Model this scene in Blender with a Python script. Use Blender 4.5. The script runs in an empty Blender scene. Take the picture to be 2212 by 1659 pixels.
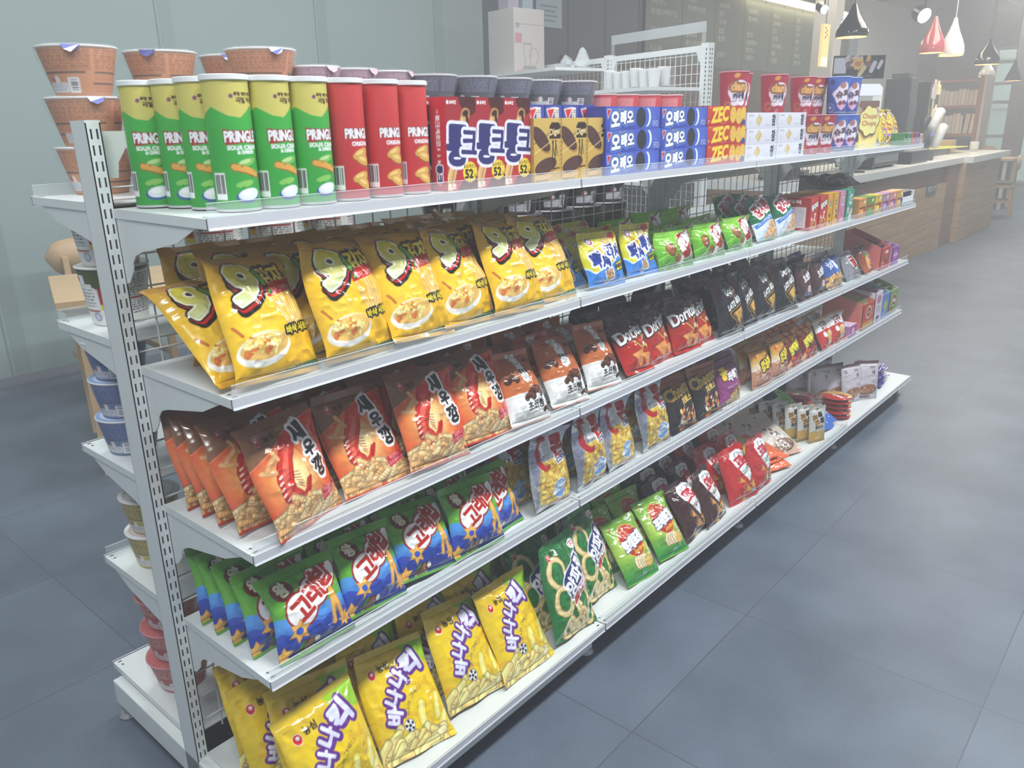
import bpy, bmesh, math, random
import numpy as np
from mathutils import Matrix, Vector
random.seed(7)
RNG = np.random.default_rng(11)
SC = bpy.context.scene
COL = SC.collection
PI = math.pi
R = math.radians

# ------------------------------------------------------------------ materials
MATS = {}
def mat(name, col=(.8, .8, .8), rough=.5, metal=0., spec=.5, coat=0., emit=None, estr=0., bump=None, noise=None):
    if name in MATS: return MATS[name]
    m = bpy.data.materials.new(name); m.use_nodes = True
    nt = m.node_tree; b = nt.nodes['Principled BSDF']
    b.inputs['Base Color'].default_value = (*col, 1); b.inputs['Roughness'].default_value = rough
    b.inputs['Metallic'].default_value = metal; b.inputs['Specular IOR Level'].default_value = spec
    b.inputs['Coat Weight'].default_value = coat
    if emit: b.inputs['Emission Color'].default_value = (*emit, 1); b.inputs['Emission Strength'].default_value = estr
    if noise:                                      # (scale, amount): gentle uneven colour
        tc = nt.nodes.new('ShaderNodeNewGeometry'); n = nt.nodes.new('ShaderNodeTexNoise'); n.inputs['Scale'].default_value = noise[0]; n.inputs['Detail'].default_value = 6
        r = nt.nodes.new('ShaderNodeMix'); r.data_type = 'RGBA'
        r.inputs[6].default_value = (*[c*(1-noise[1]) for c in col], 1); r.inputs[7].default_value = (*[min(1, c*(1+noise[1])) for c in col], 1)
        nt.links.new(tc.outputs['Position'], n.inputs['Vector']); nt.links.new(n.outputs['Fac'], r.inputs[0]); nt.links.new(r.outputs[2], b.inputs['Base Color'])
    if bump:
        tc = nt.nodes.new('ShaderNodeNewGeometry'); n = nt.nodes.new('ShaderNodeTexNoise'); n.inputs['Scale'].default_value = bump[0]
        bp = nt.nodes.new('ShaderNodeBump'); bp.inputs['Strength'].default_value = bump[1]; bp.inputs['Distance'].default_value = .01
        nt.links.new(tc.outputs['Position'], n.inputs['Vector']); nt.links.new(n.outputs['Fac'], bp.inputs['Height']); nt.links.new(bp.outputs['Normal'], b.inputs['Normal'])
    MATS[name] = m; return m

def print_mat(name, rough, coat=0., spec=.5):
    """ink on film / card: the colour printed on each place of the pack is a colour attribute, alpha = bare metal film"""
    m = bpy.data.materials.new(name); m.use_nodes = True; nt = m.node_tree; b = nt.nodes['Principled BSDF']
    a = nt.nodes.new('ShaderNodeVertexColor'); a.layer_name = 'Ink'
    nt.links.new(a.outputs['Color'], b.inputs['Base Color'])
    iv = nt.nodes.new('ShaderNodeMath'); iv.operation = 'SUBTRACT'; iv.inputs[0].default_value = 1; nt.links.new(a.outputs['Alpha'], iv.inputs[1])
    nt.links.new(iv.outputs[0], b.inputs['Metallic'])
    b.inputs['Roughness'].default_value = rough; b.inputs['Coat Weight'].default_value = coat; b.inputs['Coat Roughness'].default_value = .07
    b.inputs['Specular IOR Level'].default_value = spec
    MATS[name] = m; return m
FILM = print_mat('printed_film', .20, .5)
CARD = print_mat('printed_card', .5, .08)
PAPER = print_mat('printed_paper', .6)

def clear_mat(name, tint, gloss=.12, rough=.06):
    m = bpy.data.materials.new(name); m.use_nodes = True; nt = m.node_tree
    for n in list(nt.nodes): nt.nodes.remove(n)
    o = nt.nodes.new('ShaderNodeOutputMaterial'); t = nt.nodes.new('ShaderNodeBsdfTransparent'); g = nt.nodes.new('ShaderNodeBsdfPrincipled')
    t.inputs[0].default_value = (*tint, 1); g.inputs['Base Color'].default_value = (.9, .92, .95, 1); g.inputs['Roughness'].default_value = rough
    f = nt.nodes.new('ShaderNodeMixShader'); f.inputs[0].default_value = gloss
    nt.links.new(t.outputs[0], f.inputs[1]); nt.links.new(g.outputs[0], f.inputs[2]); nt.links.new(f.outputs[0], o.inputs['Surface'])
    MATS[name] = m; return m
CLEAR = clear_mat('clear_acrylic', (.97, .98, .98), .16)
CLEAR_EDGE = clear_mat('clear_acrylic_edge', (.95, .97, .98), .62, .2)
WRAP = clear_mat('shrink_film', (.98, .98, .98), .1, .12)
GLASS = clear_mat('window_glass', (.93, .97, .96), .1, .03)

# ------------------------------------------------------------------ object helpers
def link(o, parent=None):
    COL.objects.link(o)
    if parent is not None: o.parent = parent
    return o
def tag(o, label=None, cat=None, group=None, kind=None):
    if label: o['label'] = label
    if cat: o['category'] = cat
    if group: o['group'] = group
    if kind: o['kind'] = kind
    return o
def empty(name, loc=(0, 0, 0), rz=0.):
    o = bpy.data.objects.new(name, None); o.empty_display_size = .05; o.location = loc; o.rotation_euler = (0, 0, rz); return link(o)
def smooth(me): me.shade_smooth()
def nmesh(name, V, F, cols=None, m=None, sm=True):
    """mesh from numpy arrays; F is an (n,4) or (n,3) index array or a list of faces"""
    me = bpy.data.meshes.new(name)
    V = np.asarray(V, np.float32)
    if isinstance(F, np.ndarray):
        k = F.shape[1]; me.vertices.add(len(V)); me.vertices.foreach_set('co', V.ravel())
        me.loops.add(F.size); me.loops.foreach_set('vertex_index', F.ravel().astype(np.int32))
        me.polygons.add(len(F)); me.polygons.foreach_set('loop_start', np.arange(len(F), dtype=np.int32)*k)
        me.update(calc_edges=True)
    else:
        me.from_pydata([tuple(v) for v in V], [], F); me.update()
    if cols is not None:
        a = me.attributes.new('Ink', 'FLOAT_COLOR', 'POINT'); a.data.foreach_set('color', np.asarray(cols, np.float32).ravel())
    if m is not None: me.materials.append(m)
    if sm: me.shade_smooth()
    return me
class MB:
    """collects simple solids; build() links them as one mesh object"""
    def __init__(s): s.v = []; s.f = []; s.mi = []; s.ms = []
    def _m(s, m):
        if m not in s.ms: s.ms.append(m)
        return s.ms.index(m)
    def add(s, V, F, m):
        n = len(s.v); s.v += [tuple(v) for v in V]; i = s._m(m)
        for f in F: s.f.append(tuple(k+n for k in f)); s.mi.append(i)
    def box(s, x0, x1, y0, y1, z0, z1, m, M=None):
        V = [Vector((x, y, z)) for z in (z0, z1) for y in (y0, y1) for x in (x0, x1)]
        if M is not None: V = [M @ v for v in V]
        s.add(V, [(0, 2, 3, 1), (4, 5, 7, 6), (0, 1, 5, 4), (2, 6, 7, 3), (0, 4, 6, 2), (1, 3, 7, 5)], m); return s
    def prism(s, pts, a0, a1, m, ax='x', M=None):
        """polygon pts in the two other axes, extruded along ax"""
        n = len(pts)
        def P(a, p): return {'x': (a, p[0], p[1]), 'y': (p[0], a, p[1]), 'z': (p[0], p[1], a)}[ax]
        V = [Vector(P(a0, p)) for p in pts]+[Vector(P(a1, p)) for p in pts]
        if M is not None: V = [M @ v for v in V]
        s.add(V, [tuple(range(n))[::-1], tuple(range(n, 2*n))]+[(i, (i+1) % n, n+(i+1) % n, n+i) for i in range(n)], m); return s
    def bar(s, a, b, r, m, n=6):
        a = Vector(a); b = Vector(b); d = (b-a).normalized(); u = d.orthogonal().normalized(); w = d.cross(u)
        V = [p+(u*math.cos(2*PI*k/n)+w*math.sin(2*PI*k/n))*r for p in (a, b) for k in range(n)]
        s.add(V, [tuple(range(n))[::-1], tuple(range(n, 2*n))]+[(i, (i+1) % n, n+(i+1) % n, n+i) for i in range(n)], m); return s
    def lathe(s, prof, m, n=32, c=(0, 0), M=None, cap=True):
        V = []
        for r, z in prof:
            for k in range(n):
                v = Vector((c[0]+r*math.cos(2*PI*k/n), c[1]+r*math.sin(2*PI*k/n), z)); V.append(M @ v if M is not None else v)
        F = []
        for i in range(len(prof)-1):
            for k in range(n): F.append((i*n+k, i*n+(k+1) % n, (i+1)*n+(k+1) % n, (i+1)*n+k))
        if cap: F += [tuple(range(n))[::-1], tuple(range((len(prof)-1)*n, len(prof)*n))]
        s.add(V, F, m); return s
    def mesh(s, name, sm=False):
        me = bpy.data.meshes.new(name); me.from_pydata([tuple(v) for v in s.v], [], s.f); me.update()
        for m in s.ms: me.materials.append(m)
        me.polygons.foreach_set('material_index', s.mi)
        if sm: me.shade_smooth()
        return me
    def build(s, name, parent=None, sm=False, bevel=0., angle=None):
        o = bpy.data.objects.new(name, s.mesh(name, sm)); link(o, parent)
        if bevel:
            b = o.modifiers.new('bevel', 'BEVEL'); b.width = bevel; b.segments = 2; b.limit_method = 'ANGLE'; b.angle_limit = R(40)
        if angle:
            me = o.data; me.shade_smooth(); me.set_sharp_from_angle(angle=R(angle))
        return o
def obj(name, me, parent=None): return link(bpy.data.objects.new(name, me), parent)
def copy_tree(o, parent=None):
    c = o.copy(); COL.objects.link(c)
    if parent is not None: c.parent = parent
    for ch in list(o.children): copy_tree(ch, c)
    return c
USED = set()
def inst(proto, M, label, cat, group):
    """the first call moves the prototype itself, later ones copy it with its parts"""
    if proto.name not in USED: USED.add(proto.name); o = proto
    else: o = copy_tree(proto)
    o.matrix_basis = M
    return tag(o, label, cat, group)
ORD = 'first second third fourth fifth sixth seventh eighth ninth tenth eleventh twelfth thirteenth fourteenth fifteenth'.split()
# ------------------------------------------------------------------ a small painter for the printing on the packs
_TRI = {}
def glyphs(s):
    if s in _TRI: return _TRI[s]
    c = bpy.data.curves.new('t', 'FONT'); c.body = s; c.resolution_u = 3
    o = bpy.data.objects.new('t', c); COL.objects.link(o)
    dg = bpy.context.evaluated_depsgraph_get(); e = o.evaluated_get(dg); me = e.to_mesh(); me.calc_loop_triangles()
    V = np.array([v.co[:2] for v in me.vertices]).reshape(-1, 2); T = np.array([t.vertices[:] for t in me.loop_triangles]).reshape(-1, 3)
    e.to_mesh_clear(); bpy.data.objects.remove(o); bpy.data.curves.remove(c)
    if len(V):
        lo, hi = V.min(0), V.max(0); V = (V-(lo+hi)/2)/(hi[1]-lo[1])
    _TRI[s] = (V, T); return _TRI[s]
def lin(c):
    c = np.asarray(c, np.float32); return np.where(c <= .04045, c/12.92, ((np.clip(c, 0, 1)+.055)/1.055)**2.4)
def vnoise(h, w, cells, rng):
    g = rng.random((int(cells*h/w)+3, cells+3)); y = np.linspace(0, g.shape[0]-2.001, h); x = np.linspace(0, g.shape[1]-2.001, w)
    yi, xi = y.astype(int), x.astype(int); fy, fx = (y-yi)[:, None], (x-xi)[None]; fy = fy*fy*(3-2*fy); fx = fx*fx*(3-2*fx)
    a, b, c, d = g[np.ix_(yi, xi)], g[np.ix_(yi, xi+1)], g[np.ix_(yi+1, xi)], g[np.ix_(yi+1, xi+1)]
    return (a*(1-fx)+b*fx)*(1-fy)+(c*(1-fx)+d*fx)*fy
def dilate(m, r):
    if r < .6: return m
    p = int(math.ceil(r)); o = np.pad(m, p); src = o.copy(); H, W = m.shape; out = o.copy()
    ks = set()
    for rr in ([r] if r < 3 else [r, r*.5]):
        for a in np.linspace(0, 2*PI, max(8, int(rr*5)), endpoint=False): ks.add((int(round(rr*math.sin(a))), int(round(rr*math.cos(a)))))
    for dy, dx in ks: out = np.maximum(out, np.roll(np.roll(src, dy, 0), dx, 1))
    return out[p:-p, p:-p]
class Art:
    """canvas: x 0..1 left to right, y 0..asp bottom to top, both in pack widths; colours in sRGB"""
    def __init__(s, asp, n=150, bg=(1, 1, 1), seed=1):
        s.asp = asp; s.n = n; s.W = n*2; s.H = int(round(n*asp))*2; s.k = s.W
        s.A = np.ones((s.H, s.W, 4), np.float32); s.A[..., :3] = bg
        s.X = ((np.arange(s.W)+.5)/s.W)[None]; s.Y = ((np.arange(s.H)+.5)/s.W)[:, None]; s.rng = np.random.default_rng(seed)
    def put(s, m, c, y0=0, x0=0, metal=0.):
        h, w = m.shape; t = s.A[y0:y0+h, x0:x0+w]; mm = m[..., None]
        cc = np.empty(4, np.float32); cc[:3] = c[:3]; cc[3] = 1-metal
        s.A[y0:y0+h, x0:x0+w] = t*(1-mm)+cc*mm
    def win(s, x0, y0, x1, y1):
        a = max(0, int(x0*s.k)-2); b = min(s.W, int(x1*s.k)+3); c = max(0, int(y0*s.k)-2); d = min(s.H, int(y1*s.k)+3)
        return (a, b, c, d) if b > a and d > c else None
    def vgrad(s, c0, c1, y0=0., y1=None, x0=0, x1=1):
        y1 = s.asp if y1 is None else y1; q = s.win(x0, y0, x1, y1)
        if not q: return s
        a, b, c, d = q; t = np.clip((s.Y[c:d]-y0)/max(1e-6, y1-y0), 0, 1)[..., None]; col = np.array(c0)*(1-t)+np.array(c1)*t
        ok = ((s.Y[c:d] >= y0) & (s.Y[c:d] <= y1) & (s.X[:, a:b] >= x0) & (s.X[:, a:b] <= x1))[..., None]
        s.A[c:d, a:b, :3] = np.where(ok, col, s.A[c:d, a:b, :3]); return s
    def rad(s, cx, cy, rx, ry, c, p=1., metal=0.):
        q = s.win(cx-rx, cy-ry, cx+rx, cy+ry)
        if q:
            a, b, e, d = q; r = np.sqrt(((s.X[:, a:b]-cx)/rx)**2+((s.Y[e:d]-cy)/ry)**2); s.put(np.clip(1-r, 0, 1)**p, c, e, a, metal)
        return s
    def ell(s, cx, cy, rx, ry, c, rot=0., a=1., metal=0.):
        m = max(rx, ry); q = s.win(cx-m, cy-m, cx+m, cy+m)
        if q:
            x0, x1, y0, y1 = q; ca, sa = math.cos(R(rot)), math.sin(R(rot)); dx = s.X[:, x0:x1]-cx; dy = s.Y[y0:y1]-cy
            r = np.sqrt(((dx*ca+dy*sa)/rx)**2+((-dx*sa+dy*ca)/ry)**2); s.put(np.clip((1-r)*min(rx, ry)*s.k+.5, 0, 1)*a, c, y0, x0, metal)
        return s
    def ring(s, cx, cy, rx, ry, w, c, rot=0., a0=0, a1=360):
        n = 28; P = []
        for i in range(n+1):
            t = R(a0+(a1-a0)*i/n); x, y = rx*math.cos(t), ry*math.sin(t); P.append((cx+x*math.cos(R(rot))-y*math.sin(R(rot)), cy+x*math.sin(R(rot))+y*math.cos(R(rot))))
        return s.line(P, w, c)
    def poly(s, pts, c, a=1., metal=0.):
        P = np.array(pts, float); q = s.win(*P.min(0), *P.max(0))
        if q:
            x0, x1, y0, y1 = q; X = s.X[:, x0:x1]+0*s.Y[y0:y1]; Y = s.Y[y0:y1]+0*X; ins = np.zeros(X.shape, bool)
            for i in range(len(P)):
                (xa, ya), (xb, yb) = P[i], P[i-1]
                if ya == yb: continue
                ins ^= ((ya > Y) != (yb > Y)) & (X < (xb-xa)*(Y-ya)/(yb-ya)+xa)
            s.put(ins.astype(np.float32)*a, c, y0, x0, metal)
        return s
    def rect(s, x0, y0, x1, y1, c, a=1., metal=0.): return s.poly([(x0, y0), (x1, y0), (x1, y1), (x0, y1)], c, a, metal)
    def line(s, pts, w, c, a=1.):
        P = np.array(pts, float); q = s.win(*(P.min(0)-w), *(P.max(0)+w))
        if q:
            x0, x1, y0, y1 = q; X = s.X[:, x0:x1]; Y = s.Y[y0:y1]; D = np.full((y1-y0, x1-x0), 9.)
            for (xa, ya), (xb, yb) in zip(P[:-1], P[1:]):
                dx, dy = xb-xa, yb-ya; t = np.clip(((X-xa)*dx+(Y-ya)*dy)/(dx*dx+dy*dy+1e-12), 0, 1); D = np.minimum(D, np.hypot(X-xa-t*dx, Y-ya-t*dy))
            s.put(np.clip((w/2-D)*s.k+.5, 0, 1)*a, c, y0, x0)
        return s
    def blob(s, cx, cy, r, c, lobes=6, amp=.18, rot=0.):
        return s.poly([(cx+r*(1+amp*math.cos(lobes*t))*math.cos(t+R(rot)), cy+r*(1+amp*math.cos(lobes*t))*math.sin(t+R(rot))) for t in np.linspace(0, 2*PI, 60, endpoint=False)], c)
    def t(s, txt, cx, cy, h, c, rot=0., ol=(), bold=.035, sx=1., shear=0., c2=None):
        """lettering centred at cx, cy with height h; ol = [(width, colour), ...] outermost first"""
        V, T = glyphs(txt)
        if not len(V): return s
        v = V*np.array([h*sx, h]); v[:, 0] += v[:, 1]*shear; ca, sa = math.cos(R(rot)), math.sin(R(rot))
        v = np.stack([v[:, 0]*ca-v[:, 1]*sa+cx, v[:, 0]*sa+v[:, 1]*ca+cy], 1)*s.k
        pad = int((max([o[0] for o in ol]+[0])+bold*h)*s.k)+3
        lo = np.floor(v.min(0)).astype(int)-pad; hi = np.ceil(v.max(0)).astype(int)+pad
        w, hh = hi-lo
        if w > 4000 or hh > 4000: return s
        M = np.zeros((hh, w), np.float32); v = v-lo-.5
        for tr in T:
            p = v[tr]; a, b = np.floor(p.min(0)).astype(int), np.ceil(p.max(0)).astype(int)+1; a = np.maximum(a, 0)
            gx = np.arange(a[0], b[0])[None]; gy = np.arange(a[1], b[1])[:, None]
            if gx.size == 0 or gy.size == 0: continue
            A2 = (p[1, 0]-p[0, 0])*(p[2, 1]-p[0, 1])-(p[2, 0]-p[0, 0])*(p[1, 1]-p[0, 1])
            if abs(A2) < 1e-9: continue
            sg = 1 if A2 > 0 else -1; ok = True
            for i in range(3):
                (xa, ya), (xb, yb) = p[i], p[(i+1) % 3]; ok = ok & (sg*((xb-xa)*(gy-ya)-(yb-ya)*(gx-xa)) >= -1e-6)
            sub = M[a[1]:b[1], a[0]:b[0]]; np.maximum(sub, ok[:sub.shape[0], :sub.shape[1]], out=sub)
        M = dilate(M, bold*h*s.k)
        for wd, oc in list(ol)+[(0, c)]:
            mm = dilate(M, wd*s.k) if wd else M
            x0, y0 = lo; xa, ya = max(0, x0), max(0, y0); xb, yb = min(s.W, x0+w), min(s.H, y0+hh)
            if xb <= xa or yb <= ya: return s
            mk = mm[ya-y0:yb-y0, xa-x0:xb-x0]
            if wd == 0 and c2 is not None:
                tt = np.linspace(0, 1, mk.shape[0])[:, None, None]; col = np.array(c2)*(1-tt)+np.array(c)*tt; t = s.A[ya:yb, xa:xb, :3]; s.A[ya:yb, xa:xb, :3] = t*(1-mk[..., None])+col*mk[..., None]
            else: s.put(mk, oc, ya, xa)
        return s
    def arc(s, txt, cx, cy, r, a0, a1, h, c, **k):
        for i, ch in enumerate(txt):
            a = a0+(a1-a0)*(i/(max(1, len(txt)-1)))
            if ch != ' ': s.t(ch, cx+r*math.cos(R(a)), cy+r*math.sin(R(a)), h, c, rot=a-90, **k)
        return s
    def lines(s, x0, y0, x1, y1, n, c, a=.8, w=.4):
        """blocks of print too small to read"""
        for i in range(n):
            y = y1-(i+.5)*(y1-y0)/n; x = x0
            while x < x1:
                l = s.rng.uniform(.02, .07); s.rect(x, y-w*(y1-y0)/n/2, min(x1, x+l), y+w*(y1-y0)/n/2, c, a); x += l+s.rng.uniform(.008, .02)
        return s
    def barcode(s, x0, y0, x1, y1, vert=False):
        s.rect(x0, y0, x1, y1, (.97, .97, .97)); n = 16
        for i in range(n):
            t0, t1 = (i+.25)/n, (i+.25+s.rng.uniform(.25, .65))/n
            if vert: s.rect(x0+.2*(x1-x0), y0+(y1-y0)*(.12+.82*t0), x0+.85*(x1-x0), y0+(y1-y0)*(.12+.82*t1), (.1, .1, .1))
            else: s.rect(x0+(x1-x0)*(.06+.88*t0), y0+.22*(y1-y0), x0+(x1-x0)*(.06+.88*t1), y1-.06*(y1-y0), (.1, .1, .1))
        return s
    def pile(s, x0, x1, y0, ytop, n, l, w, cols, rib=None, spread=70, rot0=0):
        """a heap of stick shaped snack pieces; ytop(x) is the top of the heap"""
        for i in range(n):
            x = s.rng.uniform(x0, x1); t = 1-i/n; y = y0+(ytop(x)-y0)*t*s.rng.uniform(.75, 1); a = R(rot0+s.rng.uniform(-spread, spread)); c = np.array(cols[s.rng.integers(len(cols))]); ll = l*s.rng.uniform(.7, 1.1)
            dx, dy = math.cos(a)*ll/2, math.sin(a)*ll/2; nx, ny = -math.sin(a)*ll*.13, math.cos(a)*ll*.13; P = [(x-dx, y-dy), (x+nx, y+ny), (x+dx, y+dy)]
            s.line(P, w*1.22, c*.62); s.line(P, w, c); s.line([(p[0]-ny*.3, p[1]+w*.14) for p in P], w*.4, np.minimum(1, c*1.14))
            if rib:
                for q in np.linspace(-.42, .42, 8): s.line([(x+dx*2*q+nx*2.2, y+dy*2*q+ny*2.2), (x+dx*2*q-nx*1.5, y+dy*2*q-ny*1.5)], rib, c*.72)
        return s
    def chips(s, x0, x1, y0, y1, n, r, cols):
        for i in range(n):
            x, y = s.rng.uniform(x0, x1), s.rng.uniform(y0, y1); c = np.array(cols[s.rng.integers(len(cols))]); a = s.rng.uniform(0, 180); rr = r*s.rng.uniform(.6, 1.1)
            s.ell(x, y, rr*1.06, rr*.66, c*.66, a); s.ell(x, y, rr, rr*.6, c, a); s.ell(x-rr*.2, y+rr*.15, rr*.5, rr*.22, np.minimum(1, c*1.13), a)
        return s
    def mott(s, amt=.06, cells=24, c=None):
        n = (vnoise(s.H, s.W, cells, s.rng)-.5)[..., None]*2*amt
        s.A[..., :3] = np.clip(s.A[..., :3]*(1+n), 0, 1); return s
    def out(s):
        a = s.A.reshape(s.H//2, 2, s.W//2, 2, 4).mean((1, 3)); r = a.copy(); r[..., :3] = lin(a[..., :3]); return r
    def sample(s, u, v):
        """u, v in 0..1 arrays -> linear rgba"""
        if not hasattr(s, '_o'): s._o = s.out()
        o = s._o; h, w = o.shape[:2]; x = np.clip(np.asarray(u)*w-.5, 0, w-1.001); y = np.clip(np.asarray(v)*h-.5, 0, h-1.001)
        xi, yi = x.astype(int), y.astype(int); fx, fy = (x-xi)[..., None], (y-yi)[..., None]; xj, yj = np.minimum(xi+1, w-1), np.minimum(yi+1, h-1)
        return (o[yi, xi]*(1-fx)+o[yi, xj]*fx)*(1-fy)+(o[yj, xi]*(1-fx)+o[yj, xj]*fx)*fy
# ------------------------------------------------------------------ pack shapes
def grid_faces(nu, nv, flip=False, off=0):
    i = np.arange(nv-1)[:, None]*nu+np.arange(nu-1)[None]; F = np.stack([i, i+1, i+nu+1, i+nu], -1).reshape(-1, 4)
    return (F[:, ::-1] if flip else F)+off
def flatcol(n, c, metal=0.): return np.tile(np.array([*lin(c), 1-metal], np.float32), (n, 1))
def pillow(name, w, h, art, back, T=.03, seal=(.012, .016), nx=110, seed=1, amp=1., m=None, belly=.15, waist=.055, metal=0., ends=('top_seal', 'bottom_seal')):
    m = m or FILM; rng = np.random.default_rng(seed); hb, ht = seal; ny = int(nx*h/w)
    s = np.linspace(-1, 1, nx)[None]; z = np.linspace(hb, h-ht, ny)[:, None]; t = (z-hb)/(h-hb-ht)
    tw, shx, bow = R(rng.uniform(-9, 9))*amp, rng.uniform(-.03, .03)*w*amp, rng.uniform(-.012, .012)*amp; fl = rng.uniform(-.016, .010, 4)*amp; wv = rng.uniform(-1, 1, 6)*amp
    def warp(P):                                     # the slouch of a soft bag: twist, bow, flopped corners, uneven side edges
        x, y, zz = P[:, 0].copy(), P[:, 1].copy(), P[:, 2]; q = zz/h; si = np.clip(x/(w/2), -1, 1)
        for k, (a, b) in enumerate(((si < 0, q > .5), (si > 0, q > .5))): y += np.where(a & b, fl[k]*np.clip((q-.72)/.28, 0, 1)**1.5*np.clip((np.abs(si)-.35)/.65, 0, 1)**1.3, 0)
        x += np.where(si > 0, si, 0)*w*.018*(wv[0]*np.sin(q*5)+wv[1]*np.sin(q*9+1))+np.where(si < 0, si, 0)*w*.018*(wv[2]*np.sin(q*5+2)+wv[3]*np.sin(q*8))
        y += bow*4*(q-q*q)*(1-.3*si*si); x += shx*q; f = tw*(q-.25)
        return np.stack([x*np.cos(f)-y*np.sin(f), x*np.sin(f)+y*np.cos(f), zz+.012*wv[4]*w*si*q], -1)
    def depth(s, t):
        d = T*(np.clip(1-np.abs(s)**3.2, 0, 1)**.7)*np.sin(PI*np.clip(t, 0, 1))**.5*(1+belly-2*belly*t)
        edge = np.clip(1-np.abs(s)**6, 0, 1)*np.clip(np.minimum(t, 1-t)*14, 0, 1)
        for e in (0, 1):
            tt = t if e == 0 else 1-t
            for k in range(9):
                s0 = -.95 if k == 0 else .95 if k == 1 else rng.uniform(-.9, .9); dr = (1.6 if k == 0 else -1.6 if k == 1 else rng.uniform(-.9, .9)); wd = rng.uniform(.05, .13)*(1+2.2*tt)
                a = rng.choice([-1, 1])*rng.uniform(.0015, .005)*amp; x = s-s0-dr*tt
                d = d+a*np.exp(-(x/wd)**2)*np.exp(-tt/(.28 if k < 2 else .16))*edge
        return d, edge
    d, edge = depth(s, t)
    n1 = vnoise(ny, nx, 4, rng)-.5; n2 = np.abs(vnoise(ny, nx, 9, rng)-.5); n3 = vnoise(ny, nx, 16, rng)-.5
    d = d+edge*amp*(.006*n1-.0045*n2+.0010*n3)
    d = np.maximum(d, 0*d); d[:, 0] = 0; d[:, -1] = 0; d[0] = 0; d[-1] = 0
    X = s*w/2*(1-waist*np.sin(PI*t)**.45)+0*t; Y = -d; Z = z+0*s
    V = [np.stack([X, Y, Z], -1).reshape(-1, 3)]; C = [art.sample((s+1)/2+0*z, z/h+0*s).reshape(-1, 4)]; F = [grid_faces(nx, ny)]
    bx, by = 15, 17; s2 = np.linspace(-1, 1, bx)[None]; t2 = np.linspace(0, 1, by)[:, None]
    d2 = T*.9*(np.clip(1-np.abs(s2)**2.3, 0, 1)**.75)*np.sin(PI*t2)**.55
    V.append(np.stack([s2*w/2*(1-waist*np.sin(PI*t2)**.45)+0*t2, d2, hb+t2*(h-hb-ht)+0*s2], -1).reshape(-1, 3)); C.append(flatcol(bx*by, back, metal)); F.append(grid_faces(bx, by, True, nx*ny))
    body = obj(name, nmesh(name, warp(np.concatenate(V)), np.concatenate(F), np.concatenate(C), m))
    for nm, z0, z1 in ((ends[0], h-ht, h), (ends[1], 0, hb)):
        if z1-z0 < .002: continue
        k = nx; n = 6; ss = np.linspace(-1, 1, k)[None]; zz = np.linspace(z0, z1, n)[:, None]; rows = np.arange(n)[:, None]
        zj = zz+0*ss; jag = (np.arange(k)[None] % 2)*.0016
        if nm == 'top_seal': zj[-1] -= jag[0]
        else: zj[0] += jag[0]
        wav = .0025*amp*np.sin(ss*rng.uniform(3, 7)+rng.uniform(0, 6))*np.clip(np.abs(zz-(z0 if nm == 'top_seal' else z1))/(z1-z0), 0, 1)
        bend = rng.uniform(-.3, .6)*amp*(np.abs(zz-(z0 if nm == 'top_seal' else z1)))
        y = wav+bend+.0005*np.where(rows % 2 == 0, 1, -1)
        P = np.stack([ss*w/2+0*zz, y-.0006, zj], -1).reshape(-1, 3); Q = np.stack([ss*w/2+0*zz, y+.0006, zj], -1).reshape(-1, 3)
        cc = art.sample((ss+1)/2+0*zz, zz/h+0*ss).reshape(-1, 4)
        obj(nm, nmesh(nm, warp(np.concatenate([P, Q])), np.concatenate([grid_faces(k, n), grid_faces(k, n, True, k*n)]), np.concatenate([cc, flatcol(k*n, back, metal)]), m), body)
    return body
def carton(name, w, d, h, front, side, top=None, left=None, n=70, m=None, right=None, ncol=None):
    """printed card box, origin under its middle, front towards -y"""
    V, F, C = [], [], []; off = 0; m = m or CARD
    def face(P0, U, Wv, art, nu, nv):
        nonlocal off
        u = np.linspace(0, 1, nu)[None, :, None]; v = np.linspace(0, 1, nv)[:, None, None]; P = np.array(P0)+u*np.array(U)+v*np.array(Wv)
        V.append(P.reshape(-1, 3)); F.append(grid_faces(nu, nv, off=off)); off += nu*nv
        C.append(art.sample(u[..., 0]+0*v[..., 0], v[..., 0]+0*u[..., 0]).reshape(-1, 4) if isinstance(art, Art) else flatcol(nu*nv, art))
    k = lambda a, l, ref: (max(3, int(n*l/ref)) if isinstance(a, Art) else 2)
    x, y = w/2, d/2; ref = max(w, h)
    face((-x, -y, 0), (w, 0, 0), (0, 0, h), front, k(front, w, ref), k(front, h, ref))
    L = left if left is not None else side
    face((-x, y, 0), (0, -d, 0), (0, 0, h), L, k(L, d, ref), k(L, h, ref))
    Rr = right if right is not None else side
    face((x, -y, 0), (0, d, 0), (0, 0, h), Rr, 2, 2)
    face((x, y, 0), (-w, 0, 0), (0, 0, h), side, 2, 2)
    T = top if top is not None else side
    face((-x, -y, h), (w, 0, 0), (0, d, 0), T, k(T, w, ref), k(T, d, ref))
    face((-x, y, 0), (w, 0, 0), (0, -d, 0), side, 2, 2)
    me = nmesh(name, np.concatenate(V), np.concatenate(F), np.concatenate(C), m, sm=False)
    return obj(name, me)
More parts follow.
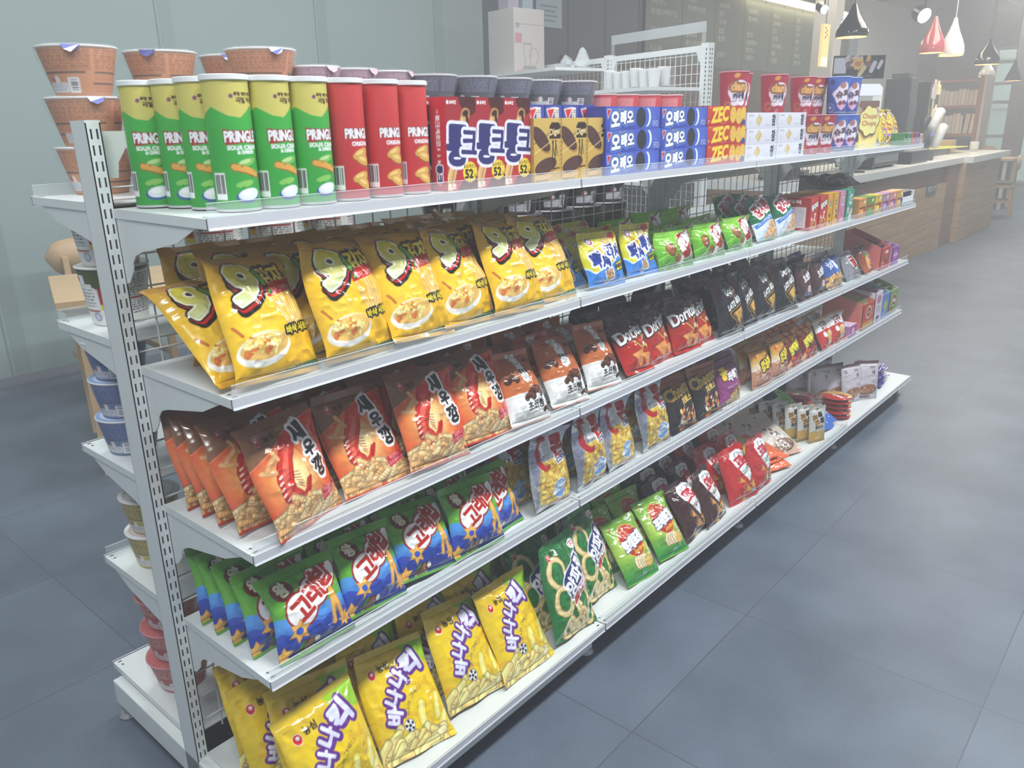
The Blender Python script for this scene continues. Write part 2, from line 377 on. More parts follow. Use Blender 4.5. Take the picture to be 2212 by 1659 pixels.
def turned(name, prof, art, n=120, nz=60, m=None, reps=1, a0=0., parent=None, metal=0.):
    """printed cup or can wall: prof = [(radius, z)...]; the art starts at the back and its middle faces -y"""
    m = m or CARD; pr = np.array(prof); L = np.concatenate([[0], np.cumsum(np.hypot(*np.diff(pr, axis=0).T))]); tt = np.linspace(0, L[-1], nz)
    r = np.interp(tt, L, pr[:, 0])[:, None]; z = np.interp(tt, L, pr[:, 1])[:, None]; a = np.linspace(-PI, PI, n)[None]+a0
    V = np.stack([r*np.sin(a), -r*np.cos(a), z+0*a], -1).reshape(-1, 3); u = ((np.linspace(0, 1, n)*reps) % 1.0)[None]; v = (tt/L[-1])[:, None]
    return obj(name, nmesh(name, V, grid_faces(n, nz), art.sample(u+0*v, v+0*u).reshape(-1, 4), m), parent)
def disc_part(name, parent, prof, m, n=40, sm=True):
    return MB().lathe(prof, m, n).build(name, parent, angle=35)
def cup(name, r0, r1, h, art, lidm, rimm, reps=2, n=130, nz=50, film=True, tab=None, ta=0.4, lidart=None):
    o = turned(name, [(r0*.97, 0), (r0, .004), (r1, h)], art, n, nz, reps=reps)
    disc_part('base', o, [(r0*.96, .0008), (r0*.96, .003)], rimm, 32)
    if lidart is None: disc_part('lid', o, [(r1*.99, h), (r1*1.01, h+.0012), (r1*.2, h+.002)], lidm)
    else:
        k = 60; rr = np.linspace(.02, 1, 24)[:, None]; a = np.linspace(0, 2*PI, k)[None]; x, y = rr*np.cos(a), rr*np.sin(a)
        obj('lid', nmesh('lid', np.stack([x*r1*1.01, y*r1*1.01, h+.0015+0*x], -1).reshape(-1, 3), grid_faces(k, 24, True), lidart.sample((x+1)/2, (y+1)/2).reshape(-1, 4), CARD), o)
    MB().lathe([(r1*.985, h-.003), (r1*1.03, h-.002), (r1*1.04, h+.0004), (r1*1.0, h+.0016)], rimm, 48, cap=False).build('rim', o, sm=True)
    if tab:
        c, s_ = math.sin(ta), -math.cos(ta); P = []; w = .016
        for dx, dr, dz in ((-w, 0, .001), (w, 0, .001), (w*.7, .004, -.008), (0, .005, -.013), (-w*.7, .004, -.008)):
            P.append((c*(r1*1.035+dr)-s_*dx, s_*(r1*1.035+dr)+c*dx, h+dz))
        n0 = len(P); Q = [(p[0]-c*.0008, p[1]-s_*.0008, p[2]) for p in P]
        b = MB(); b.add(P+Q, [tuple(range(n0)), tuple(range(n0, 2*n0))[::-1]]+[(i, n0+i, n0+(i+1) % n0, (i+1) % n0) for i in range(n0)], tab); b.build('peel_tab', o)
    if film:
        MB().lathe([(r0*1.02, .002), (r0*1.05, .01), (r1*1.035, h*.8), (r1*1.06, h*.99), (r1*1.02, h+.004), (r1*.6, h+.003)], WRAP, 36, cap=False).build('shrink_film', o, sm=True)
    return o
def M(x, y, z, yaw=0., lean=0., roll=0., w=0.):
    """standing place: lean tips the top away from the front, roll tips it sideways; w = pack width, to rest its lower corner on the shelf"""
    m = Matrix.Rotation(R(yaw), 4, 'Z') @ Matrix.Rotation(R(-lean), 4, 'X') @ Matrix.Rotation(R(roll), 4, 'Y')
    lift = abs(math.sin(R(roll)))*w/2*math.cos(R(lean))
    return Matrix.Translation((x, y, z+lift+.0008)) @ m
# ------------------------------------------------------------------ the printing of every pack
K = (.08, .07, .08); WH = (.97, .97, .97)
def egg(a, x, y, r=.035, rim=WH):                      # small red company mark
    return a.ell(x, y, r*1.12, r*1.3, rim).ell(x, y, r, r*1.18, (.82, .12, .16)).ell(x+r*.1, y+r*.3, r*.42, r*.5, WH, 20)
def art_gamja():
    a = Art(1.247, 150, (.95, .74, .13), 3).vgrad((.96, .77, .14), (.80, .60, .20), .75, 1.2).vgrad((.80, .60, .20), (.74, .55, .2), 1.16, 1.247)
    a.rad(.3, .45, .5, .5, (1, .86, .3), 1.4)
    for x, rt in ((.64, 14), (.72, 4), (.80, -5), (.87, -13), (.76, 9)):               # baked sticks
        c, s_ = math.cos(R(90+rt)), math.sin(R(90+rt)); P = [(x-c*.1, .46), (x+c*.42, .46+s_*.40)]
        a.line(P, .068, (.80, .56, .24)).line(P, .056, (.98, .86, .56)).line(P, .02, (.9, .68, .34)); a.ell(P[1][0], P[1][1], .034, .02, (.86, .64, .34), rt)
    a.poly([(.46, .0), (1, .0), (1, .12), (.8, .10), (.46, .055)], (.22, .45, .22)).rect(.0, 0, 1, .05, (.9, .7, .2)).lines(.6, .055, .95, .085, 2, WH)
    a.ell(.33, .285, .3, .155, (.98, .97, .93), 8).ell(.34, .31, .275, .12, (.92, .74, .40), 8)
    a.chips(.12, .55, .25, .38, 46, .04, [(.98, .86, .48), (.93, .72, .34), (.99, .92, .62), (.86, .46, .25)])
    a.line([(.06, .52), (.12, .43)], .03, (.78, .45, .2))
    a.t('감자', .72, 1.0, .2, (.97, .80, .16), rot=4, ol=[(.035, (.22, .16, .06))], bold=.05, sx=.85, c2=(.99, .93, .5))
    a.poly([(.5, .83), (.99, .90), (.99, .98), (.53, .9)], (.75, .16, .12)).poly([(.52, .76), (.99, .86), (.99, .93), (.5, .84)], (.80, .15, .12)).t('감자그라탕맛', .755, .853, .062, WH, rot=10, sx=.92, bold=.03)
    for dx, dy, c, e in ((.012, -.055, (.13, .09, .05), .05), (.008, -.035, (.78, .14, .12), .028), (0, 0, (.13, .09, .05), .032), (0, 0, (.99, .98, .88), .014)):
        a.t('9', .30+dx, .92+dy, .42, c, rot=-14, ol=[(e, c)], bold=.06, sx=1.12)
    a.t('9', .30, .92, .42, (.88, .80, .16), rot=-14, bold=.05, sx=1.12, c2=(.82, .87, .72))
    a.line([(.50, 1.04), (.545, .90)], .085, (.13, .12, .05)).line([(.50, 1.04), (.542, .91)], .055, (.42, .68, .20)).ell(.565, .82, .032, .032, (.13, .12, .05)).ell(.565, .82, .022, .022, (.42, .68, .20))
    a.t('바삭 사르르', .80, .44, .075, (.97, .88, .15), rot=8, ol=[(.02, K)], bold=.05); egg(a, .2, 1.16, .02, (.95, .75, .2))
    return a.mott(.03)
def art_saeu():
    a = Art(1.206, 150, (.86, .30, .18), 4).vgrad((.88, .32, .18), (.80, .22, .15), .35, 1.206)
    a.rad(.40, .56, .52, .48, (1, .86, .45), .9).rad(.42, .55, .3, .3, (1, .95, .72), 1.1)
    a.poly([(0, 1.206), (1, 1.206), (1, 1.12), (.62, 1.06), (.30, .92), (0, .78)], (.52, .36, .25)).line([(0, .78), (.30, .92), (.62, 1.06), (1, 1.12)], .012, (.95, .5, .35))
    a.rect(0, 1.12, 1, 1.206, (.50, .34, .24)); egg(a, .17, 1.02, .036); a.t('농심', .31, 1.03, .06, (.16, .1, .08), rot=6)
    P = [(.46, .90), (.40, .80), (.33, .68), (.27, .55), (.26, .43), (.33, .36)]        # shrimp
    for w, c in ((.19, (.58, .09, .08)), (.168, (.83, .19, .15)), (.07, (.93, .42, .34))): a.line(P, w, c)
    for i in range(6):
        x, y = [(.30, .62), (.27, .56), (.255, .50), (.255, .44), (.29, .385), (.35, .35)][i]; a.line([(x-.075, y-.012), (x-.04, y+.006)], .022, (.98, .86, .78)); a.line([(x-.085, y-.03), (x+.07, y+.004)], .009, (.58, .09, .08))
    a.line([(.46, .90), (.505, .96)], .06, (.83, .2, .16)).line([(.33, .35), (.42, .33), (.50, .39), (.54, .47)], .07, (.83, .2, .16)).line([(.50, .39), (.57, .50)], .035, (.7, .14, .1))
    for i in range(6): a.line([(.36+.01*i, .62-.03*i), (.46, .60-.035*i)], .008, (.62, .1, .09))
    for q in ((.44, .88, .2, .62), (.46, .9, .62, .72), (.44, .9, .15, .8)): a.line([(q[0], q[1]), ((q[0]+q[2])/2, q[3]+.12), (q[2], q[3])], .006, (.7, .15, .12))
    for x, y, r_ in ((.26, .86, -65), (.15, .70, -20), (.60, .60, 80), (.2, .78, 40)):
        c, s_ = math.cos(R(r_))*.07, math.sin(R(r_))*.07; a.line([(x-c, y-s_), (x+c, y+s_)], .052, (.78, .50, .30)).line([(x-c, y-s_), (x+c, y+s_)], .042, (.95, .76, .52))
        for q in np.linspace(-1, 1, 7): a.line([(x+c*q-s_*.25, y+s_*q+c*.25), (x+c*q+s_*.25, y+s_*q-c*.25)], .006, (.8, .55, .35))
    a.pile(.02, .98, .04, lambda x: .31-.25*(x-.45)**2-.03*x, 50, .26, .062, [(.95, .76, .52), (.93, .70, .45), (.97, .82, .60)], .007)
    for i, (ch, x, y, h) in enumerate((('새', .66, .96, .20), ('우', .745, .755, .17), ('깡', .80, .545, .20))): a.t(ch, x, y, h, K, rot=10, ol=[(.03, WH)], bold=.06, sx=1.05)
    a.poly([(.66, .30), (.95, .35), (.97, .25), (.68, .18)], (.80, .13, .2)).t('매콤하고', .8, .30, .045, WH, rot=9).t('고소한맛스낵!', .82, .245, .045, WH, rot=9)
    a.t('Prawn Cracker', .865, .83, .035, (.95, .8, .7), rot=-80); a.rect(0, 0, 1, .03, (.75, .2, .15))
    return a.mott(.04)
def art_choco():
    a = Art(1.27, 120, (.74, .40, .22), 5).vgrad((.78, .44, .24), (.66, .34, .2), .5, 1.27).rect(0, 0, 1, .50, (.95, .95, .94))
    a.poly([(.42, 1.2), (.64, 1.2), (.66, .70), (.55, .64), (.46, .70)], (.93, .93, .92)).blob(.53, 1.09, .105, (.93, .93, .92), 10, .08).ring(.53, 1.09, .09, .09, .012, (.12, .1, .1)).t('빵부장', .56, .86, .085, K, rot=-2)
    a.lines(.5, .72, .62, .80, 4, (.3, .3, .3))
    for x, y, s_ in ((.22, .76, .15), (.68, .50, .22), (.9, .16, .1), (.84, 1.06, .09), (.50, .42, .14)):
        for i in range(5):
            t = (i-2)/2; a.ell(x+t*s_*.62, y-.32*s_*t*t+.02, s_*.42, s_*.33, (.17, .09, .06), 15+t*20).ell(x+t*s_*.6, y-.32*s_*t*t+.03, s_*.37, s_*.28, (.33, .17, .10), 15+t*20).ell(x+t*s_*.58-.01, y-.32*s_*t*t+.05, s_*.2, s_*.1, (.50, .29, .19), 15)
    a.t('초코빵', .62, .27, .15, K, rot=4, bold=.03).t('Chocolate bread', .60, .165, .05, (.35, .3, .28), rot=4).lines(.1, .08, .4, .16, 4, (.5, .5, .5)); egg(a, .16, 1.15, .025, (.8, .5, .3)); a.rect(0, 0, 1, .035, (.7, .4, .25))
    return a.mott(.04)
def art_dorired():
    a = Art(1.133, 110, (.72, .15, .11), 6).vgrad((.76, .17, .12), (.58, .10, .09), .2, .75).vgrad((.30, .09, .08), (.14, .08, .08), .72, 1.133)
    a.poly([(.18, .70), (.98, .86), (.86, .55), (.70, .38), (.62, .5), (.3, .62)], (.12, .08, .08)).rad(.55, .66, .5, .25, (.9, .3, .12), 1.5)
    a.poly([(.44, .57), (.90, .74), (.64, .40)], (.45, .26, .1)).poly([(.49, .565), (.80, .68), (.63, .46)], (.75, .18, .12)).line([(.44, .57), (.62, .42), (.84, .93)], .028, (.86, .68, .36))
    a.t('Doritos', .50, .76, .225, WH, rot=12, ol=[(.024, (.1, .06, .06))], bold=.04, sx=.92)
    for P in ([(.2, .35), (.63, .42), (.52, .08)], [(.55, .33), (.83, .32), (.74, .05)]):
        a.poly(P, (.58, .30, .14)).poly([((p[0]-.45)*.93+.45+.004, (p[1]-.25)*.92+.25) for p in P], (.92, .62, .34)); c = np.mean(P, 0); a.chips(c[0]-.1, c[0]+.1, c[1]-.06, c[1]+.08, 14, .018, [(.95, .7, .42), (.82, .46, .22)])
    a.poly([(.66, .52), (.82, .55), (.80, .46), (.68, .44)], (.93, .93, .93)).ell(.87, .46, .05, .04, (.95, .78, .2)).t('EXTREMELY', .52, .99, .04, (.7, .68, .66), rot=8).t('CRISPY', .62, .945, .04, (.7, .68, .66), rot=8)
    return a.mott(.04)
def art_doriblack():
    a = Art(1.226, 110, (.12, .11, .13), 7).vgrad((.12, .11, .13), (.16, .13, .15), .5, 1.226).vgrad((.16, .13, .15), (.45, .17, .13), .9, 1.226, 0, .4).poly([(0, .75), (.28, 1.226), (0, 1.226)], (.38, .16, .13))
    for i in range(6): a.line([(.12+.03*i, .62), (.22+.035*i, .98)], .006, (.3, .3, .36))
    a.t('Doritos', .63, .93, .16, (.88, .88, .88), rot=10, bold=.03, sx=.9).line([(.56, .80), (.60, .70), (.72, .90)], .014, (.85, .6, .35))
    a.t('LATE NIGHT', .58, .65, .115, WH, rot=18, bold=.03, shear=.2, sx=.78)
    P = [(.30, .42), (.86, .60), (.70, .10)]
    for i, (w, c) in enumerate(((.05, (.10, .09, .1)), (.02, (.86, .66, .30)))): a.line(P+[P[0]], w+.06, c); a.line(P+[P[0]], w+.03, (.1, .09, .1))
    a.poly([(.40, .42), (.79, .55), (.68, .18)], (.62, .40, .12)).poly([(.42, .42), (.78, .535), (.68, .20)], (.90, .70, .28)).chips(.55, .72, .3, .5, 22, .02, [(.96, .8, .42), (.80, .58, .2)])
    for i in range(4): a.ring(.90-.01*i, .23+.06*i, .035, .025, .010, (.82, .62, .26), 30*i)
    a.t('치킨맛', .90, .46, .05, WH, rot=18)
    return a.mott(.05)
def art_whale():
    a = Art(1.02, 150, (.30, .62, .90), 8).vgrad((.16, .26, .66), (.34, .62, .90), .04, .46).vgrad((.40, .70, .22), (.36, .62, .20), .5, 1.02)
    P = [(0, .53)]+[(x, .50+.025*math.sin(x*38)-.03*x) for x in np.linspace(0, 1, 60)]+[(1, .40), (0, .40)]; a.poly(P, (.33, .62, .90))
    P = [(x, .33+.02*math.sin(x*30)) for x in np.linspace(0, 1, 50)]+[(1, 0), (0, 0)]; a.poly(P, (.18, .30, .70)).vgrad((.14, .2, .56), (.18, .30, .70), .03, .3)
    a.poly([(.23+.13*(1+.08*(i % 2))*math.cos(t), .80+.12*(1+.08*(i % 2))*math.sin(t)) for i, t in enumerate(np.linspace(0, 2*PI, 56, endpoint=False))], (.42, .08, .07)).t('왕', .23, .815, .155, (.95, .93, .8), rot=14, bold=.06)
    for x, y, r in ((.36, .53, .2), (.575, .655, .175), (.775, .80, .19)): a.ell(x, y, r+.03, r*.88+.03, (.62, .1, .09), 20)
    for x, y, r in ((.36, .53, .2), (.575, .655, .175), (.775, .80, .19)): a.ell(x, y, r+.006, r*.88+.006, (.97, .96, .95), 20)
    for ch, x, y, h in (('고', .36, .53, .22), ('래', .575, .66, .25), ('밥', .775, .80, .26)): a.t(ch, x, y, h, (.72, .14, .10), rot=22, bold=.055)
    def star(x, y, r, n, c0=(.80, .52, .2), c1=(.95, .72, .34)):
        for k, c in ((1.12, c0), (1, c1)): a.poly([(x+r*k*(1 if i % 2 == 0 else .52)*math.cos(t), y+r*k*(1 if i % 2 == 0 else .52)*math.sin(t)) for i, t in enumerate(np.linspace(.3, .3+2*PI, n*2, endpoint=False))], c)
    star(.26, .31, .13, 6); a.ell(.26, .31, .045, .04, (.2, .34, .74)); star(.90, .19, .1, 7); star(.06, .1, .1, 5)
    a.line([(.80, .60), (.74, .22)], .075, (.82, .54, .22)).line([(.80, .60), (.88, .20)], .075, (.82, .54, .22)).line([(.80, .60), (.74, .22)], .055, (.95, .72, .34)).line([(.80, .60), (.88, .20)], .055, (.95, .72, .34))
    
    a.ell(.34, .10, .13, .085, (.34, .18, .12), 10).ell(.36, .12, .06, .04, (.52, .30, .2), 10).ell(.47, .13, .035, .035, (.94, .9, .84)).ell(.27, .145, .055, .022, (.25, .5, .2), 40).t('볶음양념맛', .33, .055, .045, WH, rot=6).lines(.62, .2, .7, .23, 1, WH)
    a.rect(0, 0, 1, .045, (.42, .70, .24)).rect(0, .9, 1, 1.02, (.38, .64, .22)); a.t('오리온', .62, .92, .04, (.5, .2, .14), rot=14)
    for y in (.01, .022, .034): a.rect(0, y, 1, y+.003, (.34, .6, .2))
    return a.mott(.03)
def art_corn():
    a = Art(1.3, 120, (.80, .81, .84), 9); a.A[..., 3] = .25
    a.poly([(.12, .10), (.93, .06), (.97, .72), (.86, .84), (.2, .80), (.08, .5)], (.86, .74, .34)).mott(.12, 26)
    a.chips(.16, .9, .1, .62, 120, .085, [(.90, .76, .36), (.86, .68, .28), (.93, .82, .46)]); a.chips(.2, .85, .6, .76, 130, .018, [(.86, .66, .18), (.70, .46, .12), (.93, .8, .34)])
    a.poly([(.30, .86), (.86, .86), (.9, 1.2), (.3, 1.2)], (.84, .84, .85)).ring(.33, .93, .2, .26, .05, (.93, .93, .93), 0, 60, 290).ring(.33, .93, .19, .25, .1, (.72, .13, .16), 0, 75, 282).ring(.345, .93, .17, .23, .05, (.72, .13, .16), 0, 70, 290)
    a.t('콘', .70, .99, .34, (.75, .14, .17), rot=3, ol=[(.028, WH)], bold=.08, sx=1.05).t('CORN', .76, .775, .085, (.15, .16, .42), rot=5, ol=[(.02, WH)], bold=.06)
    a.ell(.60, .30, .185, .165, (.90, .93, .97)).ell(.60, .30, .17, .15, (.45, .62, .85)).ell(.60, .36, .1, .07, (.68, .8, .93)).poly([(.40, .22), (.81, .29), (.82, .385), (.40, .315)], (.92, .95, .98)).t('Original', .605, .303, .072, (.14, .24, .5), rot=9, bold=.03)
    for i in range(5): a.line([(.05+.02*i, .45), (.0+.02*i, 1.05)], .008, (.3, .32, .55))
    a.lines(.35, .03, .95, .075, 2, (.6, .2, .25))
    return a
def art_cheetos():
    a = Art(1.147, 110, (.13, .11, .12), 10).vgrad((.58, .30, .16), (.66, .36, .18), .86, 1.147).poly([(0, .9), (1, .82), (1, .75), (0, .8)], (.13, .11, .12))
    a.t('Cheetos', .52, .83, .24, (.86, .70, .32), rot=9, ol=[(.034, (.10, .08, .06))], bold=.06, sx=.92, c2=(.86, .68, .28)).t('치토스', .62, .61, .14, (.90, .76, .40), rot=9, ol=[(.02, (.1, .08, .06))], bold=.05)
    a.chips(.22, .92, .1, .46, 40, .055, [(.93, .90, .86), (.88, .62, .28), (.95, .80, .5), (.30, .2, .15), (.85, .36, .14)])
    for i in range(10): x, y, r = a.rng.uniform(.2, .9), a.rng.uniform(.12, .5), a.rng.uniform(0, 180); a.line([(x, y), (x+.09*math.cos(R(r)), y+.09*math.sin(R(r)))], .03, (.88, .70, .40))
    a.line([(.3, .03), (.6, .09), (.95, .07)], .035, (.85, .42, .12)); return a.mott(.04)
def art_banana():
    a = Art(1.292, 150, (.96, .82, .12), 11).vgrad((.97, .83, .12), (.86, .72, .16), .8, 1.292)
    for i in range(14): x, y, r = a.rng.uniform(.05, .95), a.rng.uniform(.1, 1.1), a.rng.uniform(0, 360); a.ring(x, y, .09, .06, .05, (.93, .74, .12), r, 20, 170)
    a.poly([(.60, 1.22), (1, 1.22), (1, .92), (.86, 1.0), (.72, 1.06)], (.62, .80, .18)).rad(.9, 1.12, .3, .2, (.62, .82, .2), .6); a.rect(0, 1.22, 1, 1.292, (.82, .70, .18))
    egg(a, .18, 1.02, .045); a.t('농심', .345, 1.06, .085, (.2, .14, .05), rot=2, bold=.05)
    L = (('바', .28, .50, .19, 62), ('나', .335, .70, .19, 48), ('나', .475, .875, .20, 36), ('킥', .70, .985, .27, 20))
    for ch, x, y, h, r in L: a.t(ch, x+.006, y-.008, h, (.40, .18, .56), rot=r, ol=[(.034, (.40, .18, .56))], bold=.06)
    for ch, x, y, h, r in L: a.t(ch, x, y, h, (.97, .97, 1), rot=r, bold=.065, c2=(.86, .86, .97))
    a.arc('바나나맛 그대로!!', .72, .42, .27, 170, 92, .045, (.35, .25, .1))
    for x, y, r, l in ((.62, .40, 70, .2), (.84, .42, 55, .22), (.88, .22, 40, .2)):                # peeled bananas
        c, s_ = math.cos(R(r))*l, math.sin(R(r))*l; P = [(x, y-.12), (x+c*.1, y), (x+c*.5, y+s_*.6)]; a.line(P, .115, (.86, .66, .1)).line(P, .095, (.98, .90, .34)).line(P, .04, (1, .97, .66))
    a.ell(.42, .34, .075, .075, (.15, .15, .15)).ell(.42, .34, .07, .07, WH)
    for t in range(5): a.ell(.42+.048*math.cos(t*1.257+.4), .34+.048*math.sin(t*1.257+.4), .018, .018, (.12, .12, .12))
    a.ell(.42, .34, .02, .02, (.12, .12, .12)).ell(.63, .22, .085, .07, (.45, .72, .22), 25).ell(.66, .24, .05, .035, WH, 25).line([(.55, .18), (.72, .16)], .018, WH)
    a.pile(.1, .98, .03, lambda x: .10+.09*x, 26, .30, .085, [(.97, .88, .58), (.95, .83, .5), (.98, .92, .68)]); a.pile(.02, .3, .03, lambda x: .30, 6, .28, .085, [(.97, .88, .56)], None, 30, 40)
    return a.mott(.03)
def art_onion():
    a = Art(1.393, 150, (.12, .46, .22), 12).vgrad((.14, .50, .22), (.13, .42, .22), 0, 1.393)
    for i in range(40): x = a.rng.uniform(0, 1); a.line([(x, a.rng.uniform(.8, 1.1)), (x+.03, a.rng.uniform(1.1, 1.39))], .012, (.2, .55, .28))
    def ringo(x, y, rx, ry, r): a.ring(x, y, rx, ry, .085, (.62, .45, .22), r).ring(x, y, rx, ry, .07, (.93, .82, .54), r).ring(x-.008, y+.01, rx, ry, .025, (.98, .92, .72), r)
    for q in ((.26, .95, .16, .21, 12), (.24, .56, .14, .18, -10), (.66, .42, .17, .2, 30), (.44, .30, .13, .2, -20), (.30, .16, .12, .13, 10), (.62, .16, .1, .17, 12), (.86, .2, .09, .16, -12), (.52, .12, .13, .1, 0)): ringo(*q)
    a.poly([(.27, .78), (.32, .86), (1, 1.19), (1, .90), (.41, .50), (.36, .52)], (.93, .94, .96)).poly([(.30, .78), (.33, .84), (1, 1.165), (1, .87), (.42, .53), (.38, .55)], (.16, .18, .44))
    a.poly([(.41, .56), (1, .89), (1, .72), (.46, .40)], (.93, .94, .96)).poly([(.43, .54), (1, .86), (1, .745), (.47, .43)], (.82, .2, .2))
    for ch, x, y in (('양', .44, .695), ('파', .64, .815), ('링', .84, .935)): a.t(ch, x, y, .235, WH, rot=31, bold=.05, sx=.95)
    a.t('Original', .72, .65, .105, WH, rot=31, bold=.05, shear=.1, sx=.95).ell(.86, 1.20, .075, .07, WH, 10).ring(.835, 1.2, .025, .028, .012, (.7, .1, .15)).ring(.885, 1.21, .025, .028, .012, (.7, .1, .15))
    egg(a, .17, 1.20, .04); a.t('농심', .30, 1.24, .065, (.06, .2, .1), rot=8)
    for x, y, r in ((.80, .52, .04), (.93, .48, .025), (.85, .36, .03)): a.poly([(x+r*(1 if i % 2 == 0 else .3)*math.cos(t), y+r*(1 if i % 2 == 0 else .3)*math.sin(t)) for i, t in enumerate(np.linspace(0, 2*PI, 8, endpoint=False))], (.95, .82, .2))
    a.rect(0, 1.33, 1, 1.393, (.14, .52, .24)); return a.mott(.05)
def art_potchip():
    a = Art(1.319, 140, (.55, .75, .25), 13).vgrad((.10, .52, .22), (.66, .82, .30), .02, .55).vgrad((.66, .82, .30), (.45, .65, .22), .55, 1.319)
    a.rad(.3, .75, .4, .3, (.85, .93, .5), 1.2).ell(.50, .80, .31, .36, (.86, .62, .3), -8).ell(.50, .80, .285, .335, (.72, .2, .14), -8).rad(.45, .9, .26, .26, (.85, .34, .2), 1.2)
    a.arc('SINCE 1980', .50, .82, .25, 140, 50, .05, (.95, .86, .6)).t('포테토칩', .52, .77, .225, WH, rot=13, ol=[(.026, (.28, .27, .3)), (.012, (.80, .81, .86))], bold=.05, sx=.74, shear=.15)
    a.t('ORIGINAL', .60, .585, .062, (.96, .78, .22), rot=13, bold=.04).t('오리지널', .62, .525, .042, (.96, .78, .22), rot=13)
    for i in range(4): a.ell(.38+.075*i, .35-.004*i, .09, .13, (.72, .45, .2), 8).ell(.385+.075*i, .355-.004*i, .083, .125, (.96, .91, .74), 8)
    a.ell(.77, .32, .17, .13, (.78, .56, .2), 20).ell(.77, .33, .16, .115, (.95, .80, .42), 20).chips(.66, .88, .26, .42, 12, .06, [(.96, .82, .46), (.93, .76, .36)])
    a.ell(.88, .52, .105, .125, (.95, .91, .7), -8).t('국산', .88, .58, .05, (.25, .35, .1)).t('100%', .88, .52, .04, (.25, .35, .1)).t('햇감자', .88, .46, .05, (.25, .35, .1))
    a.poly([(.45, .16), (.62, .18), (.60, .07), (.46, .06)], (.2, .62, .36)).lines(.47, .08, .59, .15, 3, (.8, .93, .8)).ell(.80, 1.20, .075, .065, (.9, .95, .85)).ring(.775, 1.2, .024, .028, .012, (.3, .45, .15)).ring(.825, 1.205, .024, .028, .012, (.3, .45, .15))
    egg(a, .14, 1.16, .028, (.6, .8, .3)); a.t('농심', .24, 1.175, .05, (.15, .25, .06)); a.rect(0, 1.26, 1, 1.319, (.5, .7, .24)); return a.mott(.03)
def art_cone(bg, dark, sub, seed):
    a = Art(1.2, 120, bg, seed).vgrad(bg, dark, .5, 1.2)
    a.poly([(.30, .98), (.42, 1.08), (.75, 1.10), (.98, 1.0), (.94, .70), (.80, .48), (.66, .38), (.50, .60), (.34, .82)], (.95, .96, .97)).arc('소리까지 맛있다!', .64, .70, .33, 118, 62, .055, (.2, .28, .3))
    for ch, x, y in (('꼬', .50, .84), ('깔', .675, .87), ('콘', .83, .80)): a.t(ch, x, y, .20, (.78, .14, .2), rot=12, bold=.06, sx=.82)
    a.t(sub, .69, .63, .09, (.16, .45, .30) if seed == 15 else (.45, .25, .12), rot=12, bold=.03)
    for x, y, s_, r in ((.36, .50, .8, 150), (.50, .28, 1.15, 155), (.72, .36, .8, 140), (.45, .07, .7, 160)):
        c, n = np.array([math.cos(R(r)), math.sin(R(r))]), np.array([-math.sin(R(r)), math.cos(R(r))]); p = np.array([x, y]); tip = p-c*.26*s_; A_, B_ = p+n*.085*s_, p-n*.085*s_
        a.poly([tip, A_, B_], (.82, .56, .24))
        for q in np.linspace(.25, 1, 9): a.line([tip+(A_-tip)*q, tip+(B_-tip)*q-c*.01], .008, (.95, .74, .38))
        a.ell(x, y, .095*s_, .05*s_, (.93, .70, .34), r-90).ell(x, y, .078*s_, .038*s_, (.55, .28, .12), r-90)
    a.poly([(.70, .12), (.82, .20), (.93, .45), (.99, .40), (.99, .08), (.8, .05)], (.26, .36, .16)).line([(.78, .15), (.9, .36)], .07, (.93, .74, .25)).line([(.84, .12), (.97, .34)], .06, (.92, .8, .4)).t('OC', .84, .13, .09, WH, rot=12, ol=[(.02, (.15, .12, .1))], bold=.06)
    a.rect(0, 1.13, 1, 1.2, dark); a.lines(.1, 1.08, .5, 1.105, 1, WH); return a.mott(.04)
def art_ppusyeo():
    a = Art(.95, 120, (.88, .86, .22), 16).vgrad((.90, .88, .22), (.84, .80, .22), .5, .95)
    a.poly([(0, .34), (.14, .22), (.3, .27), (.45, .38), (.62, .36), (.8, .5), (1, .58), (1, 0), (0, 0)], (.25, .53, .86)).line([(0, .34), (.14, .22), (.3, .27), (.45, .38), (.62, .36), (.8, .5), (1, .58)], .02, (.9, .95, 1))
    for i, (ch, x, y) in enumerate((('뿌', .25, .43), ('셔', .43, .40), ('뿌', .64, .56), ('셔', .83, .57))): a.t(ch, x, y, .26 if i % 2 == 0 else .22, (.10, .13, .42), rot=17, ol=[(.035, WH)], bold=.07, c2=(.2, .34, .7))
    a.ell(.22, .78, .09, .08, WH).ring(.22, .78, .06, .055, .02, (.75, .12, .3)).ell(.72, .82, .2, .1, (.80, .70, .42), 20).ell(.86, .86, .1, .07, (.78, .18, .16), 15)
    a.poly([(.38, .24), (.62, .30), (.64, .10), (.44, .04)], WH).poly([(.40, .23), (.60, .28), (.62, .12), (.45, .06)], (.72, .56, .40)).chips(.43, .59, .1, .25, 50, .016, [(.88, .74, .54), (.6, .42, .28)])
    a.poly([(.68, .36), (.95, .42), (.94, .26), (.68, .2)], (.14, .13, .12)).poly([(.695, .345), (.935, .4), (.925, .275), (.695, .22)], (.92, .84, .2)).t('바베큐맛', .81, .31, .075, K, rot=12, bold=.04)
    a.arc('생각대로 뿌셔먹자!', .1, .3, .42, 70, 30, .05, (.75, .2, .2)).t('내맘대로', .2, .62, .05, (.3, .3, .1), rot=17); return a.mott(.04)
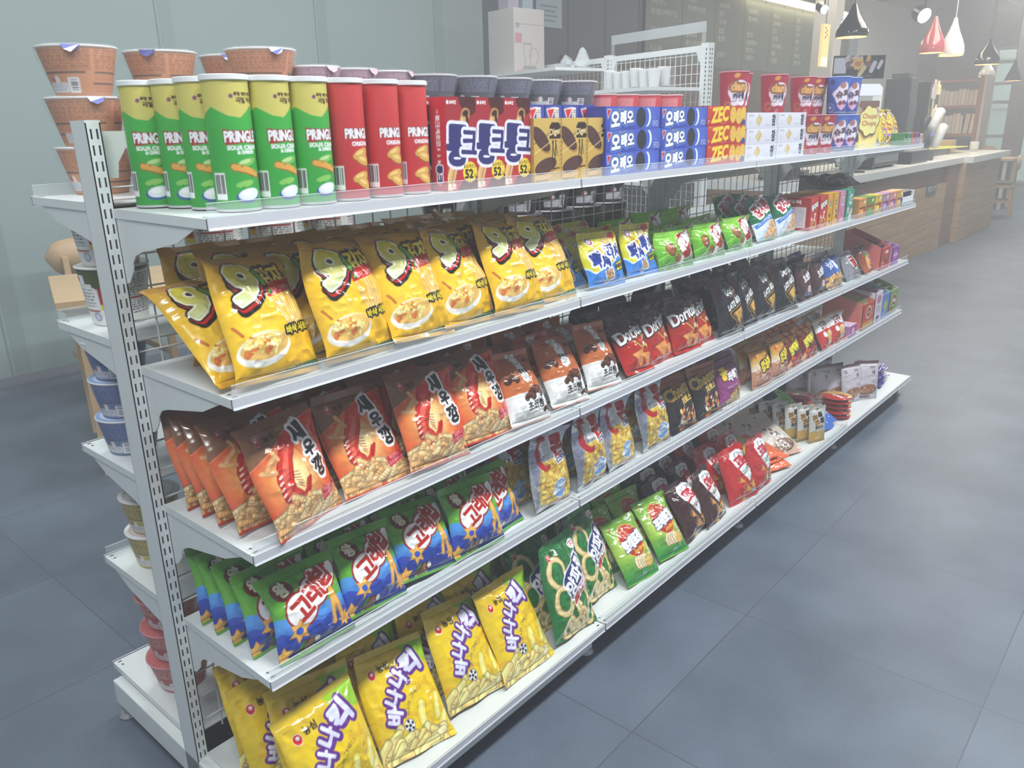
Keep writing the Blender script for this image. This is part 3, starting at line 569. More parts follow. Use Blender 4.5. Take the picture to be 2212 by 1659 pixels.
def art_homerun(alt=False):
    a = Art(.65, 110, (.46, .74, .20), 17+alt).vgrad((.30, .62, .18), (.58, .82, .24), 0, .65)
    for i in range(14): x = a.rng.uniform(0, 1); a.poly([(x, 0), (x+.02, a.rng.uniform(.06, .16)), (x+.035, 0)], (.25, .5, .15))
    for i in range(9): a.line([(.34, .3), (.34+.6*math.cos(i*.7), .3+.6*math.sin(i*.7))], .03, (.56, .82, .3))
    a.ell(.28, .32, .12, .12, (.35, .2, .12)).ell(.27, .335, .11, .11, (.55, .34, .2)).ell(.24, .37, .05, .04, (.72, .5, .32)).ell(.44, .15, .09, .09, (.38, .22, .13)).ell(.43, .16, .08, .08, (.58, .36, .2))
    a.ell(.72, .37, .19, .245, WH, -10).ell(.72, .37, .175, .23, (.72, .16, .16), -10)
    for ch, x, y in (('홈', .60, .36), ('런', .735, .44), ('볼', .86, .51)): a.t(ch, x, y, .19, WH, rot=24, ol=[(.018, (.6, .1, .1))], bold=.06)
    a.ell(.76, .26, .06, .05, (.4, .22, .12)).ell(.60, .12, .075, .075, (.75, .75, .75)).ell(.6, .122, .07, .07, WH).ring(.57, .12, .05, .06, .008, (.75, .2, .2), 0, -50, 50)
    a.lines(.1, .05, .6, .075, 1, WH).lines(.1, .58, .4, .60, 1, WH); return a.mott(.04)
def art_gamjakkang():
    a = Art(1.056, 110, (.12, .42, .27), 19).rect(0, 0, 1, .50, (.88, .91, .95)).vgrad((.78, .84, .93), (.93, .94, .96), .02, .5).poly([(0, .50), (1, .62), (1, .45), (0, .45)], (.12, .42, .27))
    a.poly([(.02, .40), (.45, .52), (1, .62), (1, .52), (.45, .42), (.06, .31)], (.27, .50, .80)).t('POTATO CHIP', .70, .525, .07, WH, rot=10).t('감자스낵', .24, .42, .07, WH, rot=14)
    for ch, x, y in (('감', .30, .72), ('자', .54, .79), ('깡', .78, .85)): a.t(ch, x, y, .27, (.72, .16, .22), rot=17, ol=[(.042, WH)], bold=.09)
    a.chips(.45, .98, .06, .22, 22, .085, [(.90, .66, .44), (.86, .58, .36), (.94, .74, .52)]); a.chips(.58, .9, .2, .42, 16, .075, [(.90, .66, .44), (.94, .74, .52)]); a.rect(0, 0, 1, .05, (.14, .45, .28)); return a.mott(.04)
def art_chocotang():
    a = Art(1.014, 90, (.27, .15, .15), 20).vgrad((.22, .12, .14), (.34, .20, .19), 0, 1.0)
    a.t('초코탱', .56, .60, .2, (.93, .92, .93), rot=15, ol=[(.022, K)], bold=.07).lines(.35, .78, .7, .82, 1, (.8, .75, .7))
    for i in range(9): a.ell(a.rng.uniform(.2, .85), a.rng.uniform(.1, .35), .07, .06, (.18, .09, .09), 20).ell(a.rng.uniform(.2, .85), a.rng.uniform(.1, .35), .06, .05, (.45, .28, .24), 20)
    a.ell(.55, .26, .12, .11, (.86, .75, .78)).ell(.45, .14, .09, .06, (.3, .36, .62)); return a.mott(.06)
def art_bluestick():
    a = Art(.87, 90, (.22, .34, .60), 21).vgrad((.26, .40, .68), (.20, .30, .55), .3, .87).poly([(.3, .87), (.5, .87), (.78, .3), (.6, .3)], (.30, .48, .78)).poly([(.5, .8), (.6, .82), (.72, .52), (.6, .5)], WH).t('오잉', .32, .62, .16, WH, rot=15, bold=.05)
    a.pile(.05, .95, .03, lambda x: .42-.3*(x-.5)**2, 40, .26, .06, [(.90, .70, .42), (.84, .60, .32), (.94, .78, .52)], None, 80); return a.mott(.04)
def art_silver():
    a = Art(.87, 90, (.70, .70, .74), 22); a.A[..., 3] = .45
    for i in range(4): a.line([(.3, .1+.2*i), (.5, .2+.2*i), (.9, .12+.2*i)], .03, (.3, .2, .22))
    a.ell(.6, .5, .28, .22, (.9, .88, .88), 15).t('군', .6, .5, .24, (.75, .16, .2), rot=10, ol=[(.03, (.35, .2, .2))], bold=.09).lines(.4, .15, .85, .28, 3, (.3, .2, .22)).lines(.3, .7, .8, .8, 2, (.35, .25, .28)); return a
def art_taco():
    a = Art(.965, 90, (.58, .26, .16), 23).vgrad((.72, .36, .18), (.30, .16, .12), .1, .96).ell(.35, .3, .15, .22, (.93, .66, .34)).ell(.5, .6, .12, .14, (.35, .5, .2)).chips(.4, .9, .1, .7, 24, .07, [(.80, .3, .2), (.93, .7, .4), (.5, .3, .55), (.85, .8, .85)]); return a.mott(.06)
def art_twist():
    a = Art(1.03, 90, (.52, .24, .46), 24).vgrad((.66, .30, .56), (.45, .20, .36), .1, 1.0)
    a.t('꿀', .26, .74, .26, (.93, .80, .25), rot=4, ol=[(.028, (.3, .1, .2))], bold=.08).t('꽈배기', .62, .66, .21, WH, rot=6, ol=[(.026, (.36, .12, .36))], bold=.06, sx=.9).t('Honey Twist', .45, .42, .07, (.95, .85, .95), rot=4)
    a.pile(.35, 1, .02, lambda x: .1+.32*x, 26, .22, .09, [(.92, .72, .40), (.86, .62, .30), (.95, .80, .5)], .01, 60, 45); return a.mott(.04)
def art_shell():
    a = Art(1.065, 90, (.86, .66, .30), 25).vgrad((.97, .96, .93), (.86, .62, .22), .45, .75).vgrad((.86, .62, .22), (.70, .46, .2), .75, 1.065)
    a.rect(0, 0, 1, .45, (.80, .56, .45)).chips(.05, .95, .04, .46, 48, .085, [(.90, .66, .55), (.86, .58, .46), (.94, .76, .66)]).t('왕소라', .60, .57, .26, (.95, .84, .15), rot=10, ol=[(.04, K)], bold=.09, sx=.85).lines(.5, .76, .85, .80, 1, K).poly([(.12, .86), (.2, .88), (.2, .8), (.12, .78)], (.8, .2, .2)); return a.mott(.04)
def art_tteok():
    a = Art(.875, 90, (.45, .13, .10), 26).vgrad((.35, .10, .09), (.62, .18, .12), .2, .8)
    for i in range(6): a.poly([(i/6, .875), ((i+1)/6, .875), ((i+1)/6, .66), ((i+.5)/6, .62), (i/6, .66)], (.93, .62, .16) if i % 2 else (.75, .2, .14))
    a.t('쌀떡볶이', .52, .47, .2, (.92, .88, .25), rot=14, ol=[(.026, (.2, .06, .05))], bold=.06, sx=.85).chips(.1, .95, .03, .25, 30, .07, [(.80, .25, .16), (.9, .4, .24), (.66, .16, .12)]).poly([(0, .1), (.2, .2), (.3, .06), (0, .02)], (.93, .7, .5)); return a.mott(.05)
def art_whitered():
    a = Art(.883, 90, (.93, .92, .92), 27).rect(0, .8, 1, .883, (.75, .56, .18)).t('고구마', .5, .66, .2, (.45, .16, .14), rot=8, bold=.05, sx=.8).poly([(0, .5), (.5, .55), (1, .45), (1, 0), (0, 0)], (.76, .2, .16)).ell(.6, .28, .22, .2, (.96, .78, .4), 20).chips(.4, .85, .1, .4, 16, .08, [(.95, .85, .5), (.93, .7, .35), (.96, .94, .9)]).ell(.3, .4, .1, .08, (.95, .94, .93)); return a.mott(.04)
def art_tong():
    a = Art(2.1, 80, (.76, .17, .22), 30).vgrad((.74, .16, .21), (.64, .15, .19), .2, 2.1)
    a.ell(.78, 1.98, .34, .22, (.30, .10, .10), -20).ell(.86, 1.80, .16, .1, (.34, .11, .11), 30)
    P = [(.02, .02), (.66, 1.72)]; a.line(P, .30, (.60, .42, .26)).line(P, .25, (.86, .68, .46)); a.line([(.05, .0), (.72, 1.70)], .05, (.74, .54, .34)).line([(-.06, .05), (.58, 1.70)], .03, (.94, .80, .58)); a.ell(.66, 1.74, .15, .10, (.75, .56, .36), 20).ell(.66, 1.74, .10, .065, (.24, .10, .08), 20).line([(.70, 1.72), (.72, 1.5)], .08, (.24, .1, .08))
    for ch, x, y, h, r in (('통', .36, 1.02, .86, 8), ('크', .76, 1.08, .5, 5)): a.t(ch, x, y, h, (.20, .19, .44), rot=-4, ol=[(.075, (.93, .92, .98))], bold=.055, sx=.8)
    a.poly([(.30, .0), (.75, .45), (1, .3), (1, 0)], (.36, .12, .12)).blob(.75, .40, .24, (.93, .82, .24), 18, .05).t('통크게초코', .75, .54, .085, (.3, .1, .1)).t('52', .72, .36, .2, (.12, .08, .1), bold=.06).t('%', .92, .31, .08, (.12, .08, .1)).t('초코', .14, .1, .12, WH).t('오리온', .26, 1.98, .075, WH, bold=.05).ell(.09, 1.98, .04, .045, WH); return a.mott(.03)
def art_tong_side():
    a = Art(3.9, 40, (.78, .16, .22), 31).vgrad((.78, .16, .21), (.82, .18, .24), 0, 3.9)
    for i, ch in enumerate('통크게초코52%'): a.t(ch, .5, 3.05-i*.26, .24 if ch not in '52%' else .17, WH, rot=-90, bold=.05)
    a.t('통크', .5, .72, .36, (.2, .19, .44), rot=-90, ol=[(.06, WH)], bold=.06); a.t('"', .5, 3.3, .12, WH, rot=-90).t('"', .5, .3, .12, WH, rot=-90); return a
def art_diget():
    a = Art(1.37, 90, (.80, .66, .33), 32).vgrad((.78, .63, .30), (.84, .70, .38), 0, 1.37)
    for x, y, rx, ry, r in ((.26, .92, .38, .17, -38), (.42, .34, .40, .16, 14)):
        a.ell(x+.03, y-.05, rx, ry, (.70, .50, .22), r).ell(x, y, rx, ry, (.25, .15, .13), r).ell(x, y+.01, rx*.9, ry*.82, (.34, .21, .19), r)
        for q in np.linspace(-.5, .5, 7): a.line([(x+q*rx*1.2-.08, y-.05+q*ry), (x+q*rx*1.2+.08, y+.06+q*ry)], .008, (.26, .16, .14))
    a.ell(.34, .09, .38, .07, (.76, .58, .32), 4).ell(.34, .105, .36, .055, (.86, .69, .42), 4); a.line([(0, .6), (.6, .86)], .018, (.94, .84, .55)); a.lines(.05, .0, .5, .04, 1, K)
    a.poly([(.56, .92), (.98, .92), (.98, 1.2), (.9, 1.27), (.64, 1.27), (.56, 1.18)], (.20, .12, .09)).t('Diget', .77, 1.06, .17, (.93, .84, .60), rot=6, bold=.03, shear=.1)
    a.line([(.70, .88), (.66, .50)], .03, K).line([(.80, .88), (.76, .50)], .03, K).line([(.66, .88), (.74, .56)], .022, K).line([(.78, .88), (.85, .56)], .022, K).line([(.70, .48), (.70, .26), (.92, .28)], .03, K)
    for y in np.linspace(.06, 1.3, 14): a.line([(.94, y), (.985, y+.05)], .02, (.55, .38, .2))
    return a.mott(.02)
def art_oreo():
    a = Art(.212, 200, (.24, .29, .66), 33).vgrad((.23, .28, .65), (.30, .37, .75), 0, .212).rad(.75, .1, .3, .2, (.35, .5, .85), 1.2)
    for q in ((.045, .02, .1, .15), ): a.poly([(.02, .18), (.095, .185), (.04, .10)], (.75, .17, .22)).line([(.02, .18), (.095, .185), (.04, .10), (.02, .18)], .006, WH)
    a.ell(.63, .108, .085, .095, (.10, .10, .14)).ell(.74, .108, .085, .092, (.10, .10, .14), -4).ell(.745, .108, .075, .09, WH, -6).ell(.715, .11, .07, .088, (.25, .4, .8)).ell(.64, .108, .08, .09, (.16, .16, .19)); a.chips(.58, .69, .05, .165, 30, .008, [(.24, .24, .28), (.12, .12, .15)])
    for ch, x, h in (('오', .165, .125), ('레', .31, .115), ('오', .43, .10)): a.t(ch, x, .095+(x-.16)*.08, h, WH, rot=5, ol=[(.020, (.42, .62, .93)), (.012, (.15, .2, .5))], bold=.08)
    a.t('크림 샌드 쿠키', .27, .187, .018, (.85, .85, .3)).lines(.86, .02, .97, .08, 3, WH, .6).t('100g', .9, .1, .014, WH); return a
def art_oreo_end():
    a = Art(2.6, 40, (.22, .27, .63), 34).poly([(.1, 2.45), (.6, 2.5), (.3, 2.0)], (.75, .17, .22)).line([(.1, 2.45), (.6, 2.5), (.3, 2.0), (.1, 2.45)], .04, WH).rect(.55, 1.7, .8, 2.5, WH).lines(.58, 1.75, .77, 2.45, 10, K)
    for i, ch in enumerate('오레오'): a.t(ch, .45, 1.5-i*.5, .45, WH, rot=-90, ol=[(.05, (.45, .62, .93))], bold=.08)
    return a
def art_zec():
    a = Art(.22, 160, (.76, .20, .15), 35).vgrad((.72, .17, .14), (.82, .28, .18), 0, .22)
    for x, y in ((.66, .12), (.82, .105), (.94, .12)): a.ell(x, y, .085, .098, (.70, .46, .14)).ell(x, y, .08, .092, (.92, .74, .30)); a.chips(x-.05, x+.05, y-.06, y+.06, 14, .012, [(.96, .82, .42), (.82, .6, .2)])
    a.t('ZEC', .33, .125, .155, (.96, .85, .22), rot=4, bold=.07, shear=.2, sx=1.05).t('부드러운 크래커', .40, .028, .022, (.96, .85, .5), rot=3).ell(.95, .03, .05, .04, (.25, .27, .55)).t('오리온', .06, .20, .018, WH).lines(.02, .03, .07, .06, 2, WH); return a
def art_cham():
    a = Art(.215, 140, (.87, .87, .91), 36).vgrad((.84, .84, .89), (.91, .91, .94), 0, .215)
    a.poly([(.38, .195), (.48, .125), (.385, .03), (.28, .1)], (.72, .60, .36)).poly([(.38, .19), (.47, .125), (.385, .04), (.29, .1)], (.88, .77, .52)); a.chips(.34, .43, .08, .15, 16, .014, [(.95, .87, .66), (.78, .64, .4)])
    a.t('참', .86, .112, .15, K, sx=.8, bold=.04)
    for i, ch in enumerate('크래커'): a.t(ch, .955, .165-.05*i, .038, (.3, .3, .32))
    a.t('CROWN', .13, .175, .024, (.4, .4, .42)).t('SALTINE CRACKER', .68, .045, .014, (.45, .4, .3)).ell(.11, .075, .022, .03, (.6, .6, .62)).ell(.11, .075, .018, .026, (.87, .87, .9)); return a
def art_chicken(): 
    a = Art(2.0, 70, (.80, .19, .14), 37).t('닭다리', .55, 1.45, .36, WH, rot=16, ol=[(.06, (.5, .08, .06))], bold=.06, sx=.75).ell(.55, .36, .34, .3, (.95, .78, .55)).ell(.55, .36, .28, .24, (.60, .32, .16)).ell(.5, .42, .12, .1, (.82, .52, .28)).line([(.6, .58), (.66, .95)], .09, WH).ell(.62, .98, .06, .06, WH).ell(.7, .97, .06, .06, WH).ell(.25, .7, .07, .1, WH).ell(.3, .2, .3, .1, (.8, .5, .3)).lines(.05, .3, .4, .42, 2, (.3, .5, .2))
    egg(a, .2, 1.85, .05); return a
def art_chicken_side():
    a = Art(1.4, 60, (.66, .14, .13), 38).rect(.18, .12, .9, 1.0, (.86, .82, .84)).lines(.22, .16, .86, .96, 16, (.4, .3, .35), .7).t('닭다리', .55, 1.22, .15, WH, bold=.05).ell(.7, 1.07, .12, .04, (.6, .3, .15)); return a
def art_snackbox(c, c2, shape, seed, h=2.0):
    a = Art(h, 60, c, seed).blob(.55, h*.68, .30, c2, 7, .15); rng = a.rng
    for i in range(4): a.blob(rng.uniform(.2, .8), rng.uniform(.15, h*.45), rng.uniform(.1, .2), shape if i % 2 else c2, 5, .2, rng.uniform(0, 90))
    return a.lines(.3, h*.6, .85, h*.78, 3, tuple(.4*x for x in c), .8, .55).lines(.1, h*.9, .5, h*.95, 1, WH)
def art_minibox(c, c2, seed): return Art(1.45, 50, c, seed).ell(.6, .55, .34, .3, c2).blob(.45, .45, .2, tuple(min(1, x*1.2) for x in c), 5, .2).lines(.08, .62, .95, .86, 1, (.55, .18, .14), 1, .7).lines(.1, 1.2, .7, 1.35, 2, (.3, .2, .2)).ell(.75, 1.15, .12, .12, (.93, .9, .8))
# cups and cans: width of the canvas is half the way round
def art_bowl(c, ink, stripe, seed, asp, dark=False, badge=True):
    a = Art(asp, 110, c, seed).vgrad(tuple(.94*x for x in c), c, 0, asp)
    a.lines(.02, asp*.52, .98, asp*.93, 8, ink, .8, .5); a.lines(.02, asp*.32, .62, asp*.44, 3, ink, .5, .5); a.lines(.02, asp*.08, .5, asp*.2, 3, ink, .5, .45)
    if stripe: a.rect(.02, asp*.455, .93, asp*.485, stripe).rect(0, asp*.235, .45, asp*.275, stripe)
    if badge: a.rect(.46, asp*.08, .74, asp*.27, (.90, .90, .92)).lines(.48, asp*.1, .72, asp*.25, 4, (.5, .5, .55)).barcode(.745, asp*.07, .86, asp*.38, True).ell(.62, asp*.33, .035, .035, (.93, .9, .88)).rect(.55, asp*.30, .59, asp*.37, (.75, .25, .22)); a.lines(.80, asp*.5, .98, asp*.9, 14, ink, .5)
    return a
def art_redcup():
    a = Art(.8, 70, (.80, .28, .32), 51).rect(.28, .12, .84, .72, (.86, .50, .52)); a.lines(.3, .3, .82, .70, 12, (.95, .8, .8), .5); return a.vgrad((.88, .50, .36), (.86, .46, .46), .16, .34, .28, .84).rect(.28, .155, .84, .175, (.92, .82, .3)).rect(.28, .07, .84, .15, (.13, .10, .1)).lines(.34, .09, .8, .13, 2, WH)
def art_whitecup():
    a = Art(.68, 120, (.92, .92, .90), 52).rect(0, .50, 1, .68, (.33, .36, .20)).rect(.30, .44, .62, .68, (.30, .33, .18)).rect(.55, .1, .98, .62, (.93, .93, .92)); a.lines(.57, .12, .97, .60, 16, (.3, .3, .3), .8, .55)
    a.rect(.36, .26, .52, .45, (.70, .22, .2)).rect(.36, .19, .52, .26, (.93, .80, .2)).rect(.05, .2, .33, .46, WH).lines(.07, .22, .31, .45, 6, (.35, .35, .35)).rect(.05, .17, .33, .19, (.7, .3, .3)).rect(.56, .30, .96, .325, (.66, .25, .25)).ell(.28, .11, .05, .05, (.35, .42, .6)).ell(.28, .11, .04, .04, (.8, .82, .9)).rect(.06, .50, .22, .60, WH).rect(.08, .52, .14, .585, (.75, .3, .3)); return a
def art_cupdan():
    a = Art(.95, 70, (.66, .19, .26), 53); a.lines(.03, .2, .16, .7, 7, (.45, .12, .18), .7)
    a.blob(.62, .45, .25, (.90, .87, .91), 5, .12, 20).ell(.62, .6, .26, .16, (.90, .87, .91)).t('dan', .60, .63, .17, (.86, .68, .40), ol=[(.04, (.52, .30, .18))], bold=.1, sx=1.05).t('카라멜', .63, .42, .13, (.16, .14, .26), rot=4, bold=.07, sx=.8).t('CREAMY CARAMEL', .62, .32, .04, (.4, .25, .25), rot=4).ring(.33, .2, .1, .1, .02, (.85, .5, .35)).ring(.33, .2, .06, .06, .02, (.85, .5, .35)).ell(.35, .22, .05, .05, (.55, .35, .25)).ell(.55, .86, .07, .05, (.86, .62, .3), 20).ring(.6, .09, .035, .04, .012, WH); a.t('Creamy', .66, .04, .03, WH); return a
def art_cupblue():
    a = Art(1.15, 70, (.27, .38, .72), 54).vgrad((.2, .28, .60), (.30, .42, .75), 0, 1.15).blob(.56, .60, .27, (.92, .90, .95), 5, .1, 30).ell(.6, .82, .14, .16, (.92, .9, .95)).ell(.56, .88, .09, .1, (.70, .48, .46)).t('슈퍼', .58, .62, .22, (.35, .2, .3), rot=12, bold=.06, shear=.1).blob(.58, .28, .14, (.88, .70, .80), 4, .1).ell(.52, .34, .06, .07, (.50, .2, .3)).ell(.65, .36, .06, .07, (.50, .2, .3)).ring(.2, .2, .13, .13, .03, (.5, .65, .92)).ell(.2, .2, .05, .05, (.8, .85, .97)).ell(.24, .98, .08, .08, (.18, .24, .5)).lines(.2, .03, .95, .08, 1, (.80, .8, .5), 1, .6); return a
def art_can(green):
    c = (.24, .66, .26) if green else (.80, .23, .24); a = Art(1.78, 120, c, 55+green)
    if green:
        a.vgrad((.20, .62, .24), (.27, .70, .28), 0, 1.4); a.poly([(0, 1.30), (.22, 1.42), (.45, 1.30), (.62, 1.27), (.85, 1.44), (1, 1.30), (1, 1.78), (0, 1.78)], (.84, .80, .42))
        a.ell(.52, 1.56, .03, .03, (.55, .3, .45)).t('뚜껑 열면 터지는', .75, 1.585, .05, (.3, .2, .12), bold=.05).t('리얼 액션!', .76, 1.505, .075, (.3, .2, .12), bold=.06)
        a.t('SOUR CREAM', .64, .865, .058, WH, bold=.08).t('& ONION', .66, .80, .045, WH, bold=.08)
        a.ell(.66, .66, .16, .05, (.50, .75, .35), 12).ell(.62, .67, .10, .03, (.75, .88, .6), 12).line([(.45, .60), (.62, .55), (.80, .48)], .11, (.62, .42, .16)).line([(.45, .60), (.62, .56), (.80, .49)], .085, (.90, .66, .30)).ell(.58, .36, .14, .045, (.55, .78, .38), 10).ell(.62, .19, .19, .10, (.22, .33, .62), 8).ell(.63, .21, .17, .085, (.90, .92, .93), 8).ell(.6, .23, .09, .04, (.97, .97, .97), 8)
        for i in range(12): a.ell(a.rng.uniform(.42, .9), a.rng.uniform(.3, .72), .014, .008, (.12, .38, .14), a.rng.uniform(0, 90))
    else:
        a.vgrad((.74, .17, .19), (.84, .28, .28), 0, 1.78); a.t('ORIGINAL', .66, .86, .06, WH, bold=.08)
        for x, y, r in ((.62, .70, 20), (.68, .60, -15), (.60, .34, 15), (.66, .24, -25)): a.ell(x+.01, y-.02, .17, .085, (.55, .36, .14), r).ell(x, y, .165, .08, (.86, .66, .32), r).ell(x-.03, y+.02, .09, .03, (.95, .80, .5), r)
    if green: a.poly([(.34, 1.12), (.63, 1.09), (.96, 1.13), (.92, 1.02), (.97, .90), (.63, .93), (.36, .90), (.40, 1.01)], (.72, .16, .17))
    a.t('PRINGLES', .655, 1.015, .145, WH, bold=.07, sx=.66, ol=[(.010, (.45, .08, .1))])
    a.barcode(.10, .14, .30, .52).rect(.10, .52, .30, .545, c)
    return a
def art_lid_red():
    a = Art(1, 60, (.75, .22, .2), 57).ell(.5, .5, .46, .46, (.78, .24, .22)); return a.t('육개장', .5, .62, .17, WH, ol=[(.02, K)], bold=.06, rot=15).line([(.3, .25), (.65, .42)], .05, (.9, .7, .3)).lines(.3, .75, .7, .82, 1, WH)
def art_lid_white(): return Art(1, 60, (.90, .90, .90), 58).ring(.5, .5, .42, .42, .03, (.8, .6, .6)).ell(.62, .5, .16, .18, (.85, .75, .25)).t('컵라면', .4, .68, .12, (.6, .2, .2), bold=.05).poly([(.2, .4), (.55, .3), (.55, .18), (.2, .28)], (.72, .3, .3))
def art_lid_blue(): return Art(1, 50, (.45, .62, .85), 59).ring(.5, .5, .40, .40, .06, (.85, .88, .95)).ell(.5, .5, .25, .25, (.75, .2, .25)).lines(.3, .45, .7, .55, 1, WH)
def art_pouch(kind):
    if kind == 'nuts':
        a = Art(1.6, 70, (.80, .77, .80), 61).rect(0, 1.48, 1, 1.6, (.32, .20, .20)).ell(.5, .42, .42, .22, (.30, .17, .12), 8).ell(.5, .44, .4, .2, (.62, .42, .30), 8).chips(.2, .8, .34, .54, 40, .06, [(.72, .50, .36), (.58, .38, .26), (.80, .6, .45)]).rect(.04, .08, .66, .17, (.30, .18, .18)).t('28 g', .2, .125, .06, WH, bold=.06).lines(.34, .11, .62, .14, 1, WH)
        return a.t('000', .72, 1.33, .1, (.2, .2, .3)).t('넛', .76, 1.14, .16, (.25, .22, .3), bold=.06).ell(.17, 1.32, .06, .07, (.3, .25, .4)).ell(.17, 1.32, .03, .035, (.85, .82, .85)).lines(.5, .95, .9, 1.02, 2, (.4, .4, .45))
    if kind == 'taffy':
        a = Art(1.75, 60, (.80, .80, .77), 62).vgrad((.72, .55, .22), (.82, .66, .34), 0, .55).rect(.08, .52, .92, .56, (.7, .6, .3)).lines(.2, .58, .75, .64, 1, (.7, .6, .4)).ell(.5, .3, .25, .12, (.86, .74, .42), 20)
        for ch, x, y, r in (('쫀', .30, 1.18, .30), ('득', .62, 1.30, .28), ('쫀', .42, .92, .3), ('득', .72, 1.02, .28)): a.t(ch, x, y, r, (.62, .44, .14) if ch == '쫀' else (.15, .13, .12), rot=10, ol=[(.02, WH)], bold=.08)
        return a.t('쫀드기', .5, .73, .15, (.15, .14, .13), bold=.06).ell(.5, 1.58, .1, .04, (.55, .5, .4))
    if kind == 'jerky':
        a = Art(1.5, 80, (.80, .74, .69), 63).vgrad((.85, .68, .58), (.83, .82, .80), 0, .7).ell(.58, .30, .36, .19, (.22, .15, .12), 10).ell(.58, .31, .34, .17, (.56, .44, .36), 10).chips(.35, .82, .2, .42, 34, .07, [(.66, .54, .46), (.45, .33, .27), (.80, .72, .66)])
        for ch, x, y in (('구', .42, .88), ('운', .58, .84), ('쥐', .5, .70), ('포', .66, .68)): a.t(ch, x, y, .11, (.15, .13, .13), bold=.04)
        return a.ring(.35, 1.15, .1, .1, .012, (.55, .5, .48)).lines(.25, .62, .4, .9, 5, (.5, .48, .46)).rect(.4, 1.36, .6, 1.39, (.3, .28, .27))
    if kind == 'orange':
        a = Art(1.3, 60, (.90, .42, .22), 64).poly([(0, 1.3), (.75, 1.3), (.72, .4), (.5, .2), (0, .25)], (.88, .72, .26)).ell(.42, .95, .22, .2, (.93, .80, .62)).ell(.42, .55, .18, .16, (.86, .6, .45)).ell(.52, .72, .1, .08, (.95, .93, .88)).lines(.15, .3, .55, .42, 2, (.4, .25, .15)); return a
    if kind == 'blue':
        return Art(1.5, 60, (.25, .45, .80), 65).vgrad((.80, .60, .30), (.86, .70, .45), .85, 1.5).poly([(0, .9), (1, .75), (1, .95), (0, 1.1)], (.93, .8, .3)).lines(.15, .35, .85, .6, 3, WH).pile(.1, .9, .8, lambda x: 1.4, 16, .3, .1, [(.86, .64, .36), (.75, .5, .25)])
    if kind == 'indigo': return Art(.8, 50, (.22, .18, .56), 66).lines(.1, .3, .9, .55, 2, (.75, .72, .95)).ell(.7, .25, .12, .1, (.35, .3, .75))
    if kind == 'lolly':
        a = Art(1.35, 60, (.86, .78, .25), 67).blob(.5, .62, .34, (.62, .48, .72), 6, .12).blob(.5, .66, .26, (.95, .84, .3), 6, .12).t('Chupa', .5, .74, .15, (.72, .25, .2), rot=-6, bold=.05, sx=.9).t('Chups', .5, .58, .15, (.72, .25, .2), rot=-6, bold=.05, sx=.9).chips(.1, .9, .1, .35, 12, .12, [(.6, .4, .6), (.88, .8, .4), (.5, .35, .3)]).chips(.1, .9, 1.0, 1.25, 8, .12, [(.6, .4, .6), (.6, .5, .3)]); return a
    if kind == 'yellowbag':
        return Art(1.6, 50, (.86, .74, .33), 68).t('고아망', .5, .75, .26, WH, ol=[(.05, (.25, .18, .12))], bold=.06, sx=.8).ell(.5, .4, .35, .15, (.3, .22, .14)).poly([(.2, 1.0), (.5, 1.4), (.8, 1.0)], (.35, .28, .16))
def art_disc():
    a = Art(1, 90, (.82, .66, .34), 70).poly([(0, 1), (0, .0), (.42, 0), (.5, .35), (.42, .62), (.55, 1)], (.72, .16, .14)).poly([(.42, 0), (.7, 0), (.62, .2), (.5, .3)], (.92, .80, .25))
    for i in range(6): a.line([(.52+.08*i, .05), (.62+.07*i, .98)], .012, (.45, .3, .12))
    return a.t('떡볶이', .28, .45, .13, WH, rot=60, bold=.06).lines(.1, .2, .35, .28, 2, WH)
# ------------------------------------------------------------------ the double-sided shelving rack (x along it, front towards -y, floor z = 0)
STEEL = mat('white_painted_steel', (.76, .80, .79), .38, noise=(9, .02)); RAILM = mat('price_rail_plastic', (.66, .67, .71), .35); WIRE = mat('wire_mesh_paint', (.74, .76, .74), .4); DARKP = mat('dark_gap', (.05, .055, .06), .8)
FOOTM = mat('foot_zinc', (.42, .44, .46), .4, .6)
ZF = [1.229, .9566, .686, .4394, .110]; ZR = [1.235, .988, .7166, .445, .120]; PD = .057; DEP = .302; DEPB = .388; BAY = .9; TOP = 1.365
def make_upright(z1=TOP, z0=.03):
    b = MB(); x0, x1 = -.018, .006; w = x1-x0; t = .002; c = [x0+w*.25, x0+w*.385, x0+w*.645, x0+w*.79]
    b.box(x0, x0+t, 0, PD, z0, z1, STEEL).box(x1-t, x1, 0, PD, z0, z1, STEEL).box(x0, x1, 0, PD, z1, z1+.004, STEEL)
    for y0, y1 in ((0, t), (PD-t, PD)):
        for a, e in ((x0, c[0]), (c[1], c[2]), (c[3], x1)): b.box(a, e, y0, y1, z0, z1, STEEL)
        z = z1
        while z > z0+.03:
            for a, e in ((c[0], c[1]), (c[2], c[3])): b.box(a, e, y0, y1, z-.0095, z, STEEL)
            z -= .0252
    b.box(x0+.006, x1-.006, PD/2-.002, PD/2+.002, z0, z1, DARKP); return b.mesh('upright')
def make_panel(w=.876, z0=.13, z1=1.352):
    b = MB(); y = .03; b.box(.0, w, y-.006, y+.006, z1-.025, z1, STEEL)
    for x, s in ((0, 1), (w, -1)): b.prism([(x, z1), (x+s*.045, z1), (x+s*.045, z1-.025), (x+s*.028, z1-.05), (x+s*.024, z1-.075), (x, z1-.075)], y-.0075, y+.0075, STEEL, 'y'); b.box(min(x, x+s*.006), max(x, x+s*.006), y-.005, y+.005, z0, z1-.07, STEEL)
    n = 17
    for i in range(1, n): x = w*i/n; b.bar((x, y, z0), (x, y, z1-.02), .0019, WIRE, 5)
    z = z1-.09
    while z > z0: b.bar((.0, y-.003, z), (w, y-.003, z), .0019, WIRE, 5); z -= .0575
    return b.mesh('mesh_panel')
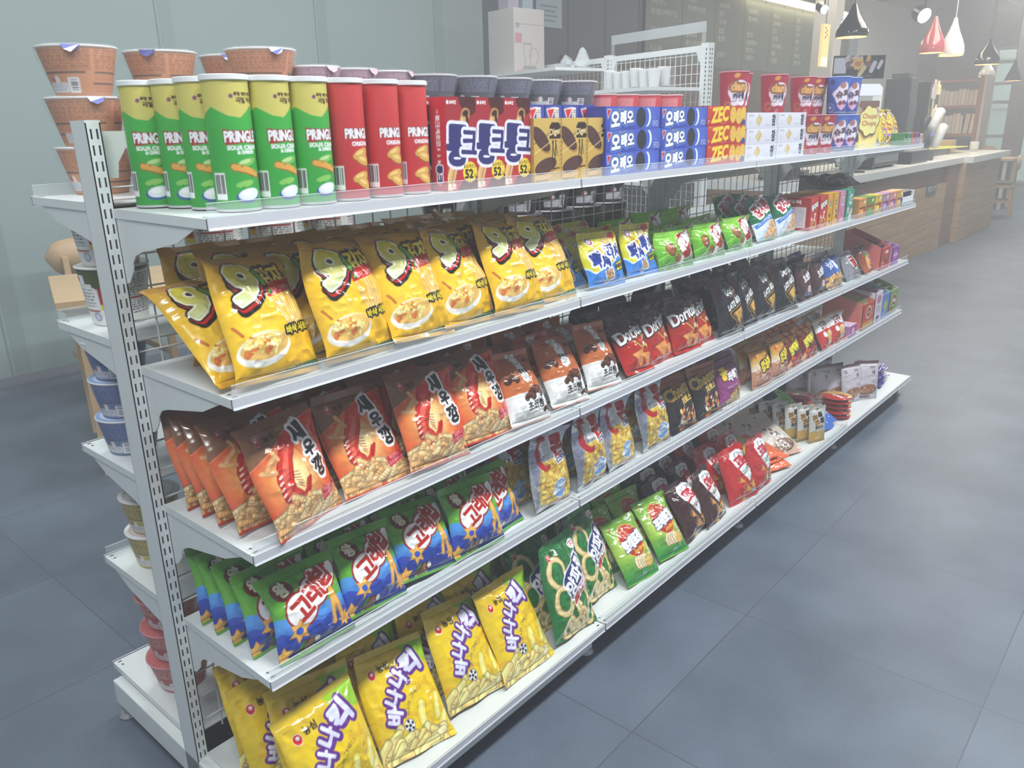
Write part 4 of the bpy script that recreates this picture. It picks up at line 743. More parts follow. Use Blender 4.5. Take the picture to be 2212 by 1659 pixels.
def make_shelf(parent, d, front=True, fence=True, w=.894, base=False):
    s = -1 if front else 1; sh = MB(); sh.box(.0, w, 0, s*d, -.003, 0, STEEL); sh.box(0, .002, 0, s*d, -.015, -.003, STEEL).box(w-.002, w, 0, s*d, -.015, -.003, STEEL).box(0, w, s*d, s*(d-.002), -.015, 0, STEEL)
    for x in (.012, w-.012): sh.box(x-.002, x+.002, s*(d-.03), s*(d-.024), -.0001, .0004, DARKP); sh.box(x-.004, x+.004, s*(d-.013), s*(d-.009), -.0001, .0004, DARKP)
    o = sh.build('shelf', parent)
    MB().prism([(s*d, .0015), (s*(d+.003), .0015), (s*(d+.003), -.013), (s*(d+.005), -.0165), (s*d, -.0165)], 0, w, RAILM).build('price_rail', o)
    if fence:
        f = MB(); f.box(.004, w-.004, s*(d-.004), s*(d-.0022), .0006, .021, CLEAR).box(.004, w-.004, s*(d-.004), s*(d-.0022), .021, .022, CLEAR_EDGE).box(.004, w-.004, s*(d-.03), s*(d-.004), .0004, .0012, CLEAR); f.build('clear_fence', o)
    if not base:
        for x in (.0022, w-.0042):
            P = [(0, -.003), (s*(d-.03), -.013), (s*(d-.05), -.02), (s*.2, -.042), (s*.075, -.066), (s*.05, -.074), (s*.036, -.088), (s*.032, -.102), (s*.012, -.122), (0, -.126)]
            MB().prism(P, x, x+.002, STEEL).build('bracket', o)
    return o
rack = empty('gondola_shelving', (0, 0, 0))
tag(rack, 'long white double-sided steel shelving rack with wire mesh back and slotted posts', 'shelving rack')
up = make_upright(); pn = make_panel()
for k in range(5):
    o = obj('upright', up, rack); o.location = (k*BAY, 0, 0)
    lg = MB(); lg.box(-.018 if k == 0 else -.014, .008, -.35, PD+.35, .036, .100, STEEL); lo = lg.build('base_leg', rack, bevel=.003); lo.location = (k*BAY, 0, 0)
    for y in (-.33, PD+.33): MB().lathe([(.011, .012), (.011, .036)], FOOTM, 14, (-.004, y)).lathe([(.019, 0), (.022, .004), (.016, .014)], FOOTM, 16, (-.004, y)).build('leveling_foot', lo, sm=False)
for k in range(4):
    o = obj('mesh_panel', pn, rack); o.location = (k*BAY+.007, 0, 0)
    [MB().box(.0, .886, y_, y_+.006, .034, .094, STEEL).build('kick_plate', rack) for y_ in (-.358, PD+.352)] if k == 0 else None
    for side, Z in ((True, ZF), (False, ZR)):
        for i in range(5):
            d = DEPB if i == 4 else DEP
            fence = (i < 4) if side else (i in (0, 1, 3) and k < 2)
            if side and i == 4: fence = k in (1, 2)
            o = make_shelf(rack, d, side, fence, base=(i == 4)); o.location = (k*BAY+.003, 0 if side else PD, Z[i])
# ------------------------------------------------------------------ the goods
SHELF = ['top shelf', 'second shelf', 'third shelf', 'fourth shelf', 'bottom shelf']
ROWN = ['front row', 'second row', 'third row', 'back row', 'hindmost row']
def stock(protos, desc, cat, name, level, rows, w, group=None):
    """rows: front to back lists of (x, y, yaw, lean, roll); protos take turns"""
    group = group or f'{desc}s on the {SHELF[level]}'; n = 0
    for r, row in enumerate(rows):
        row = sorted(row)
        for i, q in enumerate(row):
            p = protos[n % len(protos)]; n += 1
            lab = f'{ORD[i]} {desc} from the near end post, {ROWN[r]}, {SHELF[level]}' if len(row) > 1 else f'{desc} alone in the {ROWN[r]} of its kind, {SHELF[level]}'
            inst(p, M(q[0], q[1], ZF[level], *q[2:5], w=w), lab, cat, group)
def back(xs, y, lean=24, j=4, dx=.012):
    return [(x+random.uniform(-dx, dx), y+random.uniform(-.006, .006), random.uniform(-j, j), lean+random.uniform(-4, 4), random.uniform(-3, 3)) for x in xs]
def bag(name, w, h, art, backc, T, variants=1, nx=90, amp=1., **k): return [pillow(name, w, h, art, backc, T, nx=nx, seed=100*len(name)+v+int(w*1e4), amp=amp, **k) for v in range(variants)]

# second shelf
stock(bag('potato_snack_bag', .17, .212, art_gamja(), (.86, .66, .2), .027, 4, 140, 1.2), 'yellow potato snack bag', 'snack bag', 'x', 1, [
    [(.100, -.291, 10, 26, 6), (.268, -.290, 8, 20, 4), (.418, -.290, 6, 23, 5), (.560, -.280, 9, 26, 5), (.705, -.291, 4, 27, 5), (.845, -.274, 1, 27, 3)],
    [(.085, -.248, 15, 42, 3)]+back((.225, .365, .51, .655, .79), -.218, 24), back((.17, .33, .49, .65, .81), -.150, 22), back((.13, .30, .47, .63, .80), -.085, 18)], .17)
stock(bag('noodle_snack_bag', .147, .14, art_ppusyeo(), (.8, .76, .25), .024, 2, 100), 'yellow and blue noodle snack bag', 'snack bag', 'x', 1, [[(1.060, -.273, -4, 23, 3), (1.245, -.262, 0, 19, 3)], back((1.0, 1.16, 1.30), -.205, 40), back((1.02, 1.17, 1.31), -.135, 38), back((.98, 1.13, 1.28), -.07, 26)], .147)
stock(bag('chocolate_ball_bag', .162, .105, art_homerun(), (.35, .6, .2), .024, 2, 90), 'green chocolate ball bag', 'snack bag', 'x', 1, [[(1.395, -.277, -6, 20, 1), (1.608, -.27, -5, 16, 0), (1.815, -.268, -2, 23, 1)], back((1.44, 1.61, 1.79), -.213, 34), back((1.42, 1.60, 1.78), -.153, 30)]
    , .162)
stock(bag('tall_chocolate_ball_bag', .162, .125, art_homerun(True), (.35, .6, .2), .024, 1, 80), 'dim green chocolate ball bag', 'snack bag', 'x', 1, [[]]*3+[back((1.41, 1.58, 1.75), -.08, 14)], .162)
stock(bag('potato_chip_bag', .142, .15, art_gamjakkang(), (.2, .45, .3), .022, 2, 90), 'green and white potato snack bag', 'snack bag', 'x', 1, [[(2.028, -.262, -6, 25, -3), (2.200, -.255, -3, 22, -3)], back((2.03, 2.19), -.2, 26), back((2.02, 2.18), -.13, 20)], .142)
# third shelf
stock(bag('shrimp_cracker_bag', .17, .205, art_saeu(), (.7, .25, .16), .024, 4, 140, 1.1), 'red shrimp cracker bag', 'snack bag', 'x', 2, [
    [(.131, -.288, 15, 20, 0), (.300, -.272, 2, 30, 2), (.450, -.287, 1, 25, 4), (.604, -.276, 6, 28, 6)],
    [(.100, -.228, 8, 27, 3)]+back((.27, .42, .57), -.215, 26), [(.098, -.168, 5, 26, 2)]+back((.28, .43, .57), -.148, 24), [(.100, -.112, 3, 24, 1)]+back((.27, .42, .57), -.085, 18), [(.098, -.062, 2, 16, 0)]], .17)
stock(bag('chocolate_bread_bag', .14, .178, art_choco(), (.8, .78, .76), .024, 2, 110), 'orange and white chocolate bread bag', 'snack bag', 'x', 2, [[(.742, -.284, 2, 31, 5), (.900, -.277, -2, 29, 4), (1.063, -.268, -2, 28, 4)], back((.74, .89, 1.04), -.215, 26), back((.73, .88, 1.03), -.145, 22), back((.75, .9, 1.05), -.08, 16)], .14)
stock(bag('red_tortilla_chip_bag', .15, .172, art_dorired(), (.55, .14, .1), .028, 2, 100), 'red tortilla chip bag', 'snack bag', 'x', 2, [[(1.224, -.273, 3, 29, 5), (1.362, -.262, 5, 19, 2), (1.505, -.262, -4, 17, 1), (1.618, -.258, 2, 19, 0)], back((1.23, 1.38, 1.53), -.195, 22), back((1.22, 1.38, 1.54), -.12, 18)], .15)
stock(bag('black_tortilla_chip_bag', .155, .19, art_doriblack(), (.14, .12, .14), .028, 2, 100), 'black tortilla chip bag', 'snack bag', 'x', 2, [[(1.765, -.28, -3, 22, 2), (1.893, -.272, 4, 21, 3), (2.035, -.272, -1, 19, 2), (2.190, -.28, -6, 18, 1)], back((1.77, 1.93, 2.09, 2.22), -.2, 20), back((1.76, 1.92, 2.08, 2.23), -.125, 16)], .155)
stock(bag('brown_chocolate_snack_bag', .14, .142, art_chocotang(), (.28, .16, .16), .024, 1, 70), 'brown chocolate snack bag', 'snack bag', 'x', 2, [[(2.415, -.27, 2, 18, 4), (2.560, -.27, 2, 18, 3)], back((2.42, 2.57), -.2, 18)], .14)
stock(bag('stick_snack_bag', .15, .135, art_bluestick(), (.25, .35, .6), .024, 1, 70), 'blue stick snack bag', 'snack bag', 'x', 2, [[(2.690, -.275, -3, 19, 1)], back((2.50, 2.69), -.13, 20)], .15)
stock(bag('silver_snack_bag', .15, .135, art_silver(), (.7, .7, .74), .026, 1, 70, 1.5, metal=.5), 'silver roasted snack bag', 'snack bag', 'x', 2, [[(2.93, -.275, -4, 26, 0)], back((2.86,), -.2, 26)], .15)
stock(bag('orange_brown_snack_bag', .14, .14, art_taco(), (.4, .22, .15), .024, 1, 70), 'orange and brown snack bag', 'snack bag', 'x', 2, [[(3.13, -.272, 3, 30, -2)]], .14)
# fourth shelf
stock(bag('whale_cracker_bag', .155, .160, art_whale(), (.3, .5, .75), .024, 4, 140, 1.1), 'green and blue cracker bag', 'snack bag', 'x', 3, [
    [(.117, -.287, -3, 24, -1), (.262, -.283, 6, 29, 7), (.410, -.275, 2, 32, 8), (.556, -.283, -2, 25, 3), (.655, -.262, 4, 25, 0)],
    [(.094, -.228, 0, 24, 0)]+back((.26, .41, .56), -.212, 25), [(.092, -.166, 0, 24, 0)]+back((.27, .42, .57), -.145, 22), [(.090, -.108, 0, 22, 0)]+back((.26, .42, .57), -.08, 16), [(.088, -.058, 0, 15, 0)]], .155)
stock(bag('corn_chip_bag', .15, .195, art_corn(), (.78, .78, .8), .026, 2, 120, 1.5, metal=.6), 'silver corn chip bag', 'snack bag', 'x', 3, [[(.828, -.283, 2, 12, 4), (.995, -.275, 6, 12, 2), (1.142, -.28, 4, 15, 3), (1.322, -.275, 0, 17, 1)], [(.765, -.213, 0, 17, 1)]+back((.95, 1.12, 1.29), -.205, 18), back((.78, .95, 1.12, 1.29), -.13, 14)], .15)
stock(bag('black_cheese_snack_bag', .15, .172, art_cheetos(), (.2, .16, .15), .025, 2, 100), 'black and orange corn snack bag', 'snack bag', 'x', 3, [[(1.490, -.275, -1, 23, 3), (1.652, -.278, -2, 20, 2)], back((1.48, 1.64), -.205, 20), back((1.47, 1.63), -.13, 16)], .15)
stock(bag('honey_twist_bag', .145, .15, art_twist(), (.5, .25, .45), .024, 1, 80), 'purple honey twist bag', 'snack bag', 'x', 3, [[(1.800, -.275, -1, 16, 2)], [(1.880, -.235, 3, 17, 4)], back((1.82, 1.96), -.165, 16)], .145)
stock(bag('shell_snack_bag', .138, .147, art_shell(), (.8, .6, .35), .024, 1, 80), 'golden shell snack bag', 'snack bag', 'x', 3, [[(2.034, -.28, -3, 16, 2), (2.177, -.282, 2, 13, 3)], back((2.06, 2.2), -.21, 16)], .138)
stock(bag('rice_cake_snack_bag', .16, .14, art_tteok(), (.5, .16, .1), .024, 1, 80), 'dark red rice cake snack bag', 'snack bag', 'x', 3, [[(2.335, -.28, 2, 24, 2), (2.485, -.278, -1, 24, 1)], back((2.34, 2.5), -.21, 24)], .16)
stock(bag('white_and_red_snack_bag', .145, .13, art_whitered(), (.8, .6, .5), .024, 1, 70), 'white and red snack bag', 'snack bag', 'x', 3, [[(2.670, -.28, 3, 24, 3), (2.805, -.28, -2, 21, 2)], back((2.66, 2.8), -.205, 22)], .145)
# bottom shelf
stock(bag('banana_snack_bag', .178, .23, art_banana(), (.86, .72, .16), .028, 4, 140, 1.2), 'yellow banana snack bag', 'snack bag', 'x', 4, [
    [(.110, -.352, 1, 22, -5), (.288, -.352, -6, 36, 4), (.478, -.340, 1, 32, 6), (.635, -.362, 1, 30, 2)],
    [(.105, -.282, -4, 20, 3), (.292, -.272, 4, 27, 3), (.46, -.255, 0, 25, 2), (.62, -.265, 2, 26, 0)], [(.075, -.205, 4, 17, 2)]+back((.26, .44, .62), -.185, 22), back((.09, .27, .45, .62), -.11, 18)], .178)
stock(bag('onion_ring_bag', .178, .248, art_onion(), (.16, .45, .25), .03, 2, 140, 1.4), 'green onion ring snack bag', 'snack bag', 'x', 4, [[(.815, -.362, 4, 22, 6)], [(.800, -.292, -6, 26, 0), (.985, -.318, 9, 24, 7)], back((.82, .99), -.2, 20)], .178)
stock(bag('potato_crisp_bag', .144, .19, art_potchip(), (.4, .65, .25), .026, 2, 120), 'light green potato crisp bag', 'snack bag', 'x', 4, [[(1.142, -.358, -4, 40, 3), (1.309, -.357, -4, 40, 4)], [(1.12, -.275, 0, 34, 4), (1.28, -.268, 0, 33, 4)], back((1.12, 1.28), -.195, 28)], .144)
stock(bag('brown_corn_cone_bag', .148, .185, art_cone((.26, .12, .12), (.20, .10, .11), '군옥수수맛', 14), (.24, .12, .12), .026, 2, 110), 'dark brown corn cone bag', 'snack bag', 'x', 4, [[(1.461, -.352, 5, 31, 2), (1.590, -.36, 5, 28, 1)], [(1.43, -.272, 4, 27, 3), (1.58, -.268, 2, 25, 3)], back((1.46, 1.60), -.19, 22)], .148)
stock(bag('red_corn_cone_bag', .16, .188, art_cone((.80, .17, .18), (.70, .14, .15), '고소한맛', 15), (.7, .15, .16), .026, 2, 110), 'bright red corn cone bag', 'snack bag', 'x', 4, [[(1.783, -.355, -9, 25, -1), (1.915, -.362, 2, 18, 3)], [(1.74, -.275, -2, 24, 2), (1.90, -.27, 2, 20, 1)], back((1.75, 1.90), -.19, 20)], .16)

# ------------------------------------------------------------------ top shelf, front side
Z1 = ZF[0]
METAL = mat('tin_rim', (.80, .80, .82), .3, .8); LIDC = mat('frosted_lid', (.86, .88, .88), .25); BASEC = mat('cream_card', (.86, .82, .72), .6)
def make_can(name, art):
    o = turned(name, [(.0335, .004), (.0335, .190)], art, 140, 150, reps=2, a0=R(-112))
    MB().lathe([(.0325, .0008), (.0345, .0012), (.0345, .0045), (.0335, .005)], METAL, 48).build('tin_base', o, sm=False)
    MB().lathe([(.0345, .189), (.0362, .190), (.0362, .1965), (.0345, .1975), (.032, .1965), (.01, .196)], LIDC, 48).build('lid', o, angle=40); return o
canG, canR = make_can('green_crisp_can', art_can(True)), make_can('red_crisp_can', art_can(False))
g = 'tall crisp cans on the top shelf'
for i, (x, y, a) in enumerate(((.098, -.232, 0), (.165, -.238, 6), (.234, -.242, 4))): inst(canG, M(x, y, Z1, a), f'{ORD[i]} green crisp can from the near end post, front row, top shelf', 'can', g)
for i, (x, y, a) in enumerate(((.094, -.162, -22), (.090, -.092, -24), (.064, -.036, -20))): inst(canG, M(x, y, Z1, a), f'green crisp can in the end column, {ORD[i]} one behind its front can', 'can', g)
for i, (x, y) in enumerate(((.165, -.163), (.235, -.168))): inst(canG, M(x, y, Z1, 8), f'{ORD[i]} green crisp can of the second row, hidden behind the front cans', 'can', g)
for i, (x, y, a) in enumerate(((.308, -.240, 8), (.386, -.240, 4), (.462, -.232, 0))): inst(canR, M(x, y, Z1, a), f'{ORD[i]} red crisp can counted from the green cans, front row, top shelf', 'can', g)
for i, (x, y) in enumerate(((.306, -.166), (.384, -.165))): inst(canR, M(x, y, Z1, 10), f'{ORD[i]} red crisp can of the second row, behind the front red cans', 'can', g)
tong = carton('chocolate_stick_box', .083, .042, .171, art_tong(), (.62, .12, .15), (.70, .14, .18), art_tong_side(), 150)
for i, x in enumerate((.563, .648, .733)): inst(tong, M(x, -.245+.002*i, Z1), f'{ORD[i]} red chocolate stick box from the crisp cans, front row, top shelf', 'snack box', 'red chocolate stick boxes')
for i, x in enumerate((.551, .640, .727)): inst(tong, M(x, -.196, Z1), f'{ORD[i]} red chocolate stick box from the crisp cans, second row, top shelf', 'snack box', 'red chocolate stick boxes')
dg = carton('chocolate_biscuit_box', .095, .05, .131, art_diget(), (.74, .58, .28), (.84, .72, .42), n=110)
for i, x in enumerate((.824, .921, 1.018)): inst(dg, M(x, -.245, Z1), f'{ORD[i]} ochre chocolate biscuit box right of the red stick boxes, top shelf', 'biscuit box', 'ochre chocolate biscuit boxes')
oe = carton('cream_cookie_box', .062, .05, .160, art_oreo_end(), (.22, .27, .6), (.3, .38, .7), n=70)
for i, x in enumerate((.85, .915, .98, 1.045)): inst(oe, M(x, -.190, Z1), f'{ORD[i]} blue cream cookie box on end behind the ochre biscuit boxes', 'cookie box', 'blue cookie boxes standing on end')
orr = carton('wide_cream_cookie_box', .243, .055, .0515, art_oreo(), (.2, .25, .6), (.30, .38, .72), n=200)
POSN = ['bottom', 'middle', 'top']
for c, x in enumerate((1.152, 1.400)):
    for k in range(3): inst(orr, M(x+(-.002, .003, -.001)[k], -.252+.001*k, Z1+.0518*k, (.4, -.4, .3)[k]), f'{POSN[k]} blue cream cookie box in the {("left", "right")[c]} stack of three, top shelf', 'cookie box', 'blue cookie boxes lying in two stacks')
ze = carton('cracker_box', .238, .055, .0525, art_zec(), (.72, .2, .15), (.78, .26, .18), n=150)
for k in range(3): inst(ze, M(1.645+(.004, .002, -.004)[k], -.25, Z1+.0528*k), f'{POSN[k]} red and yellow cracker box right of the blue cookie boxes, top shelf', 'cracker box', 'red cracker boxes')
ch = carton('plain_cracker_box', .225, .06, .0465, art_cham(), (.82, .82, .87), (.88, .88, .91), n=130)
for c, x in enumerate((1.890, 2.120)):
    for k in range(3): inst(ch, M(x+(.0, .003, -.002)[k], -.245, Z1+.0468*k+.003*c*0), f'{POSN[k]} white cracker box in the {("left", "right")[c]} white stack, top shelf', 'cracker box', 'white cracker boxes')
RIMW = mat('cup_rim_white', (.84, .82, .80), .4); LIDF = mat('foil_lid', (.72, .70, .68), .32, .3); LIDM = mat('maroon_lid', (.55, .16, .2), .4); TABB = mat('blue_foil_tab', (.20, .22, .55), .25, .5); TABP = mat('pink_foil_tab', (.72, .5, .55), .4); LIDP = mat('pink_lid', (.70, .50, .55), .45); LIDR = mat('red_lid', (.72, .22, .25), .4); LIDBL = mat('blue_lid', (.25, .35, .7), .4)
dn = cup('caramel_cone_cup', .036, .046, .131, art_cupdan(), LIDM, mat('maroon_rim', (.6, .18, .24), .4), 2, 90, 60, film=False)
bl = cup('ice_cream_cup', .034, .042, .131, art_cupblue(), LIDBL, mat('blue_rim', (.35, .45, .8), .4), 2, 80, 60, film=False)
for i, x in enumerate((1.93, 2.06, 2.235, 2.36, 2.49, 2.60)): inst(dn, M(x, -.150+(.05 if i in (1, 3) else 0), Z1+.1335, 30), f'{ORD[i]} maroon caramel cup of the upper tier counted from the white crackers\' left', 'snack cup', 'maroon caramel cups')
for i, (x, y) in enumerate(((1.93, -.15), (2.06, -.1), (2.235, -.15), (2.36, -.10), (2.49, -.15), (2.60, -.15))): inst(dn, M(x, y, Z1, 30), f'{ORD[i]} maroon caramel cup of the lower tier, behind and right of white crackers', 'snack cup', 'maroon caramel cups')
for i, x in enumerate((2.345, 2.475)): inst(dn, M(x, -.242, Z1, 30), f'{ORD[i]} maroon caramel cup at the shelf front beside the white crackers', 'snack cup', 'maroon caramel cups')
for k in range(2):
    for i, x in enumerate((2.615, 2.735)): inst(bl, M(x, (-.242, -.236)[k], Z1+.1335*k, 34), f'{("lower", "upper")[k]} {("left", "right")[i]} blue ice cream cup beside the maroon cups', 'snack cup', 'blue ice cream cups')
# small goods at the far end of the top shelf
yb = pillow('yellow_snack_pouch', .11, .15, art_pouch('yellowbag'), (.8, .7, .3), .02, nx=50, seed=5); inst(yb, M(2.86, -.235, Z1, 0, 14), 'yellow snack pouch between the blue cups and the lollipop box, top shelf', 'snack pouch', None)
def flower(n, r0, r1): return [(r*math.cos(t), r*math.sin(t)) for t in np.linspace(0, 2*PI, n, endpoint=False) for r in (r0+(r1-r0)*.5*(1+math.cos(7*t)),)]
lb = empty('lollipop_display_box', (3.00, -.215, Z1), R(-38)); tag(lb, 'white topped lollipop display box with yellow flower sign, far end of top shelf', 'display box')
YC = mat('display_card_yellow', (.80, .66, .25), .5); YF = mat('sign_yellow', (.80, .74, .28), .5); BR = mat('sign_brown', (.22, .13, .10), .5); WP = mat('white_card', (.82, .83, .88), .5); RD = mat('sign_red', (.62, .16, .13), .5)
MB().box(-.05, .05, -.03, .03, 0, .13, YC).build('box_body', lb, bevel=.002); MB().box(-.048, .048, -.028, .028, .13, .205, CLEAR).build('clear_window', lb)
MB().prism([(-.05, .205), (.05, .205), (.05, .235), (.035, .25), (-.035, .25), (-.05, .235)], -.03, .03, WP, 'y').build('white_cover', lb)
sg = MB(); sg.prism([(.05*x, .105+.066*z) for x, z in flower(60, .85, 1.0)], -.036, -.032, BR, 'y').prism([(.045*x, .107+.06*z) for x, z in flower(60, .85, 1.0)], -.038, -.034, YF, 'y').box(-.044, .04, -.036, -.032, .160, .185, BR); sgo = sg.build('flower_sign', lb)
def text_mesh(name, txt, h, m, parent, Mx, depth=.0008, sx=1., thick=0.):
    V, T = glyphs(txt); n = len(V); P = [(v[0]*h*sx, -depth, v[1]*h) for v in V]+[(v[0]*h*sx, 0, v[1]*h) for v in V]
    me = nmesh(name, P, [tuple(t) for t in T]+[tuple(n+k for k in t[::-1]) for t in T], None, m, False)
    o = obj(name, me, parent); o.matrix_basis = Mx; return o
for s, z in (('Chupa', .124), ('Chups', .096)): text_mesh('lettering', s, .024, RD, sgo, Matrix.Translation((0, -.0385, z)), sx=.95)
for i in range(14):
    MB().lathe([(.001, -.008), (.006, -.006), (.008, 0), (.006, .006), (.001, .008)], mat('amber_candy', (.72, .42, .1), .25), 12, cap=False).build('candy', lb, sm=True).location = (-.036+.018*(i % 5), -.016+.016*((i*7) % 3), .139+.016*(i//5))
lp = pillow('lollipop_bag', .12, .16, art_pouch('lolly'), (.8, .7, .3), .02, nx=60, seed=9)
for i, (x, y, a) in enumerate(((3.23, -.235, 6), (3.31, -.232, -6), (3.40, -.235, 4))): inst(lp, M(x, y, Z1, a, 16), f'{ORD[i]} yellow and purple lollipop bag right of the lollipop box', 'candy bag', 'lollipop bags at the far end')
for i, (c, nm) in enumerate((((.25, .5, .3), 'green'), ((.42, .55, .42), 'pale green'), ((.70, .28, .28), 'red'), ((.50, .38, .62), 'violet'))):
    o = carton('gum_box', .06, .05, .05, Art(.83, 40, c, 80+i).lines(.1, .2, .9, .5, 2, WH).ell(.6, .6, .25, .14, tuple(.6*v for v in c)), c, n=40)
    inst(o, M((3.36, 3.425, 3.49, 3.555)[i]-.0, -.262, Z1), f'small {nm} gum box at the far front corner of the top shelf', 'gum box', 'small gum boxes')
# second shelf, far boxes
z2 = ZF[1]
cb = carton('chicken_snack_box', .076, .16, .118, art_chicken(), (.66, .14, .13), (.6, .2, .17), art_chicken_side(), 100)
for i, x in enumerate((2.385, 2.475)): inst(cb, M(x, -.195, z2, 1), f'{("left", "right")[i]} red chicken snack box on the second shelf', 'snack box', 'red chicken snack boxes')
for i, (nm, c, c2, sh, x, w) in enumerate((('yellow', (.86, .63, .12), (.80, .74, .62), (.35, .2, .1), 2.545, .05), ('yellow', (.86, .63, .12), (.80, .74, .62), (.35, .2, .1), 2.605, .05), ('pink', (.80, .52, .64), (.88, .8, .85), (.75, .4, .5), 2.675, .06), ('teal', (.18, .58, .46), (.76, .85, .82), (.80, .7, .76), 2.765, .075))):
    o = carton('biscuit_stick_box', w, .15, .120, art_snackbox(c, c2, sh, 90+i, .12/w), tuple(.9*v for v in c), c, n=90)
    lab = {0: 'yellow biscuit stick box touching the red chicken boxes', 1: 'yellow biscuit stick box next to the pink one'}.get(i, f'{nm} biscuit stick box among the tall boxes, second shelf')
    inst(o, M(x, -.20, z2), lab, 'snack box', 'tall biscuit stick boxes')
for i, (nm, c, c2) in enumerate((('orange', (.84, .58, .30), (.75, .3, .2)), ('green', (.42, .58, .24), (.75, .35, .2)), ('lemon yellow', (.84, .74, .26), (.7, .35, .2)), ('violet', (.70, .55, .68), (.35, .35, .62)), ('pink', (.85, .55, .55), (.45, .4, .7)), ('amber', (.85, .66, .30), (.45, .45, .7)))):
    o = carton('candy_box', .092, .05, .078-.002*(i > 2), art_minibox(c, c2, 100+i), tuple(.85*v for v in c), tuple(min(1, v*1.1) for v in c), n=60)
    inst(o, M(2.865+.1*i, -.268, z2), f'small {nm} candy box in the front row of the last bay, second shelf', 'candy box', 'small candy boxes')
tr = empty('chocolate_bar_tray', (3.49, -.245, z2)); tag(tr, 'white open tray of dark wrapped bars at the far end, second shelf', 'tray')
MB().box(-.09, .09, -.05, .05, 0, .004, WP).box(-.09, -.086, -.05, .05, 0, .055, WP).box(.086, .09, -.05, .05, 0, .065, WP).box(-.09, .09, -.05, -.046, 0, .04, WP).box(-.09, .09, .046, .05, 0, .065, WP).build('tray', tr)
for i in range(6): inst(carton('wrapped_bar', .024, .08, .055, (.16, .13, .2), (.14, .12, .16), (.3, .26, .32)), M(3.425+.026*i, -.245, z2+.005, 0, 0, 6 if i % 2 else -4), f'{ORD[i]} dark wrapped bar in the white tray', 'chocolate bar', 'bars in the white tray')
CBX = mat('grey_carton', (.30, .27, .30), .7); CBB = mat('carton_mark', (.22, .13, .14), .7)
cb2 = empty('storage_carton', (3.02, -.07, z2)); tag(cb2, 'grey brown storage carton at the back of the last bay, second shelf', 'carton')
MB().box(-.16, .16, -.05, .05, 0, .165, CBX).build('carton_body', cb2, bevel=.002); MB().prism([(.03, .0), (.05, .0), (.09, .165), (.07, .165)], -.0512, -.05, CBB, 'y').box(.10, .13, -.0512, -.05, .04, .13, CBB).build('printed_mark', cb2); MB().box(-.16, .16, -.0515, .0515, .158, .166, mat('carton_tape', (.4, .37, .38), .35)).build('tape', cb2)
fb = pillow('foil_snack_bag', .16, .26, Art(1.6, 60, (.28, .20, .15), 111).mott(.3, 8), (.35, .25, .15), .03, nx=70, seed=12, amp=2.2, metal=.6)
inst(fb, Matrix.Translation((3.02, -.165, z2+.118)) @ Matrix.Rotation(R(88), 4, 'Z') @ Matrix.Rotation(R(-86), 4, 'X'), 'brown foil bag lying across the small candy boxes, second shelf', 'snack bag', None)
tb = carton('stock_box', .3, .12, .075, (.35, .32, .33), (.33, .3, .32), (.34, .31, .3)); inst(tb, M(3.02, -.175, z2), 'low grey box behind the small candy boxes, second shelf', 'carton', None)
# third shelf, far display boxes
z3 = ZF[2]
def display(name, x, y, z, w, d, hf, hb, c, label, items, ic, cat='display box', art=None):
    e = empty(name, (x, y, z)); tag(e, label, cat); m = mat('card_'+name+str(int(x*100)), c, .5); i_ = mat('card_inside', (.7, .66, .62), .6)
    MB().prism([(-d/2, 0), (d/2, 0), (d/2, hb), (0, hb*.55+hf*.45), (-d/2, hf)], -w/2, -w/2+.002, m).prism([(-d/2, 0), (d/2, 0), (d/2, hb), (0, hb*.55+hf*.45), (-d/2, hf)], w/2-.002, w/2, m).box(-w/2, w/2, -d/2, -d/2+.002, 0, hf, m).box(-w/2, w/2, d/2-.002, d/2, 0, hb, m).box(-w/2, w/2, -d/2, d/2, 0, .002, i_).build('box_body', e)
    if art: o = carton('front_print', w*.98, .001, hf*.98, art, c, n=70); o.parent = e; o.location = (0, -d/2-.0008, hf*.01)
    for k in range(items):
        yk = -d/2+.012+(d-.024)*(k+.5)/items
        inst(carton('wrapped_bar', w*.86, (d-.03)/items*.8, hf*1.02+.03*(k/items), Art(.9, 24, ic, 130+k).lines(.1, .5, .9, .8, 2, WH).ell(.6, .3, .2, .15, tuple(min(1, 1.5*v) for v in ic)), ic, tuple(min(1, 1.2*v) for v in ic)), M(x, y+yk, z+.003, 0, 6), f'{ORD[k]} wrapped bar from the front in the {label.split(" display")[0]} display box, {"third" if z == z3 else "fourth"} shelf', 'snack bar', f'bars in the {label.split(" display")[0]} display box')
display('snack_display_box', 3.285, -.20, z3, .13, .17, .10, .17, (.66, .17, .14), 'red display box of dark bars, far end of third shelf', 5, (.25, .13, .14), art=Art(.8, 60, (.74, .20, .16), 120).ell(.6, .4, .22, .2, (.45, .25, .14)).ell(.62, .45, .12, .1, (.7, .45, .25)).t('오예스', .6, .62, .12, WH, bold=.06).lines(.1, .1, .4, .3, 2, WH))
display('candy_display_box', 3.44, -.215, z3, .10, .14, .085, .11, (.52, .26, .58), 'purple display box at the very end of third shelf', 3, (.4, .22, .5), art=Art(.85, 50, (.55, .28, .60), 121).ell(.5, .45, .3, .2, (.75, .45, .72)).lines(.2, .35, .8, .55, 1, WH))
z4 = ZF[3]
display('strip_candy_display_box', 3.12, -.20, z4, .15, .18, .12, .165, (.74, .20, .15), 'red display box with rope drawing, fourth shelf', 5, (.62, .58, .36), art=Art(.8, 70, (.76, .24, .17), 122).rect(0, 0, 1, .22, (.80, .60, .25)).ell(.5, .5, .25, .2, (.90, .84, .70)).ell(.5, .5, .2, .15, (.6, .25, .2)).lines(.38, .44, .62, .56, 1, WH).ring(.85, .5, .08, .12, .02, (.9, .7, .5)))
